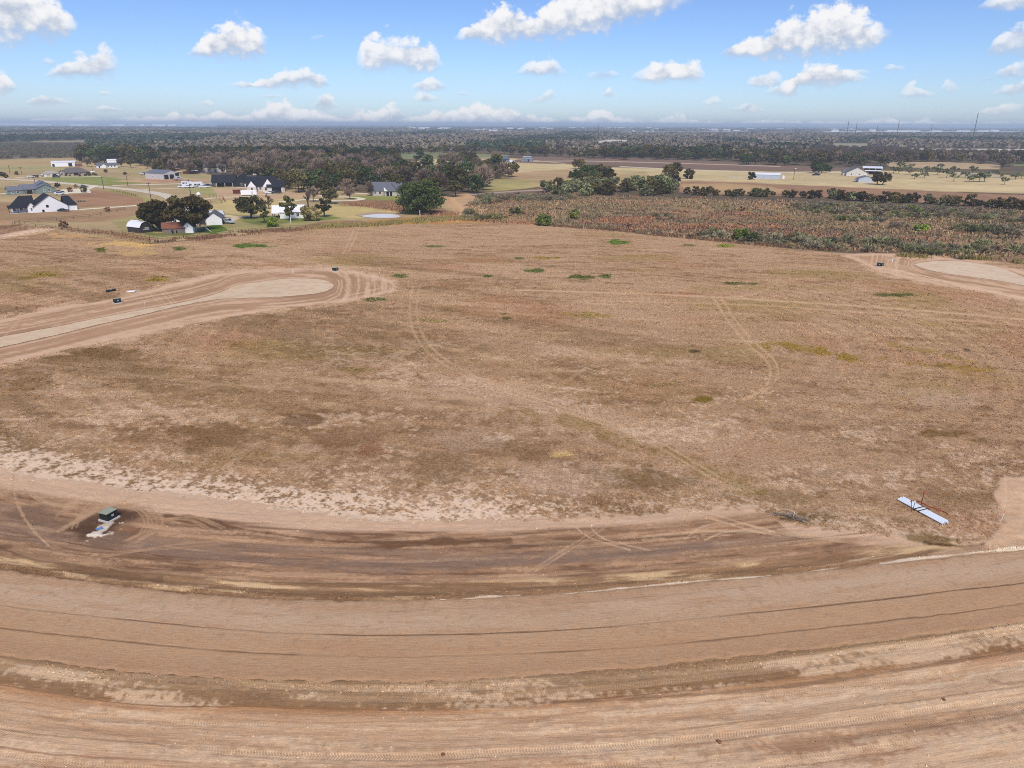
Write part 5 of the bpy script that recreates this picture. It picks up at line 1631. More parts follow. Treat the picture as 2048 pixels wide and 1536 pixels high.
# ---- tall dry grass along the field edge
def grass_mass(name, line, width, n, h, kind, label, seed, px=True):
    rng = np.random.default_rng(seed)
    P = np.array(gpts(line))
    seg = np.linalg.norm(np.diff(P, axis=0), axis=1)
    cum = np.concatenate([[0], np.cumsum(seg)])
    t = rng.random(n) * cum[-1]
    X, Y = np.interp(t, cum, P[:, 0]), np.interp(t, cum, P[:, 1])
    X = X + rng.normal(size=n) * width * .45
    Y = Y + rng.normal(size=n) * width * .45
    keep = fbm(X, Y, 5.0, 3, seed) > .42
    X, Y = X[keep], Y[keep]
    n = len(X)
    hh = h * (.5 + rng.random(n)) * (.5 + fbm(X, Y, 6.0, 2, seed + 1))
    a = rng.random(n) * math.pi
    wd = .10 + .12 * rng.random(n)
    dx, dy = np.cos(a) * wd, np.sin(a) * wd
    tx, ty = rng.normal(size=n) * .3 * h, rng.normal(size=n) * .3 * h
    V = np.stack([np.stack([X - dx, Y - dy, 0 * X], 1), np.stack([X + dx, Y + dy, 0 * X], 1), np.stack([X + tx + dx * .5, Y + ty + dy * .5, hh], 1), np.stack([X + tx - dx * .5, Y + ty - dy * .5, hh], 1)], axis=1).reshape(-1, 3)
    me = mesh_np(name, V, np.arange(4 * n).reshape(-1, 4), False)
    flt_attr(me, 'tone', np.repeat(np.clip(rng.random(n) * .6 + fbm(X, Y, 8.0, 2, seed + 2) * .6 - .1, 0, 1), 4))
    o = obj(name, me, FM[kind], kind='stuff')
    o['label'] = label
    o['category'] = 'grass'
    return o


grass_mass('tall_grass', [(640, 455), (720, 452), (800, 446), (900, 438), (1000, 442)], 5, 9000, .8, 'straw', 'tall golden grass along the field edge below the pond', 501)
grass_mass('tall_grass', [(860, 436), (960, 440), (1060, 447)], 5, 5000, .7, 'redgrass', 'russet tall grass right of the huge live oak', 502)
grass_mass('tall_grass', [(1100, 451), (1240, 461), (1340, 472), (1460, 484), (1560, 492), (1700, 502)], 2.6, 6000, .55, 'redgrass', 'red brown tall weeds along the near edge of the scrub', 503)
grass_mass('tall_grass', [(300, 484), (400, 478), (480, 467), (600, 459)], 5, 2600, .55, 'redgrass', 'brown weeds along the fence below the old farmhouse', 504)
grass_mass('tall_grass', [(100, 455), (160, 462), (240, 470), (300, 482)], 5, 1500, .5, 'redgrass', 'brown weeds along the field edge on the far left', 505)
grass_mass('tall_grass', [(700, 408), (780, 412), (840, 424), (900, 430)], 9, 5000, .7, 'redgrass', 'brown meadow weeds between the pond and the grey roofed house', 506)
grass_mass('tall_grass', [(1800, 512), (1900, 516), (2048, 526), (2150, 535)], 2.5, 3500, .7, 'straw', 'yellow grass behind the right hand turning circle', 507)


CLEARINGS = [q[0] for q in AREAS if q[3] == .11]
# ---- woodland out to the horizon: one mass of crowns
def far_wood():
    rng = np.random.default_rng(77)
    C, W, Hh = [], [], []
    d = 880.0
    while d < 16000:
        w_ = max(11.0, d / 125.0)
        n = int(1.56 * d / (w_ * .95))
        a = rng.uniform(-.78, .78, n)
        dd = d + rng.uniform(-.6, .6, n) * w_ * 1.6
        C.append(np.stack([dd * np.sin(a), dd * np.cos(a)], 1))
        W.append(np.full(n, w_) * rng.uniform(.8, 1.25, n))
        Hh.append(rng.uniform(7, 12.5, n))
        d += w_ * 1.45
    C, W, Hh = np.concatenate(C), np.concatenate(W), np.concatenate(Hh)
    px, py = survey(C[:, 0], C[:, 1])
    keep = np.ones(len(C), bool)
    rise = Hh / (np.hypot(C[:, 0], C[:, 1]) / FPX)
    for pol in [q[0] for q in AREAS[:22]] + [FAR_PLOW] + CLEARINGS:
        for k_ in (0.0, .4, .8):
            keep &= poly_sd(px, py - rise * k_, pol) < .2
    keep &= ~((py > 303) & (px > 780) & (px < 1160)) & ~((py > 321) & (px > 1160)) & ~((py > 316) & (px < 800)) & ~((py > 284) & (px < 175)) & ~((py > 314) & (px > 1160) & (px < 1760))
    C, W, Hh, px, py = C[keep], W[keep], Hh[keep], px[keep], py[keep]
    n, k = len(C), 15
    v = rng.normal(size=(n, k, 3))
    v /= np.linalg.norm(v, axis=2, keepdims=True)
    v[:, :, 2] = np.abs(v[:, :, 2])
    cen = np.stack([C[:, None, 0] + v[:, :, 0] * W[:, None] * .45, C[:, None, 1] + v[:, :, 1] * W[:, None] * .45, Hh[:, None] * (.30 + .62 * v[:, :, 2])], axis=2)
    sz = np.repeat(W * .42, k)[:, None]
    N = n * k
    cen = cen.reshape(-1, 3)
    a = rng.normal(size=(N, 3))
    a[:, 2] *= .6
    a /= np.linalg.norm(a, axis=1, keepdims=True)
    b = rng.normal(size=(N, 3))
    b -= (b * a).sum(1, keepdims=True) * a
    b /= np.linalg.norm(b, axis=1, keepdims=True)
    zlim = np.minimum(sz, 6.0) / sz
    a = a * sz * .5 * np.concatenate([np.ones_like(sz), np.ones_like(sz), zlim], 1)
    b = b * sz * .5 * np.concatenate([np.ones_like(sz), np.ones_like(sz), zlim], 1)
    V = np.stack([cen - a - b * .7, cen + a * .2 - b, cen + a + b * .6, cen - a * .3 + b], axis=1).reshape(-1, 3)
    V[:, 2] = np.maximum(V[:, 2], .2)
    tone = np.clip(fbm(C[:, 0] * .35, C[:, 1] * .12, 70.0, 4, 91) * 1.5 - .25 + (rng.random(n) - .5) * .16, 0, 1)
    # photo: evergreen stands show darker
    kind = fbm(C[:, 0] * .22, C[:, 1] * .10, 60.0, 4, 92) + (rng.random(n) - .5) * .07
    me = mesh_np('woodland', V, np.arange(4 * N).reshape(-1, 4), False)
    br, dk = np.array(lin((150, 136, 116))), np.array(lin((74, 86, 62)))
    bb = np.array(lin((120, 108, 90)))
    m = sst(kind, .50, .58)[:, None]
    cc = (bb * (1 - tone[:, None]) + br * tone[:, None]) * (1 - m) + dk * (.55 + .7 * tone[:, None]) * m
    cc = cc * .95
    col_attr(me, 'albedo', np.repeat(cc.astype(np.float32), k * 4, axis=0) * np.repeat(.88 + .24 * rng.random((N, 1)), 4, axis=0).astype(np.float32))
    m_, nt, p = new_mat('woodland_crowns')
    p.inputs['Roughness'].default_value = 1
    p.inputs['Specular IOR Level'].default_value = 0.0
    nt.l.new(attr(nt, 'albedo'), p.inputs['Base Color'])
    o = obj('woodland', me, m_, kind='stuff')
    o['label'] = 'bare brown and dark evergreen woodland stretching to the horizon'
    o['category'] = 'woodland'


far_wood()

r2_ = random.Random(66)
for kk, key, a_, b_, lab in (('evergreen', 'oak_green', 0, 70, 'dark evergreen belt of trees beyond the brown wood'), ('dark', 'oak_dark', 70, 130, 'dark olive trees mixed into the belt beyond the brown wood')):
    merged('far_wood', [(PROTO[key][1][r2_.randrange(4)][1], X, Y, *((lambda q: (q, q))(r2_.uniform(.9, 1.3))), r2_.uniform(0, 6), r2_.uniform(-.1, .3)) for X, Y in DARK_BELT[a_:b_]], lab, 'trees', FM[kk])

# brown brush on the far left
it = []
for X, Y in scatter([(-60, 318), (-60, 290), (160, 288), (165, 316)], 420, 7, 31):
    it.append((PROTO['mesquite'][1][r_.randrange(4)][1], X, Y, 1.6, 1.9, r_.uniform(0, 6), r_.uniform(-.1, .3)))
merged('brush', it, 'pale grey brown brush land at the far left before the dark wood', 'brush', FM['grey'])
it = []
for X, Y in scatter([(1480, 312), (1500, 296), (1640, 300), (1790, 304), (1900, 310), (2100, 312), (2100, 318), (1900, 318), (1770, 322), (1600, 316)], 500, 8, 32):
    it.append((PROTO['oak_bare'][1][r_.randrange(4)][1], X, Y, .8, .75, r_.uniform(0, 6), r_.uniform(-.2, .3)))
merged('far_wood', it, 'grey brown bare trees between the far fields on the right', 'trees', FM['brown'])
# ------------------------------------------------------------------ stubble and tufts of the mown field
def dry_grass():
    rng = np.random.default_rng(321)
    n = 300000
    d = np.exp(rng.uniform(math.log(50), math.log(330), n))
    a = rng.uniform(-.80, .80, n)
    X, Y = d * np.sin(a), d * np.cos(a)
    C, gr, td, hz, s_, r = paint_ground(X, Y)
    cl = fbm(X, Y, .8, 2, 401) * .5 + fbm(X, Y, 5.0, 3, 402) * .5
    FE = np.array(FIELD_EDGE)
    px, py = survey(X, Y)
    keep = (py > np.interp(px, FE[:, 0], FE[:, 1])) & (gr > rng.random(n) * .8 + .15) & (cl + (rng.random(n) - .5) * .5 > .42) & (Y > 0)
    X, Y, C, hz, d = X[keep], Y[keep], C[keep], hz[keep], d[keep]
    n = len(X)
    k = 3
    X, Y, hz, d = (np.repeat(q, k) for q in (X, Y, hz, d))
    grow = np.clip(d / 110.0, .70, 1.4)
    X = X + rng.normal(size=n * k) * .09 * grow
    Y = Y + rng.normal(size=n * k) * .09 * grow
    h = (.04 + .09 * rng.random(n * k) ** 1.5) * np.minimum(grow, 1.3)
    w_ = (.03 + .045 * rng.random(n * k)) * grow
    an = rng.random(n * k) * math.pi
    dx, dy = np.cos(an) * w_, np.sin(an) * w_
    lx, ly = rng.normal(size=n * k) * h * .9, rng.normal(size=n * k) * h * .9
    V = np.stack([np.stack([X - dx, Y - dy, hz - .02], 1), np.stack([X + dx, Y + dy, hz - .02], 1), np.stack([X + lx + dx * .6, Y + ly + dy * .6, hz + h], 1), np.stack([X + lx - dx * .6, Y + ly - dy * .6, hz + h], 1)], axis=1).reshape(-1, 3)
    me = mesh_np('dry_grass', V, np.arange(4 * n * k).reshape(-1, 4), False)
    tone = .78 + .72 * rng.random((n, 1)) ** 1.3
    col_attr(me, 'albedo', np.clip(np.repeat(C * tone, k * 4, axis=0) * np.array([1.0, .99, .98], np.float32), 0, .8))
    m, nt, p = new_mat('dry_stubble')
    p.inputs['Roughness'].default_value = 1
    p.inputs['Specular IOR Level'].default_value = 0
    nt.l.new(attr(nt, 'albedo'), p.inputs['Base Color'])
    o = obj('dry_grass', me, m, kind='stuff')
    o['label'] = 'short dry stubble and weeds covering the mown field'
    o['category'] = 'grass'


dry_grass()


# ------------------------------------------------------------------ leafy weeds standing in patches
def weeds():
    rng = np.random.default_rng(555)
    XS, YS, CS, HS = [], [], [], []
    for i, (cx, cy_, hw, hh, col, k) in enumerate(SPOTS):
        if col[1] < col[0] * .84 or col[0] > 160 or col[1] < 90:
            continue
        c = G(cx, cy_)
        ex = (G(cx + hw, cy_) - c)
        ey = (G(cx, cy_ - hh) - c)
        area = math.pi * ex.length * ey.length
        n = int(min(5200, area * 14 + 60))
        a, q = rng.random(n) * 6.283, np.sqrt(rng.random(n)) * 1.1
        X = c.x + ex.x * np.cos(a) * q + ey.x * np.sin(a) * q
        Y = c.y + ex.y * np.cos(a) * q + ey.y * np.sin(a) * q
        keep = fbm(X, Y, 2.2, 4, 22) + (rng.random(n) - .5) * .15 - .30 * q + .12 > .42
        X, Y, q = X[keep], Y[keep], q[keep]
        XS.append(X)
        YS.append(Y)
        HS.append((.06 + .18 * rng.random(len(X))) * (1.15 - .5 * q) * k)
        CS.append(np.tile(alb(tuple(.72 * q + .28 * t for q, t in zip(col, (150, 130, 92)))) * 1.1, (len(X), 1)) * (.6 + .8 * rng.random((len(X), 1))))
    X, Y, H, C = np.concatenate(XS), np.concatenate(YS), np.concatenate(HS), np.concatenate(CS)
    n = len(X)
    an = rng.random(n) * math.pi
    w_ = .07 + .12 * rng.random(n)
    dx, dy = np.cos(an) * w_, np.sin(an) * w_
    lx, ly = rng.normal(size=n) * .12, rng.normal(size=n) * .12
    V = np.stack([np.stack([X - dx, Y - dy, 0 * X], 1), np.stack([X + dx, Y + dy, 0 * X], 1), np.stack([X + lx + dx, Y + ly + dy, H], 1), np.stack([X + lx - dx, Y + ly - dy, H], 1)], axis=1).reshape(-1, 3)
    me = mesh_np('weeds', V, np.arange(4 * n).reshape(-1, 4), False)
    col_attr(me, 'albedo', np.repeat(C.astype(np.float32), 4, axis=0))
    o = obj('weeds', me, bpy.data.materials['dry_stubble'], kind='stuff')
    o['label'] = 'patches of green and olive weeds in the mown field'
    o['category'] = 'weeds'


weeds()


# ------------------------------------------------------------------ clods and stones on the worked soil
def clods():
    rng = np.random.default_rng(733)
    n = 90000
    th = rng.uniform(-.62, .62, n)
    ru, rl, rf_ = prof(UP, th), prof(LO, th), prof(FI, th)
    pick = rng.random(n)
    r = np.where(pick < .15, ru - np.abs(rng.normal(size=n)) * .45 - .02, np.where(pick < .30, rl + np.abs(rng.normal(size=n)) * .6 + .02, np.where(pick < .66, rf_ + (ru - rf_) * rng.random(n), rl + 11 * rng.random(n) ** 1.2)))
    s = th * 184.0
    lump = fbm(s, r, 2.5, 4, 734) + (rng.random(n) - .5) * .4
    keep = lump > np.where(pick < .30, .46, .57)
    th, r, pick, s = th[keep], r[keep], pick[keep], s[keep]
    n = len(th)
    X, Y = RC[0] + np.sin(th) * r, RC[1] - np.cos(th) * r
    C, gr, td, hz, _, _ = paint_ground(X, Y)
    sz = .018 + .075 * rng.random(n) ** 3.5
    base = np.array([(1, 0, 0), (-.5, .87, 0), (-.5, -.87, 0), (0, 0, 1.0)])
    rot = rng.random(n) * 6.28
    V = np.empty((n, 4, 3))
    for k in range(4):
        jx, jy = base[k, 0] * (.7 + .6 * rng.random(n)), base[k, 1] * (.7 + .6 * rng.random(n))
        V[:, k, 0] = X + (np.cos(rot) * jx - np.sin(rot) * jy) * sz * 1.3
        V[:, k, 1] = Y + (np.sin(rot) * jx + np.cos(rot) * jy) * sz * 1.3
        V[:, k, 2] = hz - .01 + base[k, 2] * sz * (.8 + .8 * rng.random(n))
    i = np.arange(n)[:, None] * 4
    F = np.concatenate([i + np.array([[0, 1, 3]]), i + np.array([[1, 2, 3]]), i + np.array([[2, 0, 3]])])
    me = mesh_np('clods', V.reshape(-1, 3), F, False)
    tone = np.where(rng.random((n, 1)) < .3, 1.15 + .4 * rng.random((n, 1)), .6 + .5 * rng.random((n, 1)))
    col_attr(me, 'albedo', np.clip(np.repeat(C * tone, 4, axis=0), .01, .8))
    o = obj('clods', me, bpy.data.materials['dry_stubble'], kind='stuff')
    o['label'] = 'loose clods and stones strewn over the worked soil'
    o['category'] = 'clods'


clods()
# ------------------------------------------------------------------ solid things: mesh collector
class MB:
    def __init__(self):
        self.v, self.f = [], []

    def add(self, verts, faces):
        o = len(self.v)
        self.v += [tuple(q) for q in verts]
        self.f += [tuple(i + o for i in f) for f in faces]
        return self

    def box(self, x0, x1, y0, y1, z0, z1):
        return self.add([(x0, y0, z0), (x1, y0, z0), (x1, y1, z0), (x0, y1, z0), (x0, y0, z1), (x1, y0, z1), (x1, y1, z1), (x0, y1, z1)],
                        [(0, 3, 2, 1), (4, 5, 6, 7), (0, 1, 5, 4), (1, 2, 6, 5), (2, 3, 7, 6), (3, 0, 4, 7)])

    def prism(self, prof_, a0, a1, axis='y'):
        """profile of (u, z) pairs, counter-clockwise seen from the front, extruded along axis"""
        n = len(prof_)
        if axis == 'y':
            V = [(u, a0, z) for u, z in prof_] + [(u, a1, z) for u, z in prof_]
        else:
            V = [(a0, u, z) for u, z in prof_] + [(a1, u, z) for u, z in prof_]
        F = [tuple(range(n)), tuple(range(2 * n - 1, n - 1, -1))]
        F += [(i, i + n, (i + 1) % n + n, (i + 1) % n) for i in range(n)]
        return self.add(V, F)

    def tube(self, pts, rads, sides=8, caps=True):
        v, f = tube_np(pts, rads if isinstance(rads, (list, tuple)) else [rads] * len(pts), sides)
        F = [tuple(int(i) for i in q) for q in f]
        if caps:
            F += [tuple(range(sides)), tuple(range(len(v) - 1, len(v) - sides - 1, -1))]
        return self.add([tuple(q) for q in v], F)

    def build(self, name, mat, parent=None, loc=None, bevel=0.0, smooth=False):
        me = bpy.data.meshes.new(name)
        bm = bmesh.new()
        vs = [bm.verts.new(q) for q in self.v]
        for f in self.f:
            try:
                bm.faces.new([vs[i] for i in f])
            except ValueError:
                pass
        bmesh.ops.recalc_face_normals(bm, faces=bm.faces[:])
        if bevel:
            bmesh.ops.bevel(bm, geom=[e for e in bm.edges if e.calc_face_angle(0) > .6], offset=bevel, segments=2, affect='EDGES', clamp_overlap=True)
        bm.to_mesh(me)
        bm.free()
        if smooth:
            me.polygons.foreach_set('use_smooth', np.ones(len(me.polygons), bool))
        return obj(name, me, mat, parent, loc)


def paint(name, c, rough=.7, var=.10, size=1.5, spec=.25, ribs=0.0, metal=0.0):
    """matt or glossy coat with weathering; ribs = width of standing seams"""
    m, nt, p = new_mat(name)
    tc = nt.new('ShaderNodeTexCoord').outputs['Object']
    n = nt.noise(tc, 1.0 / size, 4.0, .6)
    v = nt.m('ADD', 1.0, nt.m('MULTIPLY', nt.m('SUBTRACT', n, .5), var * 2.4))
    if ribs:
        sp = nt.new('ShaderNodeSeparateXYZ')
        nt.l.new(tc, sp.inputs[0])
        sn = nt.m('SINE', nt.m('MULTIPLY', nt.m('ADD', sp.outputs[0], nt.m('MULTIPLY', sp.outputs[1], .999)), 6.283 / ribs))
        v = nt.m('ADD', v, nt.m('MULTIPLY', sn, .035))
    nt.l.new(nt.mix(1.0, (*c, 1), nt.xyz(v, v, v), 'MULTIPLY'), p.inputs['Base Color'])
    p.inputs['Roughness'].default_value = rough
    p.inputs['Specular IOR Level'].default_value = spec
    p.inputs['Metallic'].default_value = metal
    return m


MT = {
    'white': paint('white_siding', (.84, .84, .83), .6, .04), 'warmwhite': paint('cream_siding', (.62, .59, .53), .7, .06),
    'black_roof': paint('black_shingles', (.016, .018, .026), .85, .25, .4), 'black_wall': paint('black_siding', (.014, .016, .022), .6, .1),
    'grey_roof': paint('grey_metal_roof', (.16, .165, .185), .5, .08, 2, .4, .6), 'brown_roof': paint('brown_shingles', (.145, .12, .11), .9, .2, .5),
    'slate_roof': paint('grey_shingles', (.13, .135, .155), .9, .15, .5), 'sage': paint('sage_green_siding', (.20, .25, .225), .7, .06), 'sage_dark': paint('sage_trim', (.13, .16, .15), .7, .06),
    'tan': paint('tan_brick', (.42, .34, .27), .9, .12, .4), 'beige_roof': paint('beige_roof', (.40, .35, .30), .8, .1), 'white_roof': paint('white_metal_roof', (.80, .80, .81), .4, .04, 2, .4, .5),
    'metal_wall': paint('pale_metal_wall', (.55, .54, .53), .5, .05, 2, .4, .4), 'glass': paint('dark_glass', (.02, .024, .03), .08, .0, 1, .8), 'dark': paint('dark_door_and_opening_shade', (.010, .010, .011), .9, .1),  # the near-black paint stands in for shade inside openings; some doors use it
    'wood': paint('weathered_wood', (.21, .165, .13), .9, .25, .5), 'post': paint('dark_post', (.06, .045, .035), .85, .2, .5), 'rust_roof': paint('rusty_roof', (.22, .085, .05), .85, .35, .7),
    'stone': paint('pale_stone', (.48, .43, .38), .9, .2, .4), 'concrete': paint('concrete', (.52, .49, .45), .9, .12, .6), 'blue_wall': paint('pale_blue_metal', (.46, .51, .58), .5, .05, 2, .4, .4),
    'bluegrey': paint('blue_grey_siding', (.16, .20, .26), .7, .08), 'bluegrey_roof': paint('blue_grey_roof', (.10, .12, .155), .8, .1), 'red': paint('dark_red_steel', (.13, .026, .02), .7, .25, .6),
    'car_white': paint('white_car_paint', (.72, .73, .74), .25, .02, 1, .5), 'car_black': paint('black_car_paint', (.018, .018, .020), .2, .02, 1, .5), 'car_grey': paint('grey_car_paint', (.20, .21, .22), .25, .02, 1, .5),
    'car_silver': paint('silver_blue_paint', (.46, .52, .58), .25, .02, 1, .5), 'car_red': paint('maroon_car_paint', (.12, .02, .02), .25, .02, 1, .5), 'tyre': paint('tyre_rubber', (.018, .018, .018), .9, .05), 'rim': paint('wheel_rim', (.4, .4, .41), .4, .03, 1, .5),
    'cabinet': paint('dark_green_cabinet', (.018, .026, .022), .5, .08), 'lid': paint('pale_green_lid', (.33, .35, .25), .7, .12, .3), 'pvc': paint('white_plastic_pipe', (.76, .80, .83), .4, .03, 1, .4), 'pvc_white': paint('white_plastic', (.80, .79, .76), .4, .03),
    'rusty_steel': paint('red_painted_steel', (.36, .05, .025), .7, .2, .3), 'orange': paint('orange_plastic', (.70, .17, .03), .5, .05), 'red_tape': paint('red_tape', (.50, .035, .035), .5, .1), 'steel': paint('galvanised_steel', (.42, .43, .45), .5, .08, 1, .5),
    'clod': paint('red_clay_clod', (.20, .09, .045), .95, .4, .12), 'blue': paint('blue_plastic', (.12, .26, .52), .5, .05),
}


def site(name, px, py, label, cat, yaw=0.0, group=None, z=0.0):
    """an Empty at a surveyed point; its local x runs to the right and y away as one looks at it from the road"""
    g = G(px, py)
    e = bpy.data.objects.new(name, None)
    COL.objects.link(e)
    e.location = (g.x, g.y, z)
    e.rotation_euler = (0, 0, -math.atan2(g.x, g.y) + R(yaw))
    e['label'] = label
    e['category'] = cat
    if group:
        e['group'] = group
    e.empty_display_size = 1.0
    if cat in ('house', 'barn', 'shed', 'garage', 'workshop', 'carport', 'playset'):
        a = Vector((px - 1024, py - 768, FPX)).normalized().z      # surveyed sizes are along the line of sight
        e.scale = (a, a, a)
    return e


def gable(wl, rf, x0, x1, y0, y1, h, rise, axis='y', over=.5, th=.16, hip0=0.0, hip1=0.0):
    """walls (gable ends included) into wl, roof planes into rf; the ridge runs along axis; hip0/hip1: hip run at either end"""
    if axis == 'y':
        a0, a1, b0, b1 = x0, x1, y0, y1
    else:
        a0, a1, b0, b1 = y0, y1, x0, x1
    mid = (a0 + a1) / 2
    k = rise / ((a1 - a0) / 2)
    ro = over * k

    def P(u, v, z):
        return (u, v, z) if axis == 'y' else (v, u, z)

    e0, e1 = (over if hip0 == 0 else over), (over if hip1 == 0 else over)
    if hip0 == 0 and hip1 == 0:
        prof_ = [(a0, 0), (a1, 0), (a1, h), (mid, h + rise - .02), (a0, h)]
        wl.prism(prof_, b0, b1, axis)
    else:
        wl.box(*((x0, x1, y0, y1, 0, h)))
    L = [P(a0 - over, b0 - e0, h - ro), P(mid, b0 - e0 + (hip0 + e0 if hip0 else 0), h + rise), P(mid, b1 + e1 - (hip1 + e1 if hip1 else 0), h + rise), P(a0 - over, b1 + e1, h - ro)]
    Rr = [P(a1 + over, b0 - e0, h - ro), P(a1 + over, b1 + e1, h - ro), P(mid, b1 + e1 - (hip1 + e1 if hip1 else 0), h + rise), P(mid, b0 - e0 + (hip0 + e0 if hip0 else 0), h + rise)]
    planes = [L, Rr]
    if hip0:
        planes.append([P(a0 - over, b0 - e0, h - ro), P(a1 + over, b0 - e0, h - ro), P(mid, b0 + hip0, h + rise)])
    if hip1:
        planes.append([P(a1 + over, b1 + e1, h - ro), P(a0 - over, b1 + e1, h - ro), P(mid, b1 - hip1, h + rise)])
    for pl in planes:
        n = len(pl)
        V = [(q[0], q[1], q[2] + .03) for q in pl] + [(q[0], q[1], q[2] + .03 + th) for q in pl]
        rf.add(V, [tuple(range(n)), tuple(range(2 * n - 1, n - 1, -1))] + [(i, (i + 1) % n, (i + 1) % n + n, i + n) for i in range(n)])


def window(parent, x, y, z, w_, h_, face='-y', frame='white', dark='glass', name='window'):
    """framed pane proud of a wall; face is the way it looks"""
    f, g_ = MB(), MB()
    t = .06

    def put(mb, u0, u1, z0, z1, d0, d1):
        if face == '-y':
            mb.box(x + u0, x + u1, y - d1, y - d0, z0, z1)
        elif face == '+x':
            mb.box(x + d0, x + d1, y + u0, y + u1, z0, z1)
        else:
            mb.box(x - d1, x - d0, y + u0, y + u1, z0, z1)

    fw = min(.14, w_ * .16)
    put(f, -w_ / 2 - fw, -w_ / 2, z - fw, z + h_ + fw, .003, t)
    put(f, w_ / 2, w_ / 2 + fw, z - fw, z + h_ + fw, .003, t)
    put(f, -w_ / 2, w_ / 2, z - fw, z, .003, t)
    put(f, -w_ / 2, w_ / 2, z + h_, z + h_ + fw, .003, t)
    put(f, -.03, .03, z, z + h_, .003, t - .01)
    o = f.build(name, MT[frame], parent)
    put(g_, -w_ / 2, w_ / 2, z, z + h_, .004, t - .03)
    g_.build('pane', MT[dark], o)
    return o


def door(parent, x, y, w_, h_, mat='dark', face='-y', name='door'):
    mb = MB()
    if face == '-y':
        mb.box(x - w_ / 2, x + w_ / 2, y - .05, y - .003, .02, h_)
    elif face == '+x':
        mb.box(x + .003, x + .05, y - w_ / 2, y + w_ / 2, .02, h_)
    else:
        mb.box(x - .05, x - .003, y - w_ / 2, y + w_ / 2, .02, h_)
    return mb.build(name, MT[mat], parent)


def post(parent, x, y, h, r=.12, mat='post', name='post'):
    return MB().box(x - r, x + r, y - r, y + r, 0, h).build(name, MT[mat], parent)


# ---- white farmhouse with black roof, far left
s = site('farmhouse', 110, 423, 'white gabled farmhouse with a black roof at the far left', 'house', 8)
wl, rf = MB(), MB()
gable(wl, rf, -9.0, 6.2, 0, 15, 3.1, 5.3, 'y', .45)
gable(wl, rf, -17.5, -8.0, 5, 14.5, 3.0, 4.8, 'x', .5, hip0=4.0)
gable(wl, rf, -11.6, -8.4, 1.2, 6, 3.2, 2.0, 'y', .35)
gable(wl, rf, 5.5, 10.6, .9, 12.5, 3.0, 4.1, 'x', .4, hip1=2.0)
wl.build('wall', MT['white'], s)
rf.build('roof', MT['black_roof'], s)
MB().add([(-20, 1.6, 2.7), (-11.8, 1.6, 2.7), (-11.8, 5.2, 3.9), (-20, 5.2, 3.9), (-20, 1.6, 2.55), (-11.8, 1.6, 2.55), (-11.8, 5.2, 3.75), (-20, 5.2, 3.75)], [(0, 1, 2, 3), (7, 6, 5, 4), (0, 4, 5, 1), (1, 5, 6, 2), (2, 6, 7, 3), (3, 7, 4, 0)]).build('porch_roof', MT['black_roof'], s)
MB().box(-20, -11.8, 1.5, 5, 0, .15).build('porch_floor', MT['concrete'], s)
for x in (-19.7, -15.8, -12.4):
    post(s, x, 1.9, 2.6, .13)
window(s, -2.9, 0, 2.4, .9, 1.0, dark='dark', frame='black_wall')
window(s, -10, 1.2, 1.0, .7, 1.4)
window(s, -14, 5, 1.0, 1.2, 1.4)
window(s, -17, 5, 1.0, 1.0, 1.4)
door(s, -5.1, 0, 1.0, 1.3, 'dark', name='utility_box')
door(s, 8.3, .9, 2.4, 2.2, 'white', name='garage_door')

# ---- sage green house
s = site('house', 66, 388, 'sage green two gabled house with a grey metal roof', 'house', 10)
wl, rf = MB(), MB()
gable(wl, rf, 1.8, 13.6, 0, 11, 3.1, 2.7, 'y', .45)
gable(wl, rf, 4.5, 13.0, 9, 20, 4.6, 2.7, 'y', .4)
gable(wl, rf, -5.5, 3.0, 2.5, 11, 3.0, 2.8, 'x', .4)
gable(wl, rf, -13.5, -5.0, 1.0, 8.6, 2.9, 2.2, 'x', .4)
wl.build('wall', MT['sage'], s)
rf.build('roof', MT['grey_roof'], s)
window(s, 7.0, 0, 1.2, 1.0, 1.4)
window(s, 9.8, 0, 1.0, 1.2, 1.7)
window(s, 8.7, 9, 5.4, 1.0, 1.2)
window(s, -11, 1.0, 1.0, 1.2, 1.4)
window(s, -8, 1.0, 1.0, 1.2, 1.4)
window(s, -13.5, 4.8, 1.0, 1.4, 1.4, '-x')
door(s, -1.2, 2.5, 3.2, 2.3, 'dark', name='porch_shade_panel')  # dark panel painted as the shade under the porch
for x in (-4.6, .4):
    post(s, x, 1.4, 2.5, .14, 'stone')

# ---- tan house with hip roof and its garage
s = site('house', 151, 351, 'tan brick ranch house with a brown hipped roof', 'house', 4)
wl, rf = MB(), MB()
gable(wl, rf, -11, 11.5, 1.5, 15, 2.7, 3.6, 'x', .7, hip0=7, hip1=6.5)
gable(wl, rf, -12.6, -7.6, 0, 5, 2.7, 1.8, 'y', .4)
wl.build('wall', MT['tan'], s)
rf.build('roof', MT['brown_roof'], s)
for x in (-6, -3, 4, 9):
    window(s, x, 1.5, .9, 1.3, 1.3)
door(s, .8, 1.5, 3.6, 2.3, 'dark', name='porch_shade_panel')  # near-black panel imitates the shaded porch recess
window(s, -10, 0, .9, 1.4, 1.4)
s = site('garage', 104, 353, 'beige garage with a pale hipped roof left of the tan ranch house', 'garage', 8)
wl, rf = MB(), MB()
gable(wl, rf, -5.8, 5.8, 0, 8, 2.7, 1.7, 'x', .5, hip0=3.5, hip1=3.5)
wl.build('wall', MT['warmwhite'], s)
rf.build('roof', MT['beige_roof'], s)
door(s, 2.2, 0, 2.8, 2.2, 'dark', name='garage_door')
door(s, -2.4, 0, 2.6, 2.2, 'tan', name='garage_door')

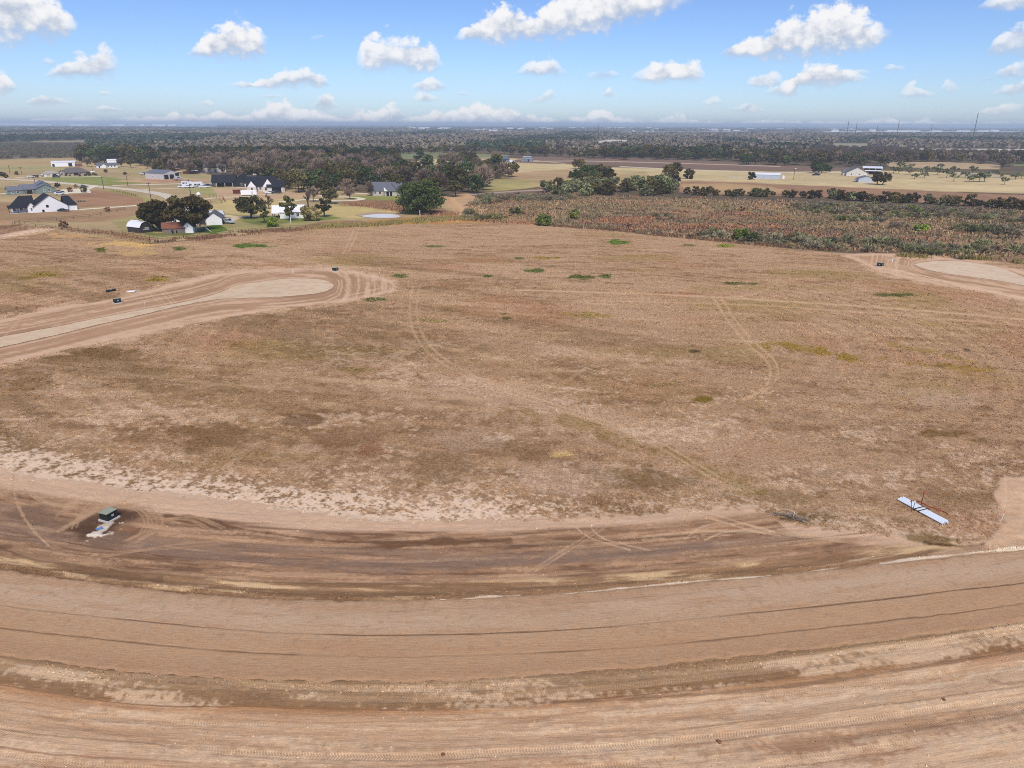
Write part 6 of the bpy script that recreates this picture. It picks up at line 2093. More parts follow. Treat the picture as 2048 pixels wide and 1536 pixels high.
# ---- white metal barn
s = site('barn', 128, 333, 'long white metal barn in the far left pasture', 'barn', -8)
wl, rf = MB(), MB()
gable(wl, rf, -11.5, 11, 0, 13, 4.1, 1.4, 'x', .3)
wl.build('wall', MT['white'], s)
rf.build('roof', MT['white_roof'], s)
door(s, 6.2, 0, 3.6, 3.4, 'dark', name='barn_door')  # open doorway: a black panel imitates the unlit inside
door(s, -9.5, 0, 2.2, 2.6, 'dark', name='side_shade_panel')  # dark panel on the wall imitating a shaded opening

# ---- long white house with grey roof, and tall white barn behind it
s = site('house', 215, 336, 'long low white house with a grey roof beside the dark wood', 'house', 6)
wl, rf = MB(), MB()
gable(wl, rf, -9, 9.5, 1, 10, 2.7, 2.0, 'x', .5)
gable(wl, rf, -5.5, -1, -1.0, 4, 2.6, 1.6, 'y', .4)
wl.build('wall', MT['white'], s)
rf.build('roof', MT['slate_roof'], s)
for x in (1, 4, 7):
    window(s, x, 1, .9, 1.2, 1.2)
door(s, -7, 1, 1.2, 2.1, 'dark')
s = site('barn', 225, 330, 'small white barn rising behind the long low white house', 'barn', -4)
wl, rf = MB(), MB()
gable(wl, rf, -4.6, 4.2, 0, 8, 4.6, 1.3, 'x', .3)
wl.build('wall', MT['white'], s)
rf.build('roof', MT['white_roof'], s)
door(s, -2, 0, 2, 2.2, 'dark', name='barn_door')

# ---- metal workshop with three tall doors
s = site('workshop', 330, 359, 'pale metal workshop with three tall open bays', 'workshop', 33)
wl, rf = MB(), MB()
gable(wl, rf, -1.5, 13.5, 0, 23, 4.3, 2.3, 'y', .25)
wl.build('wall', MT['metal_wall'], s)
rf.build('roof', MT['grey_roof'], s)
door(s, 1.5, 0, 3.6, 3.5, 'dark', name='bay_shade_panel')  # bays are flat dark panels, their interior shade is only colour
door(s, 6.2, 0, 3.6, 3.5, 'dark', name='bay_shade_panel')
MB().box(9.4, 12.8, -.05, -.003, 2.2, 4.4).build('bay_shade_panel', MT['dark'], s)
for y in (6, 13):
    window(s, -1.5, y, 1.0, .9, 1.3, '-x')

# ---- black house
s = site('house', 461, 374, 'all black farmhouse with pale posts in front of the brown wood', 'house', -8)
wl, rf = MB(), MB()
gable(wl, rf, -11.8, 3, 3, 14, 3.1, 4.3, 'x', .5)
gable(wl, rf, 2.2, 12.5, 0, 15, 3.2, 4.6, 'y', .5)
wl.build('wall', MT['black_wall'], s)
rf.build('roof', MT['black_roof'], s)
MB().add([(-9, 0, 2.7), (2.0, 0, 2.7), (2.0, 3.2, 3.3), (-9, 3.2, 3.3), (-9, 0, 2.55), (2.0, 0, 2.55), (2.0, 3.2, 3.15), (-9, 3.2, 3.15)], [(0, 1, 2, 3), (7, 6, 5, 4), (0, 4, 5, 1), (1, 5, 6, 2), (2, 6, 7, 3), (3, 7, 4, 0)]).build('porch_roof', MT['black_roof'], s)
for x in (-8.6, -3.4, 1.6):
    post(s, x, .3, 2.6, .2, 'stone')
window(s, 7.4, 0, 1.0, 1.2, 1.4, frame='stone')
door(s, 9.6, 0, .9, 2.0, 'white')
window(s, -10.2, 3, 1, 1, 1.4, frame='stone')

# ---- white house still being built
s = site('house', 531, 384, 'unfinished white brick house with black roofs and an open garage', 'house', -6)
wl, rf = MB(), MB()
gable(wl, rf, -11.5, 5.5, 6, 16, 3.2, 5.2, 'x', .4)
gable(wl, rf, -10.6, -5.4, 2.2, 9, 3.2, 3.4, 'y', .35)
gable(wl, rf, -1.6, 5.0, 1.4, 9, 3.2, 4.6, 'y', .35)
gable(wl, rf, 1.2, 11.4, 0, 7.5, 3.0, 3.4, 'x', .4)
wl.build('wall', MT['warmwhite'], s)
rf.build('roof', MT['black_roof'], s)
MB().prism([(-10.4, 3.0), (-5.6, 3.0), (-8.0, 6.2)], 2.10, 2.19).build('gable_board', MT['white'], s)
MB().prism([(-1.4, 3.0), (4.8, 3.0), (1.7, 7.4)], 1.30, 1.39).build('gable_board', MT['white'], s)
door(s, 6.6, 0, 5.6, 2.7, 'dark', name='garage_shade_panel')  # black panel imitates the shade inside the open garage
for x in (-8, -3.4):
    window(s, x, 2.2 if x < -5 else 6, .8, 1.1, 1.8, frame='white', dark='dark')
window(s, .2, 1.4, .8, 1.2, 1.9, frame='white', dark='dark')
post(s, 10.6, -.35, 2.7, .3, 'stone')

# ---- old white farmhouse under the twin oaks
s = site('farmhouse', 388, 451, 'old white farmhouse half hidden under the twin dark oaks', 'house', -6)
wl, rf = MB(), MB()
gable(wl, rf, -11, 5.5, 3, 11, 2.9, 2.2, 'x', .45)
gable(wl, rf, 5, 11.2, -.6, 10, 2.9, 2.3, 'y', .5)
gable(wl, rf, -4.0, 1.2, 1.0, 5, 2.8, 1.6, 'y', .4)
wl.build('wall', MT['white'], s)
rf.build('roof', MT['slate_roof'], s)
window(s, -2.2, 1.0, 1.0, 1.2, 1.4, frame='white')
window(s, -.5, 1.0, 1.0, 1.2, 1.4, frame='white')
window(s, -7.5, 3, 1.0, 1.2, 1.2)
MB().box(1.6, 4.8, .4, 3.0, 0, .7).build('porch_deck', MT['wood'], s)
MB().add([(1.3, .1, 2.75), (5.0, .1, 2.75), (5.0, 3.1, 3.1), (1.3, 3.1, 3.1), (1.3, .1, 2.62), (5.0, .1, 2.62), (5.0, 3.1, 2.97), (1.3, 3.1, 2.97)], [(0, 1, 2, 3), (7, 6, 5, 4), (0, 4, 5, 1), (1, 5, 6, 2), (2, 6, 7, 3), (3, 7, 4, 0)]).build('porch_roof', MT['white_roof'], s)
for x in (1.6, 4.7):
    post(s, x, .4, 2.6, .09, 'white')
door(s, 11.2, 3, 2.6, 2.2, 'dark', '+x', 'garage_shade_panel')  # shaded garage interior painted as a flat dark panel

s = site('shed', 377, 466, 'small white gabled shed between rusty shed and old farmhouse', 'shed', -16)
wl, rf = MB(), MB()
gable(wl, rf, -1.8, 1.9, 0, 5, 2.3, 1.9, 'y', .18)
wl.build('wall', MT['white'], s)
rf.build('roof', MT['slate_roof'], s)
window(s, 0, 0, 2.4, .5, .5, frame='white', dark='dark')
s = site('shed', 349, 467, 'weathered wooden shed with a rust red roof', 'shed', -6)
wl, rf = MB(), MB()
gable(wl, rf, -4.2, 4.0, 0, 5.5, 2.1, 1.8, 'x', .3)
wl.build('wall', MT['wood'], s)
rf.build('roof', MT['rust_roof'], s)
door(s, -.6, 0, .7, 1.4, 'dark')
door(s, .9, 0, .5, 1.2, 'dark', name='hatch')
s = site('barn_shed', 293, 465, 'dark barn shed with a pale gambrel roof and striped front', 'shed', 34)
wl, rf = MB(), MB()
wl.prism([(-2.6, 0), (2.6, 0), (2.6, 2.3), (1.7, 3.6), (0, 4.3), (-1.7, 3.6), (-2.6, 2.3)], 0, 8.0)
wl.build('wall', paint('brown_siding', (.055, .042, .038), .8, .15), s)
for a, b in (((-2.85, 2.15), (-1.75, 3.7)), ((-1.75, 3.7), (0, 4.42)), ((0, 4.42), (1.75, 3.7)), ((1.75, 3.7), (2.85, 2.15))):
    rf.prism([(a[0], a[1]), (b[0], b[1]), (b[0], b[1] + .12), (a[0], a[1] + .12)], -.25, 8.25)
rf.build('roof', MT['white_roof'], s)
st = MB()
for i in range(4):
    st.box(-1.3 + (.9 if i > 1 else 0), 1.5, -.03, -.004, 1.1 + i * .28, 1.22 + i * .28)
st.build('painted_stripes', MT['white'], s)

# ---- white cottage with porch
s = site('cottage', 578, 437, 'small white cottage with a white metal roof and porch', 'house', -4)
wl, rf = MB(), MB()
gable(wl, rf, -3.6, 6.4, 0, 8, 2.8, 2.4, 'x', .4)
wl.build('wall', MT['white'], s)
rf.build('roof', MT['white_roof'], s)
MB().add([(-7.0, -.4, 2.4), (-3.4, -.4, 2.4), (-3.4, 4, 5.3), (-7.0, 4, 5.3), (-7.0, 8.4, 2.4), (-3.4, 8.4, 2.4), (-7.0, -.4, 2.25), (-3.4, -.4, 2.25), (-3.4, 4, 5.15), (-7.0, 4, 5.15), (-7.0, 8.4, 2.25), (-3.4, 8.4, 2.25)],
         [(0, 1, 2, 3), (3, 2, 5, 4), (9, 8, 7, 6), (10, 11, 8, 9), (0, 6, 7, 1), (4, 5, 11, 10), (0, 3, 9, 6), (3, 4, 10, 9), (1, 7, 8, 2), (2, 8, 11, 5)]).build('porch_roof', MT['white_roof'], s)
MB().box(-6.8, -3.6, 0, 8, 0, .3).build('porch_floor', MT['wood'], s)
for x, y in ((-6.6, 0.1), (-4.2, .1), (-6.6, 7.6)):
    post(s, x, y, 2.35, .13)
window(s, 3.8, 0, 1.0, 1.0, 1.2)
door(s, -3.6, 4, 1.0, 2.1, 'dark', '-x')
MB().tube([(4.6, 6, 4.6), (4.6, 6, 6.0)], .2).build('chimney', MT['steel'], s)

# ---- grey roofed house at the loop drive
s = site('house', 772, 392, 'pale stone house with wide grey roofs left of the huge live oak', 'house', -6)
wl, rf = MB(), MB()
gable(wl, rf, -8.5, 8.2, 5, 14, 3.2, 3.6, 'x', .5)
gable(wl, rf, -.8, 6.0, 0, 8, 3.0, 3.2, 'y', .5, hip0=3.0)
gable(wl, rf, -7.6, -1.2, 2.0, 6, 2.9, 1.6, 'x', .4)
gable(wl, rf, 5.6, 9.4, 1, 8, 3.0, 2.4, 'y', .4)
wl.build('wall', MT['stone'], s)
rf.build('roof', MT['slate_roof'], s)
MB().prism([(-.9, 2.6), (1.2, 2.6), (-.9, 4.9)], -.62, -.55).build('gable_trim', MT['white'], s)
door(s, 1.0, 0, 1.4, 2.3, 'dark', name='porch_shade_panel')  # porch shade painted as two dark panels
door(s, 2.9, 0, 1.2, 2.3, 'dark', name='porch_shade_panel')
for x in (-6, -3.4):
    window(s, x, 2.0, .9, 1.1, 1.4)

# ---- far farm: two blue grey houses
s = site('house', 1007, 323.5, 'blue grey hipped house of the far farm, left of the two', 'house', 10)
wl, rf = MB(), MB()
gable(wl, rf, -6.5, 6.5, 0, 11, 2.9, 3.0, 'x', .6, hip0=4, hip1=3)
wl.build('wall', MT['bluegrey'], s)
rf.build('roof', MT['bluegrey_roof'], s)
door(s, 1, 0, 3, 2.2, 'dark', name='porch_shade_panel')  # dark panel in place of the shade under the porch
window(s, -4, 0, .9, 1.4, 1.3)
s = site('house', 1054, 323, 'blue grey box house with a pale roof, right one of the far farm', 'house', -6)
wl, rf = MB(), MB()
wl.box(-6.5, 6.0, 0, 9, 0, 3.0)
wl.box(-4.5, 4.5, 2, 9, 3.0, 4.6)
rf.box(-4.8, 4.8, 1.8, 9.2, 4.6, 5.0)
rf.box(-6.9, 6.4, -.6, 1.95, 3.0, 3.2)
wl.build('wall', MT['bluegrey'], s)
rf.build('roof', MT['metal_wall'], s)
door(s, 1.6, 0, 1.3, 2.1, 'dark')
for x in (-4.5, -1.2, 4):
    window(s, x, 0, .9, 1.2, 1.3)

# ---- long white shed and cream farmhouse on the right
s = site('shed', 1533, 358, 'long white metal shed behind a shrubby tree in the yellow field', 'shed', -3)
wl, rf = MB(), MB()
gable(wl, rf, -10, 9.8, 0, 8, 3.2, 1.1, 'x', .2)
wl.build('wall', MT['blue_wall'], s)
rf.build('roof', MT['white_roof'], s)
door(s, -2.4, 0, .9, 2.0, 'steel')
MB().box(3.0, 3.14, -.06, -.003, .05, 3.1).build('downpipe', MT['steel'], s)
s = site('water_tank', 1566, 358, 'small white water tank right of the long white shed', 'tank')
MB().tube([(0, 0, .1), (0, 0, 2.0), (0, 0, 2.35)], [1.0, 1.0, .3], 14).build('drum', MT['pvc_white'], s, smooth=False)
MB().box(-1.1, 1.1, -1.1, 1.1, 0, .12).build('pad', MT['concrete'], s)
s = site('farmhouse', 1711, 352, 'cream gabled farmhouse with a dark roof in the right hand fields', 'house', 10)
wl, rf = MB(), MB()
gable(wl, rf, -7.6, 9.4, 0, 14, 3.0, 4.3, 'y', .5)
gable(wl, rf, -9.8, -7.0, 4, 12, 2.8, 2.4, 'x', .4)
wl.build('wall', MT['warmwhite'], s)
rf.build('roof', MT['slate_roof'], s)
window(s, 2.8, 0, .9, 1.0, 1.2, dark='dark')
window(s, -3.4, 0, .9, 1.0, 1.2, dark='dark')
door(s, 7.2, 0, 1.0, 2.0, 'white')
s = site('carport', 1743, 349, 'open carport with a long white roof behind the cream farmhouse', 'carport', 4)
MB().prism([(0, 5.4), (9, 6.6), (9, 6.8), (0, 5.6)], -8, 8.6, 'x').build('roof', MT['white_roof'], s)
MB().prism([(-1.5, 3.0), (0.8, 3.6), (.8, 3.75), (-1.5, 3.15)], -6, 7.6, 'x').build('awning', MT['white_roof'], s)
MB().box(-6, 7.4, 2, 8.4, 0, 5.3).build('wall', MT['dark'], s)  # near-black block imitates the shade under the open carport roof
for x in (-7.6, -2.6, 2.6, 8.2):
    post(s, x, .3, 5.3, .12, 'steel')
s = site('shed', 1728, 365, 'pale blue gabled shed left of the nearly black oak', 'shed', 12)
wl, rf = MB(), MB()
gable(wl, rf, -4.2, 7.2, 0, 9, 2.9, 1.9, 'y', .3)
wl.build('wall', MT['blue_wall'], s)
rf.build('roof', MT['grey_roof'], s)
MB().prism([(-6.6, 2.1), (-4.3, 2.8), (-4.3, 2.9), (-6.6, 2.2)], 0, 6).build('lean_to_roof', MT['grey_roof'], s)
for y in (.3, 5.6):
    post(s, -6.4, y, 2.1, .08)

# ---- houses glimpsed through the brown wood
for px, py, w_, lab in ((431, 345, 9, 'pale house glimpsed through the brown trees left of the black house'), (519, 350, 6, 'pale house glimpsed through the trees above the unfinished house')):
    s = site('house', px, py, lab, 'house', 5)
    wl, rf = MB(), MB()
    gable(wl, rf, -w_, w_, 0, 9, 4.6, 2.4, 'x', .4)
    wl.build('wall', MT['warmwhite'], s)
    rf.build('roof', MT['slate_roof'], s)
    for x in (-w_ * .6, 0, w_ * .6):
        window(s, x, 0, 1.2, 1.2, 1.4, dark='dark')


# ------------------------------------------------------------------ vehicles
def wheels(parent, xs, half, r=.36):
    for x in xs:
        for sg in (-1, 1):
            t = MB().tube([(x, sg * (half - .22), r), (x, sg * half, r)], r, 14).build('wheel', MT['tyre'], parent)
            MB().tube([(x, sg * (half - .02), r), (x, sg * (half + .012), r)], r * .58, 10).build('rim', MT['rim'], t)


def loft(mb, prof_, half, tuck):
    """side profile (x, z) counter-clockwise, both sides pulled in by tuck above the waist"""
    V, n = [], len(prof_)
    for sg in (-1, 1):
        for x, z in prof_:
            V.append((x, sg * (half - tuck * max(0, min(1, (z - .95) / .7))), z))
    F = [tuple(range(n)), tuple(range(2 * n - 1, n - 1, -1))] + [(i, i + n, (i + 1) % n + n, (i + 1) % n) for i in range(n)]
    mb.add(V, F)


def vehicle(kind, px, py, paint_, label, yaw, scale=1.0):
    """car, suv, pickup or van; local +x is forward; yaw 0 points to the right of the view"""
    s = site({'pickup': 'pickup_truck', 'car': 'parked_car', 'suv': 'parked_car', 'van': 'van'}[kind], px, py, label, {'pickup': 'pickup truck', 'car': 'car', 'suv': 'car', 'van': 'van'}[kind], yaw, None)
    s.scale = (scale,) * 3
    s.location.z = .05
    b, g_ = MB(), MB()
    if kind == 'pickup':
        L = 2.85
        loft(b, [(-L, .5), (L, .5), (L, .95), (L - .3, 1.08), (1.35, 1.14), (.55, 1.88), (-.75, 1.90), (-1.05, 1.15), (-1.06, .82), (-2.7, .82), (-2.72, 1.14), (-L, 1.14)], .98, .2)
        b.box(-2.8, -1.05, .86, .98, .8, 1.14).box(-2.8, -1.05, -.98, -.86, .8, 1.14)
        loft(g_, [(1.28, 1.2), (.56, 1.80), (-.72, 1.82), (-.95, 1.2)], 1.0, .21)
        gx = (1.30, .60)
    elif kind == 'suv':
        L = 2.4
        loft(b, [(-L, .45), (L, .45), (L, .9), (L - .25, 1.05), (1.2, 1.12), (.6, 1.68), (-2.0, 1.72), (-L, 1.1)], .94, .2)
        loft(g_, [(1.1, 1.16), (.58, 1.60), (-1.95, 1.63), (-2.2, 1.16)], .96, .21)
        gx = (1.14, .64)
    elif kind == 'van':
        L = 2.8
        loft(b, [(-L, .45), (L, .45), (L, 1.0), (L - .4, 1.2), (1.75, 2.1), (-L, 2.2)], .98, .08)
        loft(g_, [(2.3, 1.25), (1.70, 1.95), (.6, 1.98), (.6, 1.25)], 1.0, .09)
        gx = (2.34, 1.78)
    else:
        L = 2.3
        loft(b, [(-L, .4), (L, .4), (L, .75), (L - .3, .88), (1.0, .96), (.3, 1.42), (-1.0, 1.44), (-1.7, 1.02), (-L, .98)], .9, .2)
        loft(g_, [(.92, 1.0), (.28, 1.36), (-.98, 1.38), (-1.55, 1.02)], .915, .2)
        gx = (.96, .34)
    bo = b.build('body', MT[paint_], s, bevel=.04)
    g_.build('side_windows', MT['glass'], s)
    zz = {'pickup': (1.2, 1.84), 'suv': (1.16, 1.64), 'van': (1.28, 2.04), 'car': (1.0, 1.38)}[kind]
    MB().add([(gx[0] + .06, -.72, zz[0]), (gx[0] + .06, .72, zz[0]), (gx[1] + .05, .62, zz[1]), (gx[1] + .05, -.62, zz[1])], [(0, 1, 2, 3)]).build('windscreen', MT['glass'], s)
    for sg in (-1, 1):
        MB().box(L - .02, L + .03, sg * .7 - .18, sg * .7 + .18, .72, .86).build('headlight', MT['rim'], s)
    wheels(s, (-L * .6, L * .62), .98 if kind != 'car' else .92, .37 if kind != 'car' else .32)
    return s


vehicle('pickup', 457, 447, 'car_silver', 'silver blue pickup parked on the drive by the old farmhouse', -55)
vehicle('suv', 142, 419.5, 'car_grey', 'grey car at the garage corner of the white gabled farmhouse', 30)
vehicle('car', 127, 423.5, 'car_black', 'low black car against the wall of the white gabled farmhouse', 5)
vehicle('van', 366, 375.5, 'car_white', 'white van at the left end of the camper row', 185)
vehicle('pickup', 377, 376, 'car_white', 'white pickup beside the camper trailer', 175)
vehicle('pickup', 409, 376, 'car_white', 'white pickup at the right end of the camper row', 8)
vehicle('suv', 416, 373, 'car_black', 'black car behind the white pickup of the camper row', 5)
vehicle('pickup', 540, 388, 'car_white', 'white pickup in front of the unfinished house garage', 12)
vehicle('pickup', 553, 387.5, 'car_black', 'dark pickup right beside the garage of the unfinished house', 12)
vehicle('suv', 287, 349, 'car_white', 'white car left of the metal workshop', 10)
vehicle('suv', 295, 349.5, 'car_black', 'black car against the left wall of the metal workshop', 10)
vehicle('pickup', 393, 348, 'car_black', 'black pickup on the drive at the edge of the brown wood', 5)
vehicle('suv', 403, 345, 'car_red', 'maroon car at the edge of the brown wood', 5)
vehicle('suv', 417, 345, 'car_black', 'black car under the trees at the edge of the brown wood', 170)
vehicle('car', 62, 355.5, 'car_white', 'white car on the drive left of the beige garage', 10)
vehicle('suv', 70, 355, 'car_black', 'black car on the drive left of the beige garage', 160)
vehicle('suv', 86, 353, 'car_grey', 'grey car against the left side of the beige garage', 80)
vehicle('suv', 113, 355, 'car_black', 'black car in front of the beige garage doors', 15)
vehicle('suv', 120, 390, 'car_white', 'white car at the right side of the sage green house', 20)
vehicle('car', 119, 386, 'car_black', 'black car at the back corner of the sage green house', 15)
vehicle('pickup', 166, 376, 'car_grey', 'dark grey pickup on the street side of the concrete drive', 5)
vehicle('van', 1024, 325, 'car_white', 'white van between the two far farm houses', 20)
vehicle('pickup', 1632, 351.5, 'car_black', 'black pickup on the lawn left of the cream farmhouse', 175)


def camper(px, py, L, H, label, yaw, front=True):
    s = site('camper_trailer', px, py, label, 'camper', yaw)
    b = MB().prism([(-L / 2, .6), (L / 2 - .3, .6), (L / 2, 1.3), (L / 2 - .4, H), (-L / 2, H)], -1.2, 1.2)
    b.build('body', MT['car_white'], s, bevel=.08)
    for x in (-L * .3, 0.0, L * .25):
        window(s, x, -1.2, 1.5, .9, .6, frame='car_grey')
    door(s, L * .12, -1.2, .7, 2.0, 'car_grey')
    MB().box(-L / 2 + .3, L / 2 - .5, -1.24, -1.203, .95, 1.15).build('side_stripe', MT['car_grey'], s)
    wheels(s, (-.5, .45), 1.2, .36)
    MB().tube([(L / 2 - .3, 0, .5), (L / 2 + 1.1, 0, .5)], .06).build('tow_bar', MT['steel'], s)
    return s


camper(391, 375, 8.6, 3.3, 'long white camper trailer in the row by the black house', 4)
camper(434, 437, 6.4, 3.0, 'white camper behind the right end of the old farmhouse', -10)
camper(374, 372, 6.0, 2.9, 'white motor home behind the white van in the camper row', 2)

# enclosed white trailer and red skip by the unfinished house
s = site('cargo_trailer', 498, 391.5, 'white box trailer parked before the unfinished house', 'trailer', -5)
MB().box(-3.9, 3.5, -1.2, 1.2, .55, 2.9).build('box', MT['white'], s, bevel=.08)
MB().prism([(3.5, .55), (4.1, .75), (4.1, 2.7), (3.5, 2.9)], -1.1, 1.1).build('nose', MT['white'], s)
door(s, 1.8, -1.2, .8, 2.3, 'metal_wall')
wheels(s, (-.9, .0), 1.2, .36)
MB().tube([(4.0, 0, .55), (5.2, 0, .5)], .06).build('tow_bar', MT['steel'], s)
s = site('skip', 475, 387, 'dark red skip left of the white box trailer', 'skip', -3)
MB().prism([(-2.1, .15), (2.1, .15), (2.3, 1.9), (-2.3, 1.9)], -1.1, 1.1).build('bin', MT['red'], s)
for x in (-1.4, -.5, .5, 1.4):
    MB().box(x - .06, x + .06, -1.18, -1.103, .2, 1.8).build('rib', MT['red'], s)
MB().box(-2.38, 2.38, -1.2, 1.2, 1.9, 2.0).build('rim', MT['red'], s)
# boat on its trailer in front of the workshop
s = site('boat', 357, 361, 'white motor boat on a trailer before the workshop bays', 'boat', 18)
V, F = [], []
for i, (x, hw, zb, zt) in enumerate(((-3.2, 1.15, .8, 1.7), (-1, 1.2, .75, 1.7), (1.2, 1.1, .8, 1.8), (2.6, .65, 1.0, 1.95), (3.4, .06, 1.5, 2.05))):
    V += [(x, -hw, zt), (x, -hw * .75, zb + .3), (x, 0, zb), (x, hw * .75, zb + .3), (x, hw, zt)]
for i in range(4):
    for k in range(4):
        F.append((i * 5 + k, i * 5 + k + 1, i * 5 + k + 6, i * 5 + k + 5))
    F.append((i * 5 + 4, i * 5, i * 5 + 5, i * 5 + 9))
F.append((0, 1, 2, 3, 4))
MB().add(V, F).build('hull', MT['car_white'], s)
MB().prism([(-.4, 1.78), (1.0, 1.8), (.5, 2.4), (-.3, 2.4)], -.8, .8).build('windshield', MT['glass'], s)
MB().box(-3.7, -3.2, -.25, .25, .8, 1.9).build('outboard_motor', MT['car_black'], s)
MB().box(-3.0, 3.6, -.75, -.65, .5, .6).box(-3.0, 3.6, .65, .75, .5, .6).build('trailer_frame', MT['steel'], s)
wheels(s, (-1.2, -.4), 1.1, .33)
# small sheds and red thing at the brown wood
s = site('shed', 381, 347.5, 'dark red open shed with a white roof at the brown wood edge', 'shed', 6)
MB().box(-5.5, 6, 0, 5, 0, 1.9).build('wall', MT['red'], s)
MB().box(1.6, 6.2, -.3, 5.2, 2.3, 2.6).build('roof', MT['white_roof'], s)
MB().box(1.8, 6.0, .1, 4.9, 1.9, 2.3).build('loft', MT['dark'], s)  # near-black box imitates the shaded gap below the roof
s = site('shed', 355, 341, 'low white roofed hut behind the metal workshop', 'shed', 6)
MB().box(-1.8, 1.8, 0, 3, 0, 1.7).build('wall', MT['red'], s)
MB().prism([(-2.2, 1.7), (2.2, 1.7), (0, 2.4)], -.2, 3.2).build('roof', MT['white_roof'], s)
s = site('hay_stack', 158, 333, 'low dark red stack right of the white metal barn', 'stack', 0)
MB().box(-3, 2.8, 0, 3, 0, 1.9).build('pile', MT['rust_roof'], s)
MB().prism([(-3.2, 1.9), (3.0, 1.9), (2.2, 2.4), (-2.4, 2.4)], -.1, 3.1).build('cover', MT['wood'], s)

# playset with slide behind the old farmhouse
s = site('playset', 406, 463, 'wooden playset with a white slide on the lawn', 'playset', -14)
for x, y in ((-1.0, 0), (1.0, 0), (-1.0, 1.8), (1.0, 1.8)):
    post(s, x, y, 2.9, .07, 'wood')
MB().box(-1.1, 1.1, -.1, 1.9, 1.35, 1.45).build('platform', MT['wood'], s)
MB().prism([(-1.3, 2.8), (1.3, 2.8), (0, 3.5)], -.2, 2.0).build('roof', MT['wood'], s)
MB().add([(1.1, .1, 1.45), (1.1, .75, 1.45), (3.4, -.9, .08), (3.4, -1.55, .08), (1.1, .1, 1.33), (1.1, .75, 1.33), (3.4, -.9, 0), (3.4, -1.55, 0)], [(0, 3, 2, 1), (4, 5, 6, 7), (0, 4, 7, 3), (1, 2, 6, 5), (2, 3, 7, 6), (0, 1, 5, 4)]).build('slide', MT['pvc_white'], s)
MB().tube([(-1.0, 0, 2.9), (-4.4, 0, 2.9)], .07).tube([(-4.4, 0, 2.9), (-4.9, -.9, 0)], .06).tube([(-4.4, 0, 2.9), (-4.9, .9, 0)], .06).build('swing_frame', MT['white'], s)
for x in (-2.0, -3.2):
    MB().tube([(x - .2, 0, 2.9), (x - .2, 0, .6), (x + .2, 0, .6), (x + .2, 0, 2.9)], .02, 4).build('swing', MT['post'], s)


# ------------------------------------------------------------------ poles, fences
def pole(px, py, top_y, label, lamp=False):
    g = G(px, py)
    v = ray(px, top_y)
    h = CAM_H + v.z * (g.y / v.y)
    s = site('utility_pole', px, py, label, 'pole', 12, 'utility poles along the lanes')
    MB().tube([(0, 0, -.3), (0, 0, h)], [.17, .11], 8).build('shaft', MT['post'], s)
    MB().box(-1.2, 1.2, -.06, .06, h - .75, h - .6).build('cross_arm', MT['post'], s)
    for x in (-1.0, 1.0):
        MB().tube([(x, 0, h - .6), (x, 0, h - .35)], .06, 6).build('insulator', MT['steel'], s)
    if lamp:
        MB().box(-.2, .9, -.15, .15, h - .2, h + .1).build('lamp_head', MT['white'], s)


for px, py, ty, lab in ((20, 346, 330, 'leftmost utility pole in the far left pasture'), (44, 350, 333, 'second utility pole from the left in the pasture'), (70, 366, 350, 'short utility pole behind the sage green house'), (185, 342, 331, 'utility pole behind the tan ranch house'),
                        (208, 380, 352, 'utility pole beside the lane right of the sage green house'), (256, 373, 345, 'utility pole between lane and metal workshop'), (302, 398, 364, 'utility pole on the bend of the lane'), (382, 393, 358, 'utility pole behind the right one of the twin oaks')):
    pole(px, py, ty, lab)
pole(1587, 360, 337, 'lamp pole in the yellow field right of the long white shed', True)
s = site('windmill_post', 399, 402, 'pale post with a round white cap beside the paddock', 'post')
MB().tube([(0, 0, 0), (0, 0, 3.0)], .35, 8).build('shaft', MT['wood'], s)
MB().tube([(0, 0, 3.0), (0, 0, 3.6), (0, 0, 4.2)], [1.0, 1.0, .4], 12).build('cap', MT['pvc_white'], s)
for px, py, ty, lab in ((582, 447, 436, 'short white post below the white cottage'), (840, 432, 418, 'pale grey post at the foot of the huge live oak')):
    s = site('marker_post', px, py, lab, 'post')
    MB().tube([(0, 0, 0), (0, 0, 2.2)], .13, 8).build('shaft', MT['pvc_white'], s)
    MB().box(-.2, .2, -.2, .2, 2.2, 2.35).build('cap', MT['pvc_white'], s)


def fence(pts, gap, h, label, mat='post', rails=(0.5, .95), r=.07, top=None):
    P = gpts(pts)
    seg = [math.dist(P[i], P[i + 1]) for i in range(len(P) - 1)]
    tot = sum(seg)
    n = max(2, int(tot / gap))
    if n > 95:
        n = 95
    e = bpy.data.objects.new('fence', None)
    COL.objects.link(e)
    e.location = (P[0][0], P[0][1], 0)
    e['label'] = label
    e['category'] = 'fence'
    o = Vector((P[0][0], P[0][1], 0))
    qs = []
    for i in range(n + 1):
        t = tot * i / n
        k = 0
        while k < len(seg) - 1 and t > seg[k]:
            t -= seg[k]
            k += 1
        a, b = Vector((*P[k], 0)), Vector((*P[k + 1], 0))
        qs.append(a.lerp(b, t / seg[k]) - o)
    for q in qs:
        hh = h * rnd.uniform(.92, 1.1)
        MB().tube([(q.x, q.y, -.1), (q.x + rnd.uniform(-.05, .05), q.y, hh)], r, 5).build('post', MT[mat], e)
    rl = MB()
    for z in rails:
        rl.tube([(q.x, q.y, h * z) for q in qs], .035, 4)
    rl.build('wires', MT[mat], e)


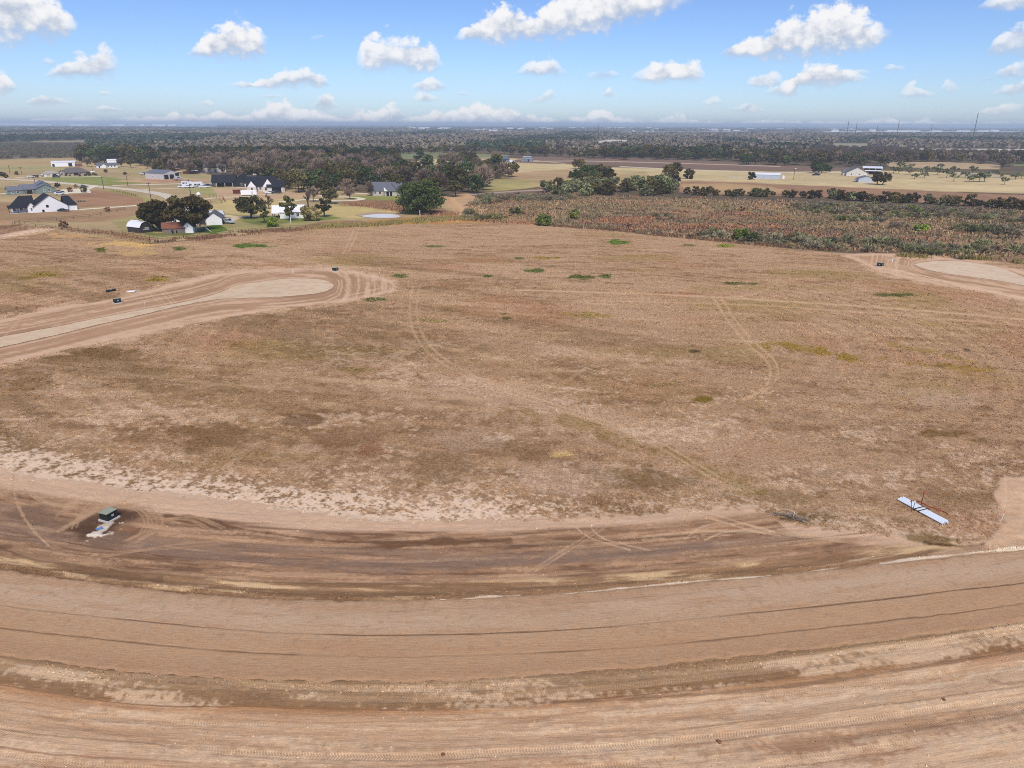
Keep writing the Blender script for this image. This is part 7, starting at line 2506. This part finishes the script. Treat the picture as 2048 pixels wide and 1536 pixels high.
fence([(26, 452), (30, 449), (62, 446), (130, 440), (190, 434), (232, 425), (250, 421)], 6, 1.4, 'wire fence running back from the field edge at the far left')
fence([(30, 449), (90, 457), (160, 465), (240, 473), (300, 483)], 7, 1.3, 'wire fence along the field edge at the far left')
fence([(300, 483), (380, 476), (470, 467), (560, 460), (640, 455)], 5, 1.3, 'wire fence along the field edge below the old farmhouse')
fence([(402, 398), (424, 395), (446, 398), (450, 404), (436, 407), (412, 408), (402, 404)], 3.2, 1.7, 'rusty pipe paddock fence left of the straw paddock', 'rust_roof', (.35, .65, .97), .07)
fence([(412, 412), (432, 409), (452, 406)], 3.4, 1.5, 'short dark fence before the rusty pipe paddock', 'post', (.4, .95))
fence([(222, 383), (252, 388), (276, 395)], 4, 1.3, 'post fence along the inside of the lane bend')
fence([(672, 411), (720, 415), (770, 420), (815, 425)], 5, 1.3, 'wire fence behind the pond')
fence([(120, 338), (170, 340), (215, 339), (260, 338), (300, 341)], 7, 1.4, 'ranch fence behind the tan ranch house')
fence([(1454, 356), (1480, 357.5), (1500, 358)], 2.6, 1.5, 'white pipe pens left of the long white shed', 'pvc_white', (.35, .65, .95), .06)

# ------------------------------------------------------------------ utility cabinets on the building plots
def cabinet(px, py, label, yaw, k=1.0, name='utility_cabinet'):
    s = site(name, px, py, label, 'utility cabinet', yaw, 'utility cabinets on the new plots')
    s.scale = (k,) * 3
    MB().box(-.62, .62, -.62, .62, -.08, .14).build('pad', MT['concrete'], s, bevel=.02)
    b = MB().prism([(-.48, .14), (.48, .14), (.48, .74), (-.48, .80)], -.50, .50, 'x').build('housing', MT['cabinet'], s)
    MB().prism([(-.51, .806), (.51, .746), (.51, .79), (-.51, .85)], -.53, .53, 'x').build('lid', MT['lid'], s)  # lid much paler than the housing
    MB().box(-.10, .10, -.535, -.503, .42, .60).build('hasp', MT['steel'], s)
    MB().box(.501, .512, -.2, .12, .38, .58).build('warning_plate', MT['lid'], s)
    return s


CAB = 1.12
cabinet(219, 1038, 'dark green utility cabinet on a pad in the foreground mud', 34, CAB)
cabinet(235, 606, 'black utility cabinet beside the left dirt road', 12, 1.3)
cabinet(671, 542, 'black utility cabinet at the far rim of the left turning circle', 40, 1.15)
cabinet(1760, 533, 'black utility cabinet by the right hand turning circle', -20, 1.3)
s = site('cabinet_shell', 222, 583, 'long black plastic shell lying in the grass by the white pipes', 'plastic shell', 22)
MB().prism([(-.3, 0), (.3, 0), (.34, .3), (.2, .5), (-.2, .5), (-.34, .3)], -1.0, 1.0, 'x').build('shell', MT['cabinet'], s)
MB().box(-.15, .2, -.1, .1, .502, .53).build('tag', MT['pvc_white'], s)
# muck of pale clay and a scrap of blue plastic below the foreground cabinet
s = site('blue_scrap', 199, 1059, 'scrap of blue plastic on the pale mud below the cabinet', 'litter', 20)
MB().add([(-.28, -.16, .10), (.25, -.20, .06), (.30, .14, .14), (-.05, .22, .08), (-.24, .12, .15)], [(0, 1, 2, 3, 4)]).add([(-.28, -.16, .13), (.25, -.20, .09), (.30, .14, .17), (-.05, .22, .11), (-.24, .12, .18)], [(4, 3, 2, 1, 0)]).build('sheet', MT['blue'], s)

# ------------------------------------------------------------------ pipes and stakes in the grass
def pipe_bundle(px0, py0, px1, py1, n, r, label, mat, name='pipe', group=None, width=None):
    a, b = G(px0, py0), G(px1, py1)
    d = (b - a)
    L = d.length
    d.normalize()
    nrm = Vector((-d.y, d.x, 0))
    for i in range(n):
        off_ = (i - (n - 1) / 2) * r * 2.02
        sh = rnd.uniform(-.12, .12)
        o = a + nrm * off_ + d * sh
        e = bpy.data.objects.new(name, None)
        COL.objects.link(e)
        e.location = (o.x, o.y, r + .05)
        e.rotation_euler = (0, 0, math.atan2(d.y, d.x))
        e['label'] = label[i] if isinstance(label, list) else label
        e['category'] = 'pipe'
        e['group'] = group
        MB().tube([(0, 0, 0), (L * .995, 0, 0)], r, 10, False).tube([(0, 0, 0), (L * .995, 0, 0)], r * .86, 10, False).build('barrel', MT[mat], e, smooth=True)
        MB().tube([(L - .02, 0, 0), (L + .14, 0, 0)], r * 1.12, 10, False).build('socket', MT[mat], e, smooth=True)


PN = ['nearest', 'second nearest', 'third nearest', 'middle', 'third farthest', 'second farthest', 'farthest']
pipe_bundle(1800, 998, 1846, 1023, 7, .075, [f'{p} pale blue pipe in the left half of the bundle' for p in reversed(PN)], 'pvc', 'pipe', 'pale blue pipes in the grass')
pipe_bundle(1843, 1022, 1888, 1046, 7, .075, [f'{p} pale blue pipe in the right half of the bundle' for p in reversed(PN)], 'pvc', 'pipe', 'pale blue pipes in the grass')
for px, py, lab in ((1838, 1019, 'left dark strap across the bundle of pale blue pipes'), (1846, 1023, 'right dark strap across the bundle of pale blue pipes')):
    g = G(px, py)
    dv = (G(1888, 1046) - G(1800, 998)).normalized()
    mbs = MB()
    mbs.box(-.06, .06, -.62, .62, .215, .235)
    mbs.box(-.06, .06, -.64, -.62, 0, .235).box(-.06, .06, .62, .64, 0, .235)
    o = mbs.build('strap', MT['post'], None, (g.x, g.y, 0))
    o.rotation_euler = (0, 0, math.atan2(dv.y, dv.x))
    o['label'] = lab
    o['category'] = 'strap'
# survey stakes with red ribbons and orange mesh
for px, py, h, tilt, lab, rib in ((1823, 1024, 1.25, -.18, 'wooden stake with a red ribbon at the front of the pipe bundle', 'red_tape'), (1825, 1021, 1.1, .06, 'plain stake beside the red ribboned stake at the pipes', 'pvc_white'), (1842, 1010, 1.5, .02, 'dark steel stake behind the pipe bundle', 'red_tape')):
    s = site('stake', px, py, lab, 'stake')
    MB().tube([(0, 0, -.1), (tilt * h, 0, h)], .028, 5).build('shaft', MT['post'], s)
    MB().box(tilt * h * .9 - .08, tilt * h * .9 + .05, -.03, .03, h * .82, h + .02).build('ribbon', MT[rib], s)
s = site('orange_mesh', 1868, 1017, 'strip of orange red safety mesh lying behind the pipes', 'safety mesh', -8)
zz = MB()
pp = [(-1.7, .35, .1), (-1.3, .1, .34), (-1.05, .25, .12), (-.7, 0, .18), (-.3, -.05, .10), (.2, -.1, .14), (.7, -.12, .09), (1.05, -.3, .16), (1.35, -.5, .1)]
for i in range(len(pp) - 1):
    a, b = pp[i], pp[i + 1]
    zz.add([(a[0], a[1], a[2] * .6 - .04), (b[0], b[1], b[2] * .6 - .04), (b[0], b[1] + .03, b[2] * .6 + .04), (a[0], a[1] + .03, a[2] * .6 + .04), (a[0], a[1] + .02, a[2] * .6 - .04), (b[0], b[1] + .02, b[2] * .6 - .04)], [(0, 1, 2, 3), (3, 2, 5, 4)])
zz.build('strip', MT['rusty_steel'], s)
MB().tube([(-1.25, .2, 0), (-1.2, .25, .75)], .02, 4).build('pin', MT['rusty_steel'], s)
# white pipe ends by the left road
for i, (dx, dy, yw, L, lab) in enumerate(((0, 0, 24, 2.6, 'longest white pipe on the heap by the left road'), (.1, -.25, 40, 1.9, 'steeply turned white pipe on the heap by the left road'), (.25, -.2, 54, 1.7, 'short white pipe on the heap by the left road'), (.0, .16, 14, 2.2, 'rear white pipe on the heap by the left road'), (.4, -.3, 66, 1.4, 'front white pipe pointing at the road on the heap'))):
    g = G(270, 583)
    e = bpy.data.objects.new('pipe', None)
    COL.objects.link(e)
    e.location = (g.x + dx, g.y + dy, .10 + .03 * i)
    e.rotation_euler = (0, R(3), R(yw + 28))
    e['label'] = lab
    e['category'] = 'pipe'
    e['group'] = 'white pipes by the left road'
    MB().tube([(-L * .75, 0, 0), (L * .25, 0, 0)], .09, 10).build('barrel', MT['pvc_white'], e, smooth=True)
    MB().tube([(L * .25 - .01, 0, 0), (L * .25 + .16, 0, 0)], .11, 10).build('socket', MT['pvc_white'], e, smooth=True)
for px, py, h, lab in ((586, 547, .9, 'white riser pipe by the rim of the left turning circle'), (1784, 524, 1.2, 'white riser pipe beyond the cabinet at the right turning circle'), (290, 612, .8, 'thin pale stake beside the left dirt road'), (626, 549, .6, 'thin pale stake behind the left turning circle'), (1502, 749, .9, 'thin yellowish stake alone in the mown field'), (1586, 1036, .9, 'thin stake with an orange ribbon at the brush heap'), (2004, 1037, .8, 'orange tipped stake by the pale soil at the right edge')):
    s = site('stake', px, py, lab, 'stake')
    big = 'riser' in lab
    MB().tube([(0, 0, -.1), (.06, 0, h)], .11 if big else .03, 8).build('shaft', MT['pvc_white'], s)
    MB().tube([(.055, 0, h - .12), (.06, 0, h + .02)], .13 if big else .045, 8).build('cap', MT['orange' if 'orange' in lab else 'pvc_white'], s)
# heap of dead branches at the end of the worked strip
s = site('brush_heap', 1592, 1037, 'heap of grey dead branches at the end of the worked strip', 'brush heap')
mb = MB()
for i in range(46):
    a = rnd.uniform(-.35, .35) + (math.pi if rnd.random() < .5 else 0)
    x, y = rnd.gauss(0, .8), rnd.gauss(0, .3)
    L = rnd.uniform(.4, 1.1)
    mb.tube([(x, y, .05), (x + math.cos(a) * L * .5, y + math.sin(a) * L * .5, rnd.uniform(.12, .34)), (x + math.cos(a) * L, y + math.sin(a) * L, rnd.uniform(.05, .4))], [.03, .024, .01], 4)
mb.build('branches', MT['wood'], s)
# clay clods on the near dirt
for i, (px, py, r0, lab) in enumerate(((1438, 1484, .14, 'rust red clay clod on the pale near dirt'), (886, 1510, .13, 'dark brown clay clod near the bottom of the photo'), (1888, 1400, .12, 'small brown clod on the pale dirt at the right'))):
    rng = np.random.default_rng(900 + i)
    bm = bmesh.new()
    bmesh.ops.create_icosphere(bm, subdivisions=3, radius=r0)
    for v in bm.verts:
        n_ = .7 + .7 * float(vnoise(np.array([v.co.x * 7 + 9 * i]), np.array([v.co.y * 7 + v.co.z * 5]), 5)[0])
        v.co *= n_
        v.co.z *= .55
    me = bpy.data.meshes.new('clod')
    bm.to_mesh(me)
    bm.free()
    g = G(px, py)
    o = obj('clod', me, MT['clod'], None, (g.x, g.y, .05))
    o['label'] = lab
    o['category'] = 'clod'

# ------------------------------------------------------------------ saplings on the left plots
for i, (x, y, k, lab) in enumerate(((115, 375, .55, 'sapling at the back corner of the sage green house'), (140, 384, .5, 'brown sapling on the concrete drive of the sage green house'), (169, 385, .65, 'dark cedar sapling at the end of the concrete drive'), (152, 375, .4, 'small bare sapling beside the lane'),
                                     (6, 354, .7, 'dark round shrub at the left end of the lane'), (13, 356, .5, 'smaller dark shrub beside the lane at the far left'), (34, 350, .5, 'dark cedar in the pasture at the far left'), (212, 345, .5, 'dark cedar right of the tan ranch house'), (250, 350, .45, 'small dark cedar on the bare strip'), (177, 351, .5, 'dark shrub at the right end of the tan ranch house'), (128, 456, .5, 'brown weed clump on the field edge'), (215, 423, .4, 'brown bush by the wire fence at the far left'))):
    kk = 'dark' if i not in (1, 3, 10, 11) else 'redgrass'
    make_tree('sapling', PROTO['shrub'][1][i % 4], FM[kk], G(x, y), lab, 'shrub', 'saplings on the left plots', k, i * 1.1, k * 1.05)

for i, (x, y, k) in enumerate(((132, 352, .3), (140, 352.5, .26), (160, 353, .3), (171, 352, .32), (180, 351.5, .36), (187, 350, .34), (192, 351, .3))):
    nth = ('leftmost clipped shrub' if i == 0 else ORD[i] + ' clipped shrub from the left')
    make_tree('garden_shrub', PROTO['shrub'][1][i % 4], FM['dark'], G(x, y), nth + ' along the front of the tan ranch house', 'shrub', 'garden shrubs of the tan ranch house', k, i * 1.7)
s = site('gas_tank', 186, 346, 'white gas tank lying behind the tan ranch house', 'gas tank', 20)
MB().tube([(-1.6, 0, .9), (-1.4, 0, .9), (1.4, 0, .9), (1.6, 0, .9)], [.2, .55, .55, .2], 12).build('cylinder', MT['pvc_white'], s, smooth=True)
for x in (-.9, .9):
    MB().box(x - .1, x + .1, -.4, .4, 0, .5).build('cradle', MT['concrete'], s)
s = site('flatbed_trailer', 84, 391, 'low flatbed trailer beside the white gabled farmhouse', 'trailer', 12)
MB().box(-2.4, 2.4, -1, 1, .55, .68).build('deck', MT['wood'], s)
MB().tube([(2.4, 0, .55), (3.6, 0, .5)], .05, 6).build('tow_bar', MT['steel'], s)
wheels(s, (-.4, .4), 1.15, .33)
s.location = (G(160, 404).x, G(160, 404).y, .05)
s['label'] = 'low flatbed trailer at the corner of the brown lot'

# ------------------------------------------------------------------ the far town
r_ = random.Random(44)
def shed_far(px, py, w_, d_, h_, label, wall='white', roof='white_roof'):
    s = site('warehouse', px, py, label, 'warehouse', r_.uniform(-12, 12), 'far warehouses')
    MB().box(-w_ / 2, w_ / 2, 0, d_, 0, h_).build('wall', MT[wall], s)
    MB().prism([(0 - 1, h_), (d_ + 1, h_), (d_ / 2, h_ + d_ * .06)], -w_ / 2 - 1, w_ / 2 + 1, 'x').build('roof', MT[roof], s)


for i, (px, py, w_) in enumerate(((1700, 262, 60), (1745, 263, 40), (1785, 264, 60), (1815, 265, 120), (1838, 261, 110), (1870, 264, 60), (1900, 261, 120), (1925, 264, 70), (1965, 264, 60), (1670, 264, 40), (1990, 263, 50))):
    o_ = ORD[i] if i < len(ORD) else ''
    k = sorted([q[0] for q in ((1700,), (1745,), (1785,), (1815,), (1838,), (1870,), (1900,), (1925,), (1965,), (1670,), (1990,))]).index(px)
    shed_far(px, py, w_, 40, 10, (f'{ORD[k]} pale warehouse from the left in the far right town' if k else 'leftmost pale warehouse in the far right town'))
for i, (px, py, w_) in enumerate(((12, 250, 380), (36, 249.6, 300), (60, 250.2, 420), (90, 250.6, 260), (284, 249.6, 120), (318, 250.4, 320), (236, 251, 320), (160, 251, 420), (345, 251, 200))):
    k = sorted([12, 36, 60, 90, 284, 318, 236, 160, 345]).index(px)
    shed_far(px, 252.6 + (i % 3) * .25, w_ * .45, 120, 20, (f'{ORD[k]} white building from the left on the far left horizon' if k else 'leftmost white building on the far left horizon'))
mesh_house = None
hw = MB()
hw.box(-8, 8, -5, 5, 0, 3.4)
hw.prism([(-6, 3.4), (6, 3.4), (0, 6.2)], -8.6, 8.6, 'x')
for i in range(90):
    zone = r_.choice([(1160, 1420, 257.5, 265), (1000, 1160, 258, 262), (1660, 1990, 258, 268), (820, 900, 257.5, 262), (1420, 1640, 261, 266), (940, 1010, 262, 268)])
    x, y = r_.uniform(zone[0], zone[1]), r_.uniform(zone[2], zone[3])
    g = G(x, y)
    if mesh_house is None:
        o = hw.build('small_house', MT['metal_wall'], None, (g.x, g.y, 0))
        mesh_house = o.data
    else:
        o = bpy.data.objects.new('small_house', mesh_house)
        COL.objects.link(o)
        o.location = (g.x, g.y, 0)
    k = r_.uniform(.7, 1.5) * max(1, g.y / 4000)
    o.scale = (k * 1.5, k, min(k, 1.6) * 1.6)
    o.rotation_euler = (0, 0, r_.uniform(0, 3.1))
    o['label'] = 'tiny pale house among the trees of the far town'
    o['category'] = 'house'
    o['group'] = 'houses of the far town'


def mast(px, base_y, top_y, label, kind='lattice'):
    g = G(px, base_y)
    v = ray(px, top_y)
    h = CAM_H + v.z * (g.y / v.y)
    s = site('radio_mast' if kind == 'lattice' else 'water_tower', px, base_y, label, 'mast' if kind == 'lattice' else 'water tower', 0)
    if kind == 'lattice':
        k = h * .016
        for sx_, sy_ in ((-1, -1), (1, -1), (0, 1)):
            MB().tube([(sx_ * k, sy_ * k, 0), (sx_ * k * .35, sy_ * k * .35, h)], [h * .0032, h * .0026], 4).build('leg', MT['post'], s)
        br = MB()
        nb = 12
        for i in range(nb):
            z0, z1 = h * i / nb, h * (i + 1) / nb
            f0, f1 = 1 - .65 * i / nb, 1 - .65 * (i + 1) / nb
            br.tube([(-k * f0, -k * f0, z0), (k * f1, -k * f1, z1)], h * .0016, 3)
            br.tube([(k * f0, -k * f0, z0), (0, k * f1, z1)], h * .0016, 3)
            br.tube([(0, k * f0, z0), (-k * f1, -k * f1, z1)], h * .0016, 3)
        br.build('bracing', MT['post'], s)
        MB().tube([(0, 0, h), (0, 0, h * 1.05)], h * .003, 4).build('antenna', MT['steel'], s)
        MB().box(-k * 1.2, k * 1.2, -k, k, h * .93, h * .96).build('dish_platform', MT['steel'], s)
    else:
        r0 = h * .10
        MB().tube([(0, 0, 0), (0, 0, h * .68)], [h * .07, h * .05], 8).build('column', MT['white'], s)
        MB().tube([(0, 0, h * .62), (0, 0, h * .74), (0, 0, h * .9), (0, 0, h)], [h * .06, r0, r0, h * .05], 14).build('tank', MT['white'], s)


mast(1944, 285, 226, 'tallest radio mast on the right horizon')
mast(1791, 285, 241, 'radio mast above the pale warehouses, left of the tallest')
mast(1858, 285, 250, 'short dark mast between the two tall masts')
mast(1691, 285, 242, 'thin radio mast left of the warehouses')
mast(1708, 285, 244, 'faint thin radio mast just left of the warehouses')
mast(1196, 285, 248, 'lone mast on the horizon above the far middle')
mast(1588, 285, 251, 'short dark tower on the horizon right of the middle')
mast(1750, 285, 251, 'short dark tower right of the thin radio masts')
mast(820, 263, 252.5, 'pale water tower on the far left middle horizon', 'tank')

# low ridge on the horizon
def ridge():
    rng = np.random.default_rng(5)
    a = np.linspace(-.95, .95, 160)
    V = []
    for d, k in ((15000, 0), (17500, 1), (20500, .5), (24000, 0)):
        h = (10 + 46 * fbm(a * 5200, a * 0 + d, 1500.0, 4, 95) - 12) * k
        V.append(np.stack([d * np.sin(a), d * np.cos(a), np.maximum(h, 0) + .05], 1))
    me = mesh_np('hills', np.concatenate(V), grid_faces(4, 160, 0)[:, ::-1], True)
    return obj('hills', me, flat_material('far_ridge', (98, 92, 82), .3, 200), kind='structure')


ridge()
# ------------------------------------------------------------------ the air between: even thin haze round camera and scene
HZ = MB().box(-26000, 26000, -26000, 26000, -1.0, 68.0).build('haze', None)
HZ['kind'] = 'stuff'
HZ['label'] = 'thin blue haze over the far country'
HZ['category'] = 'haze'
hm = bpy.data.materials.new('thin_air')
hm.use_nodes = True
hn = NT(hm.node_tree)
hn.n.clear()
pv = hn.new('ShaderNodeVolumePrincipled')
pv.inputs['Color'].default_value = (0.70, 0.86, 1.0, 1)
pv.inputs['Density'].default_value = 0.00016
pv.inputs['Anisotropy'].default_value = 0.0
ho = hn.new('ShaderNodeOutputMaterial')
hn.l.new(pv.outputs[0], ho.inputs['Volume'])
HZ.data.materials.clear()
HZ.data.materials.append(hm)
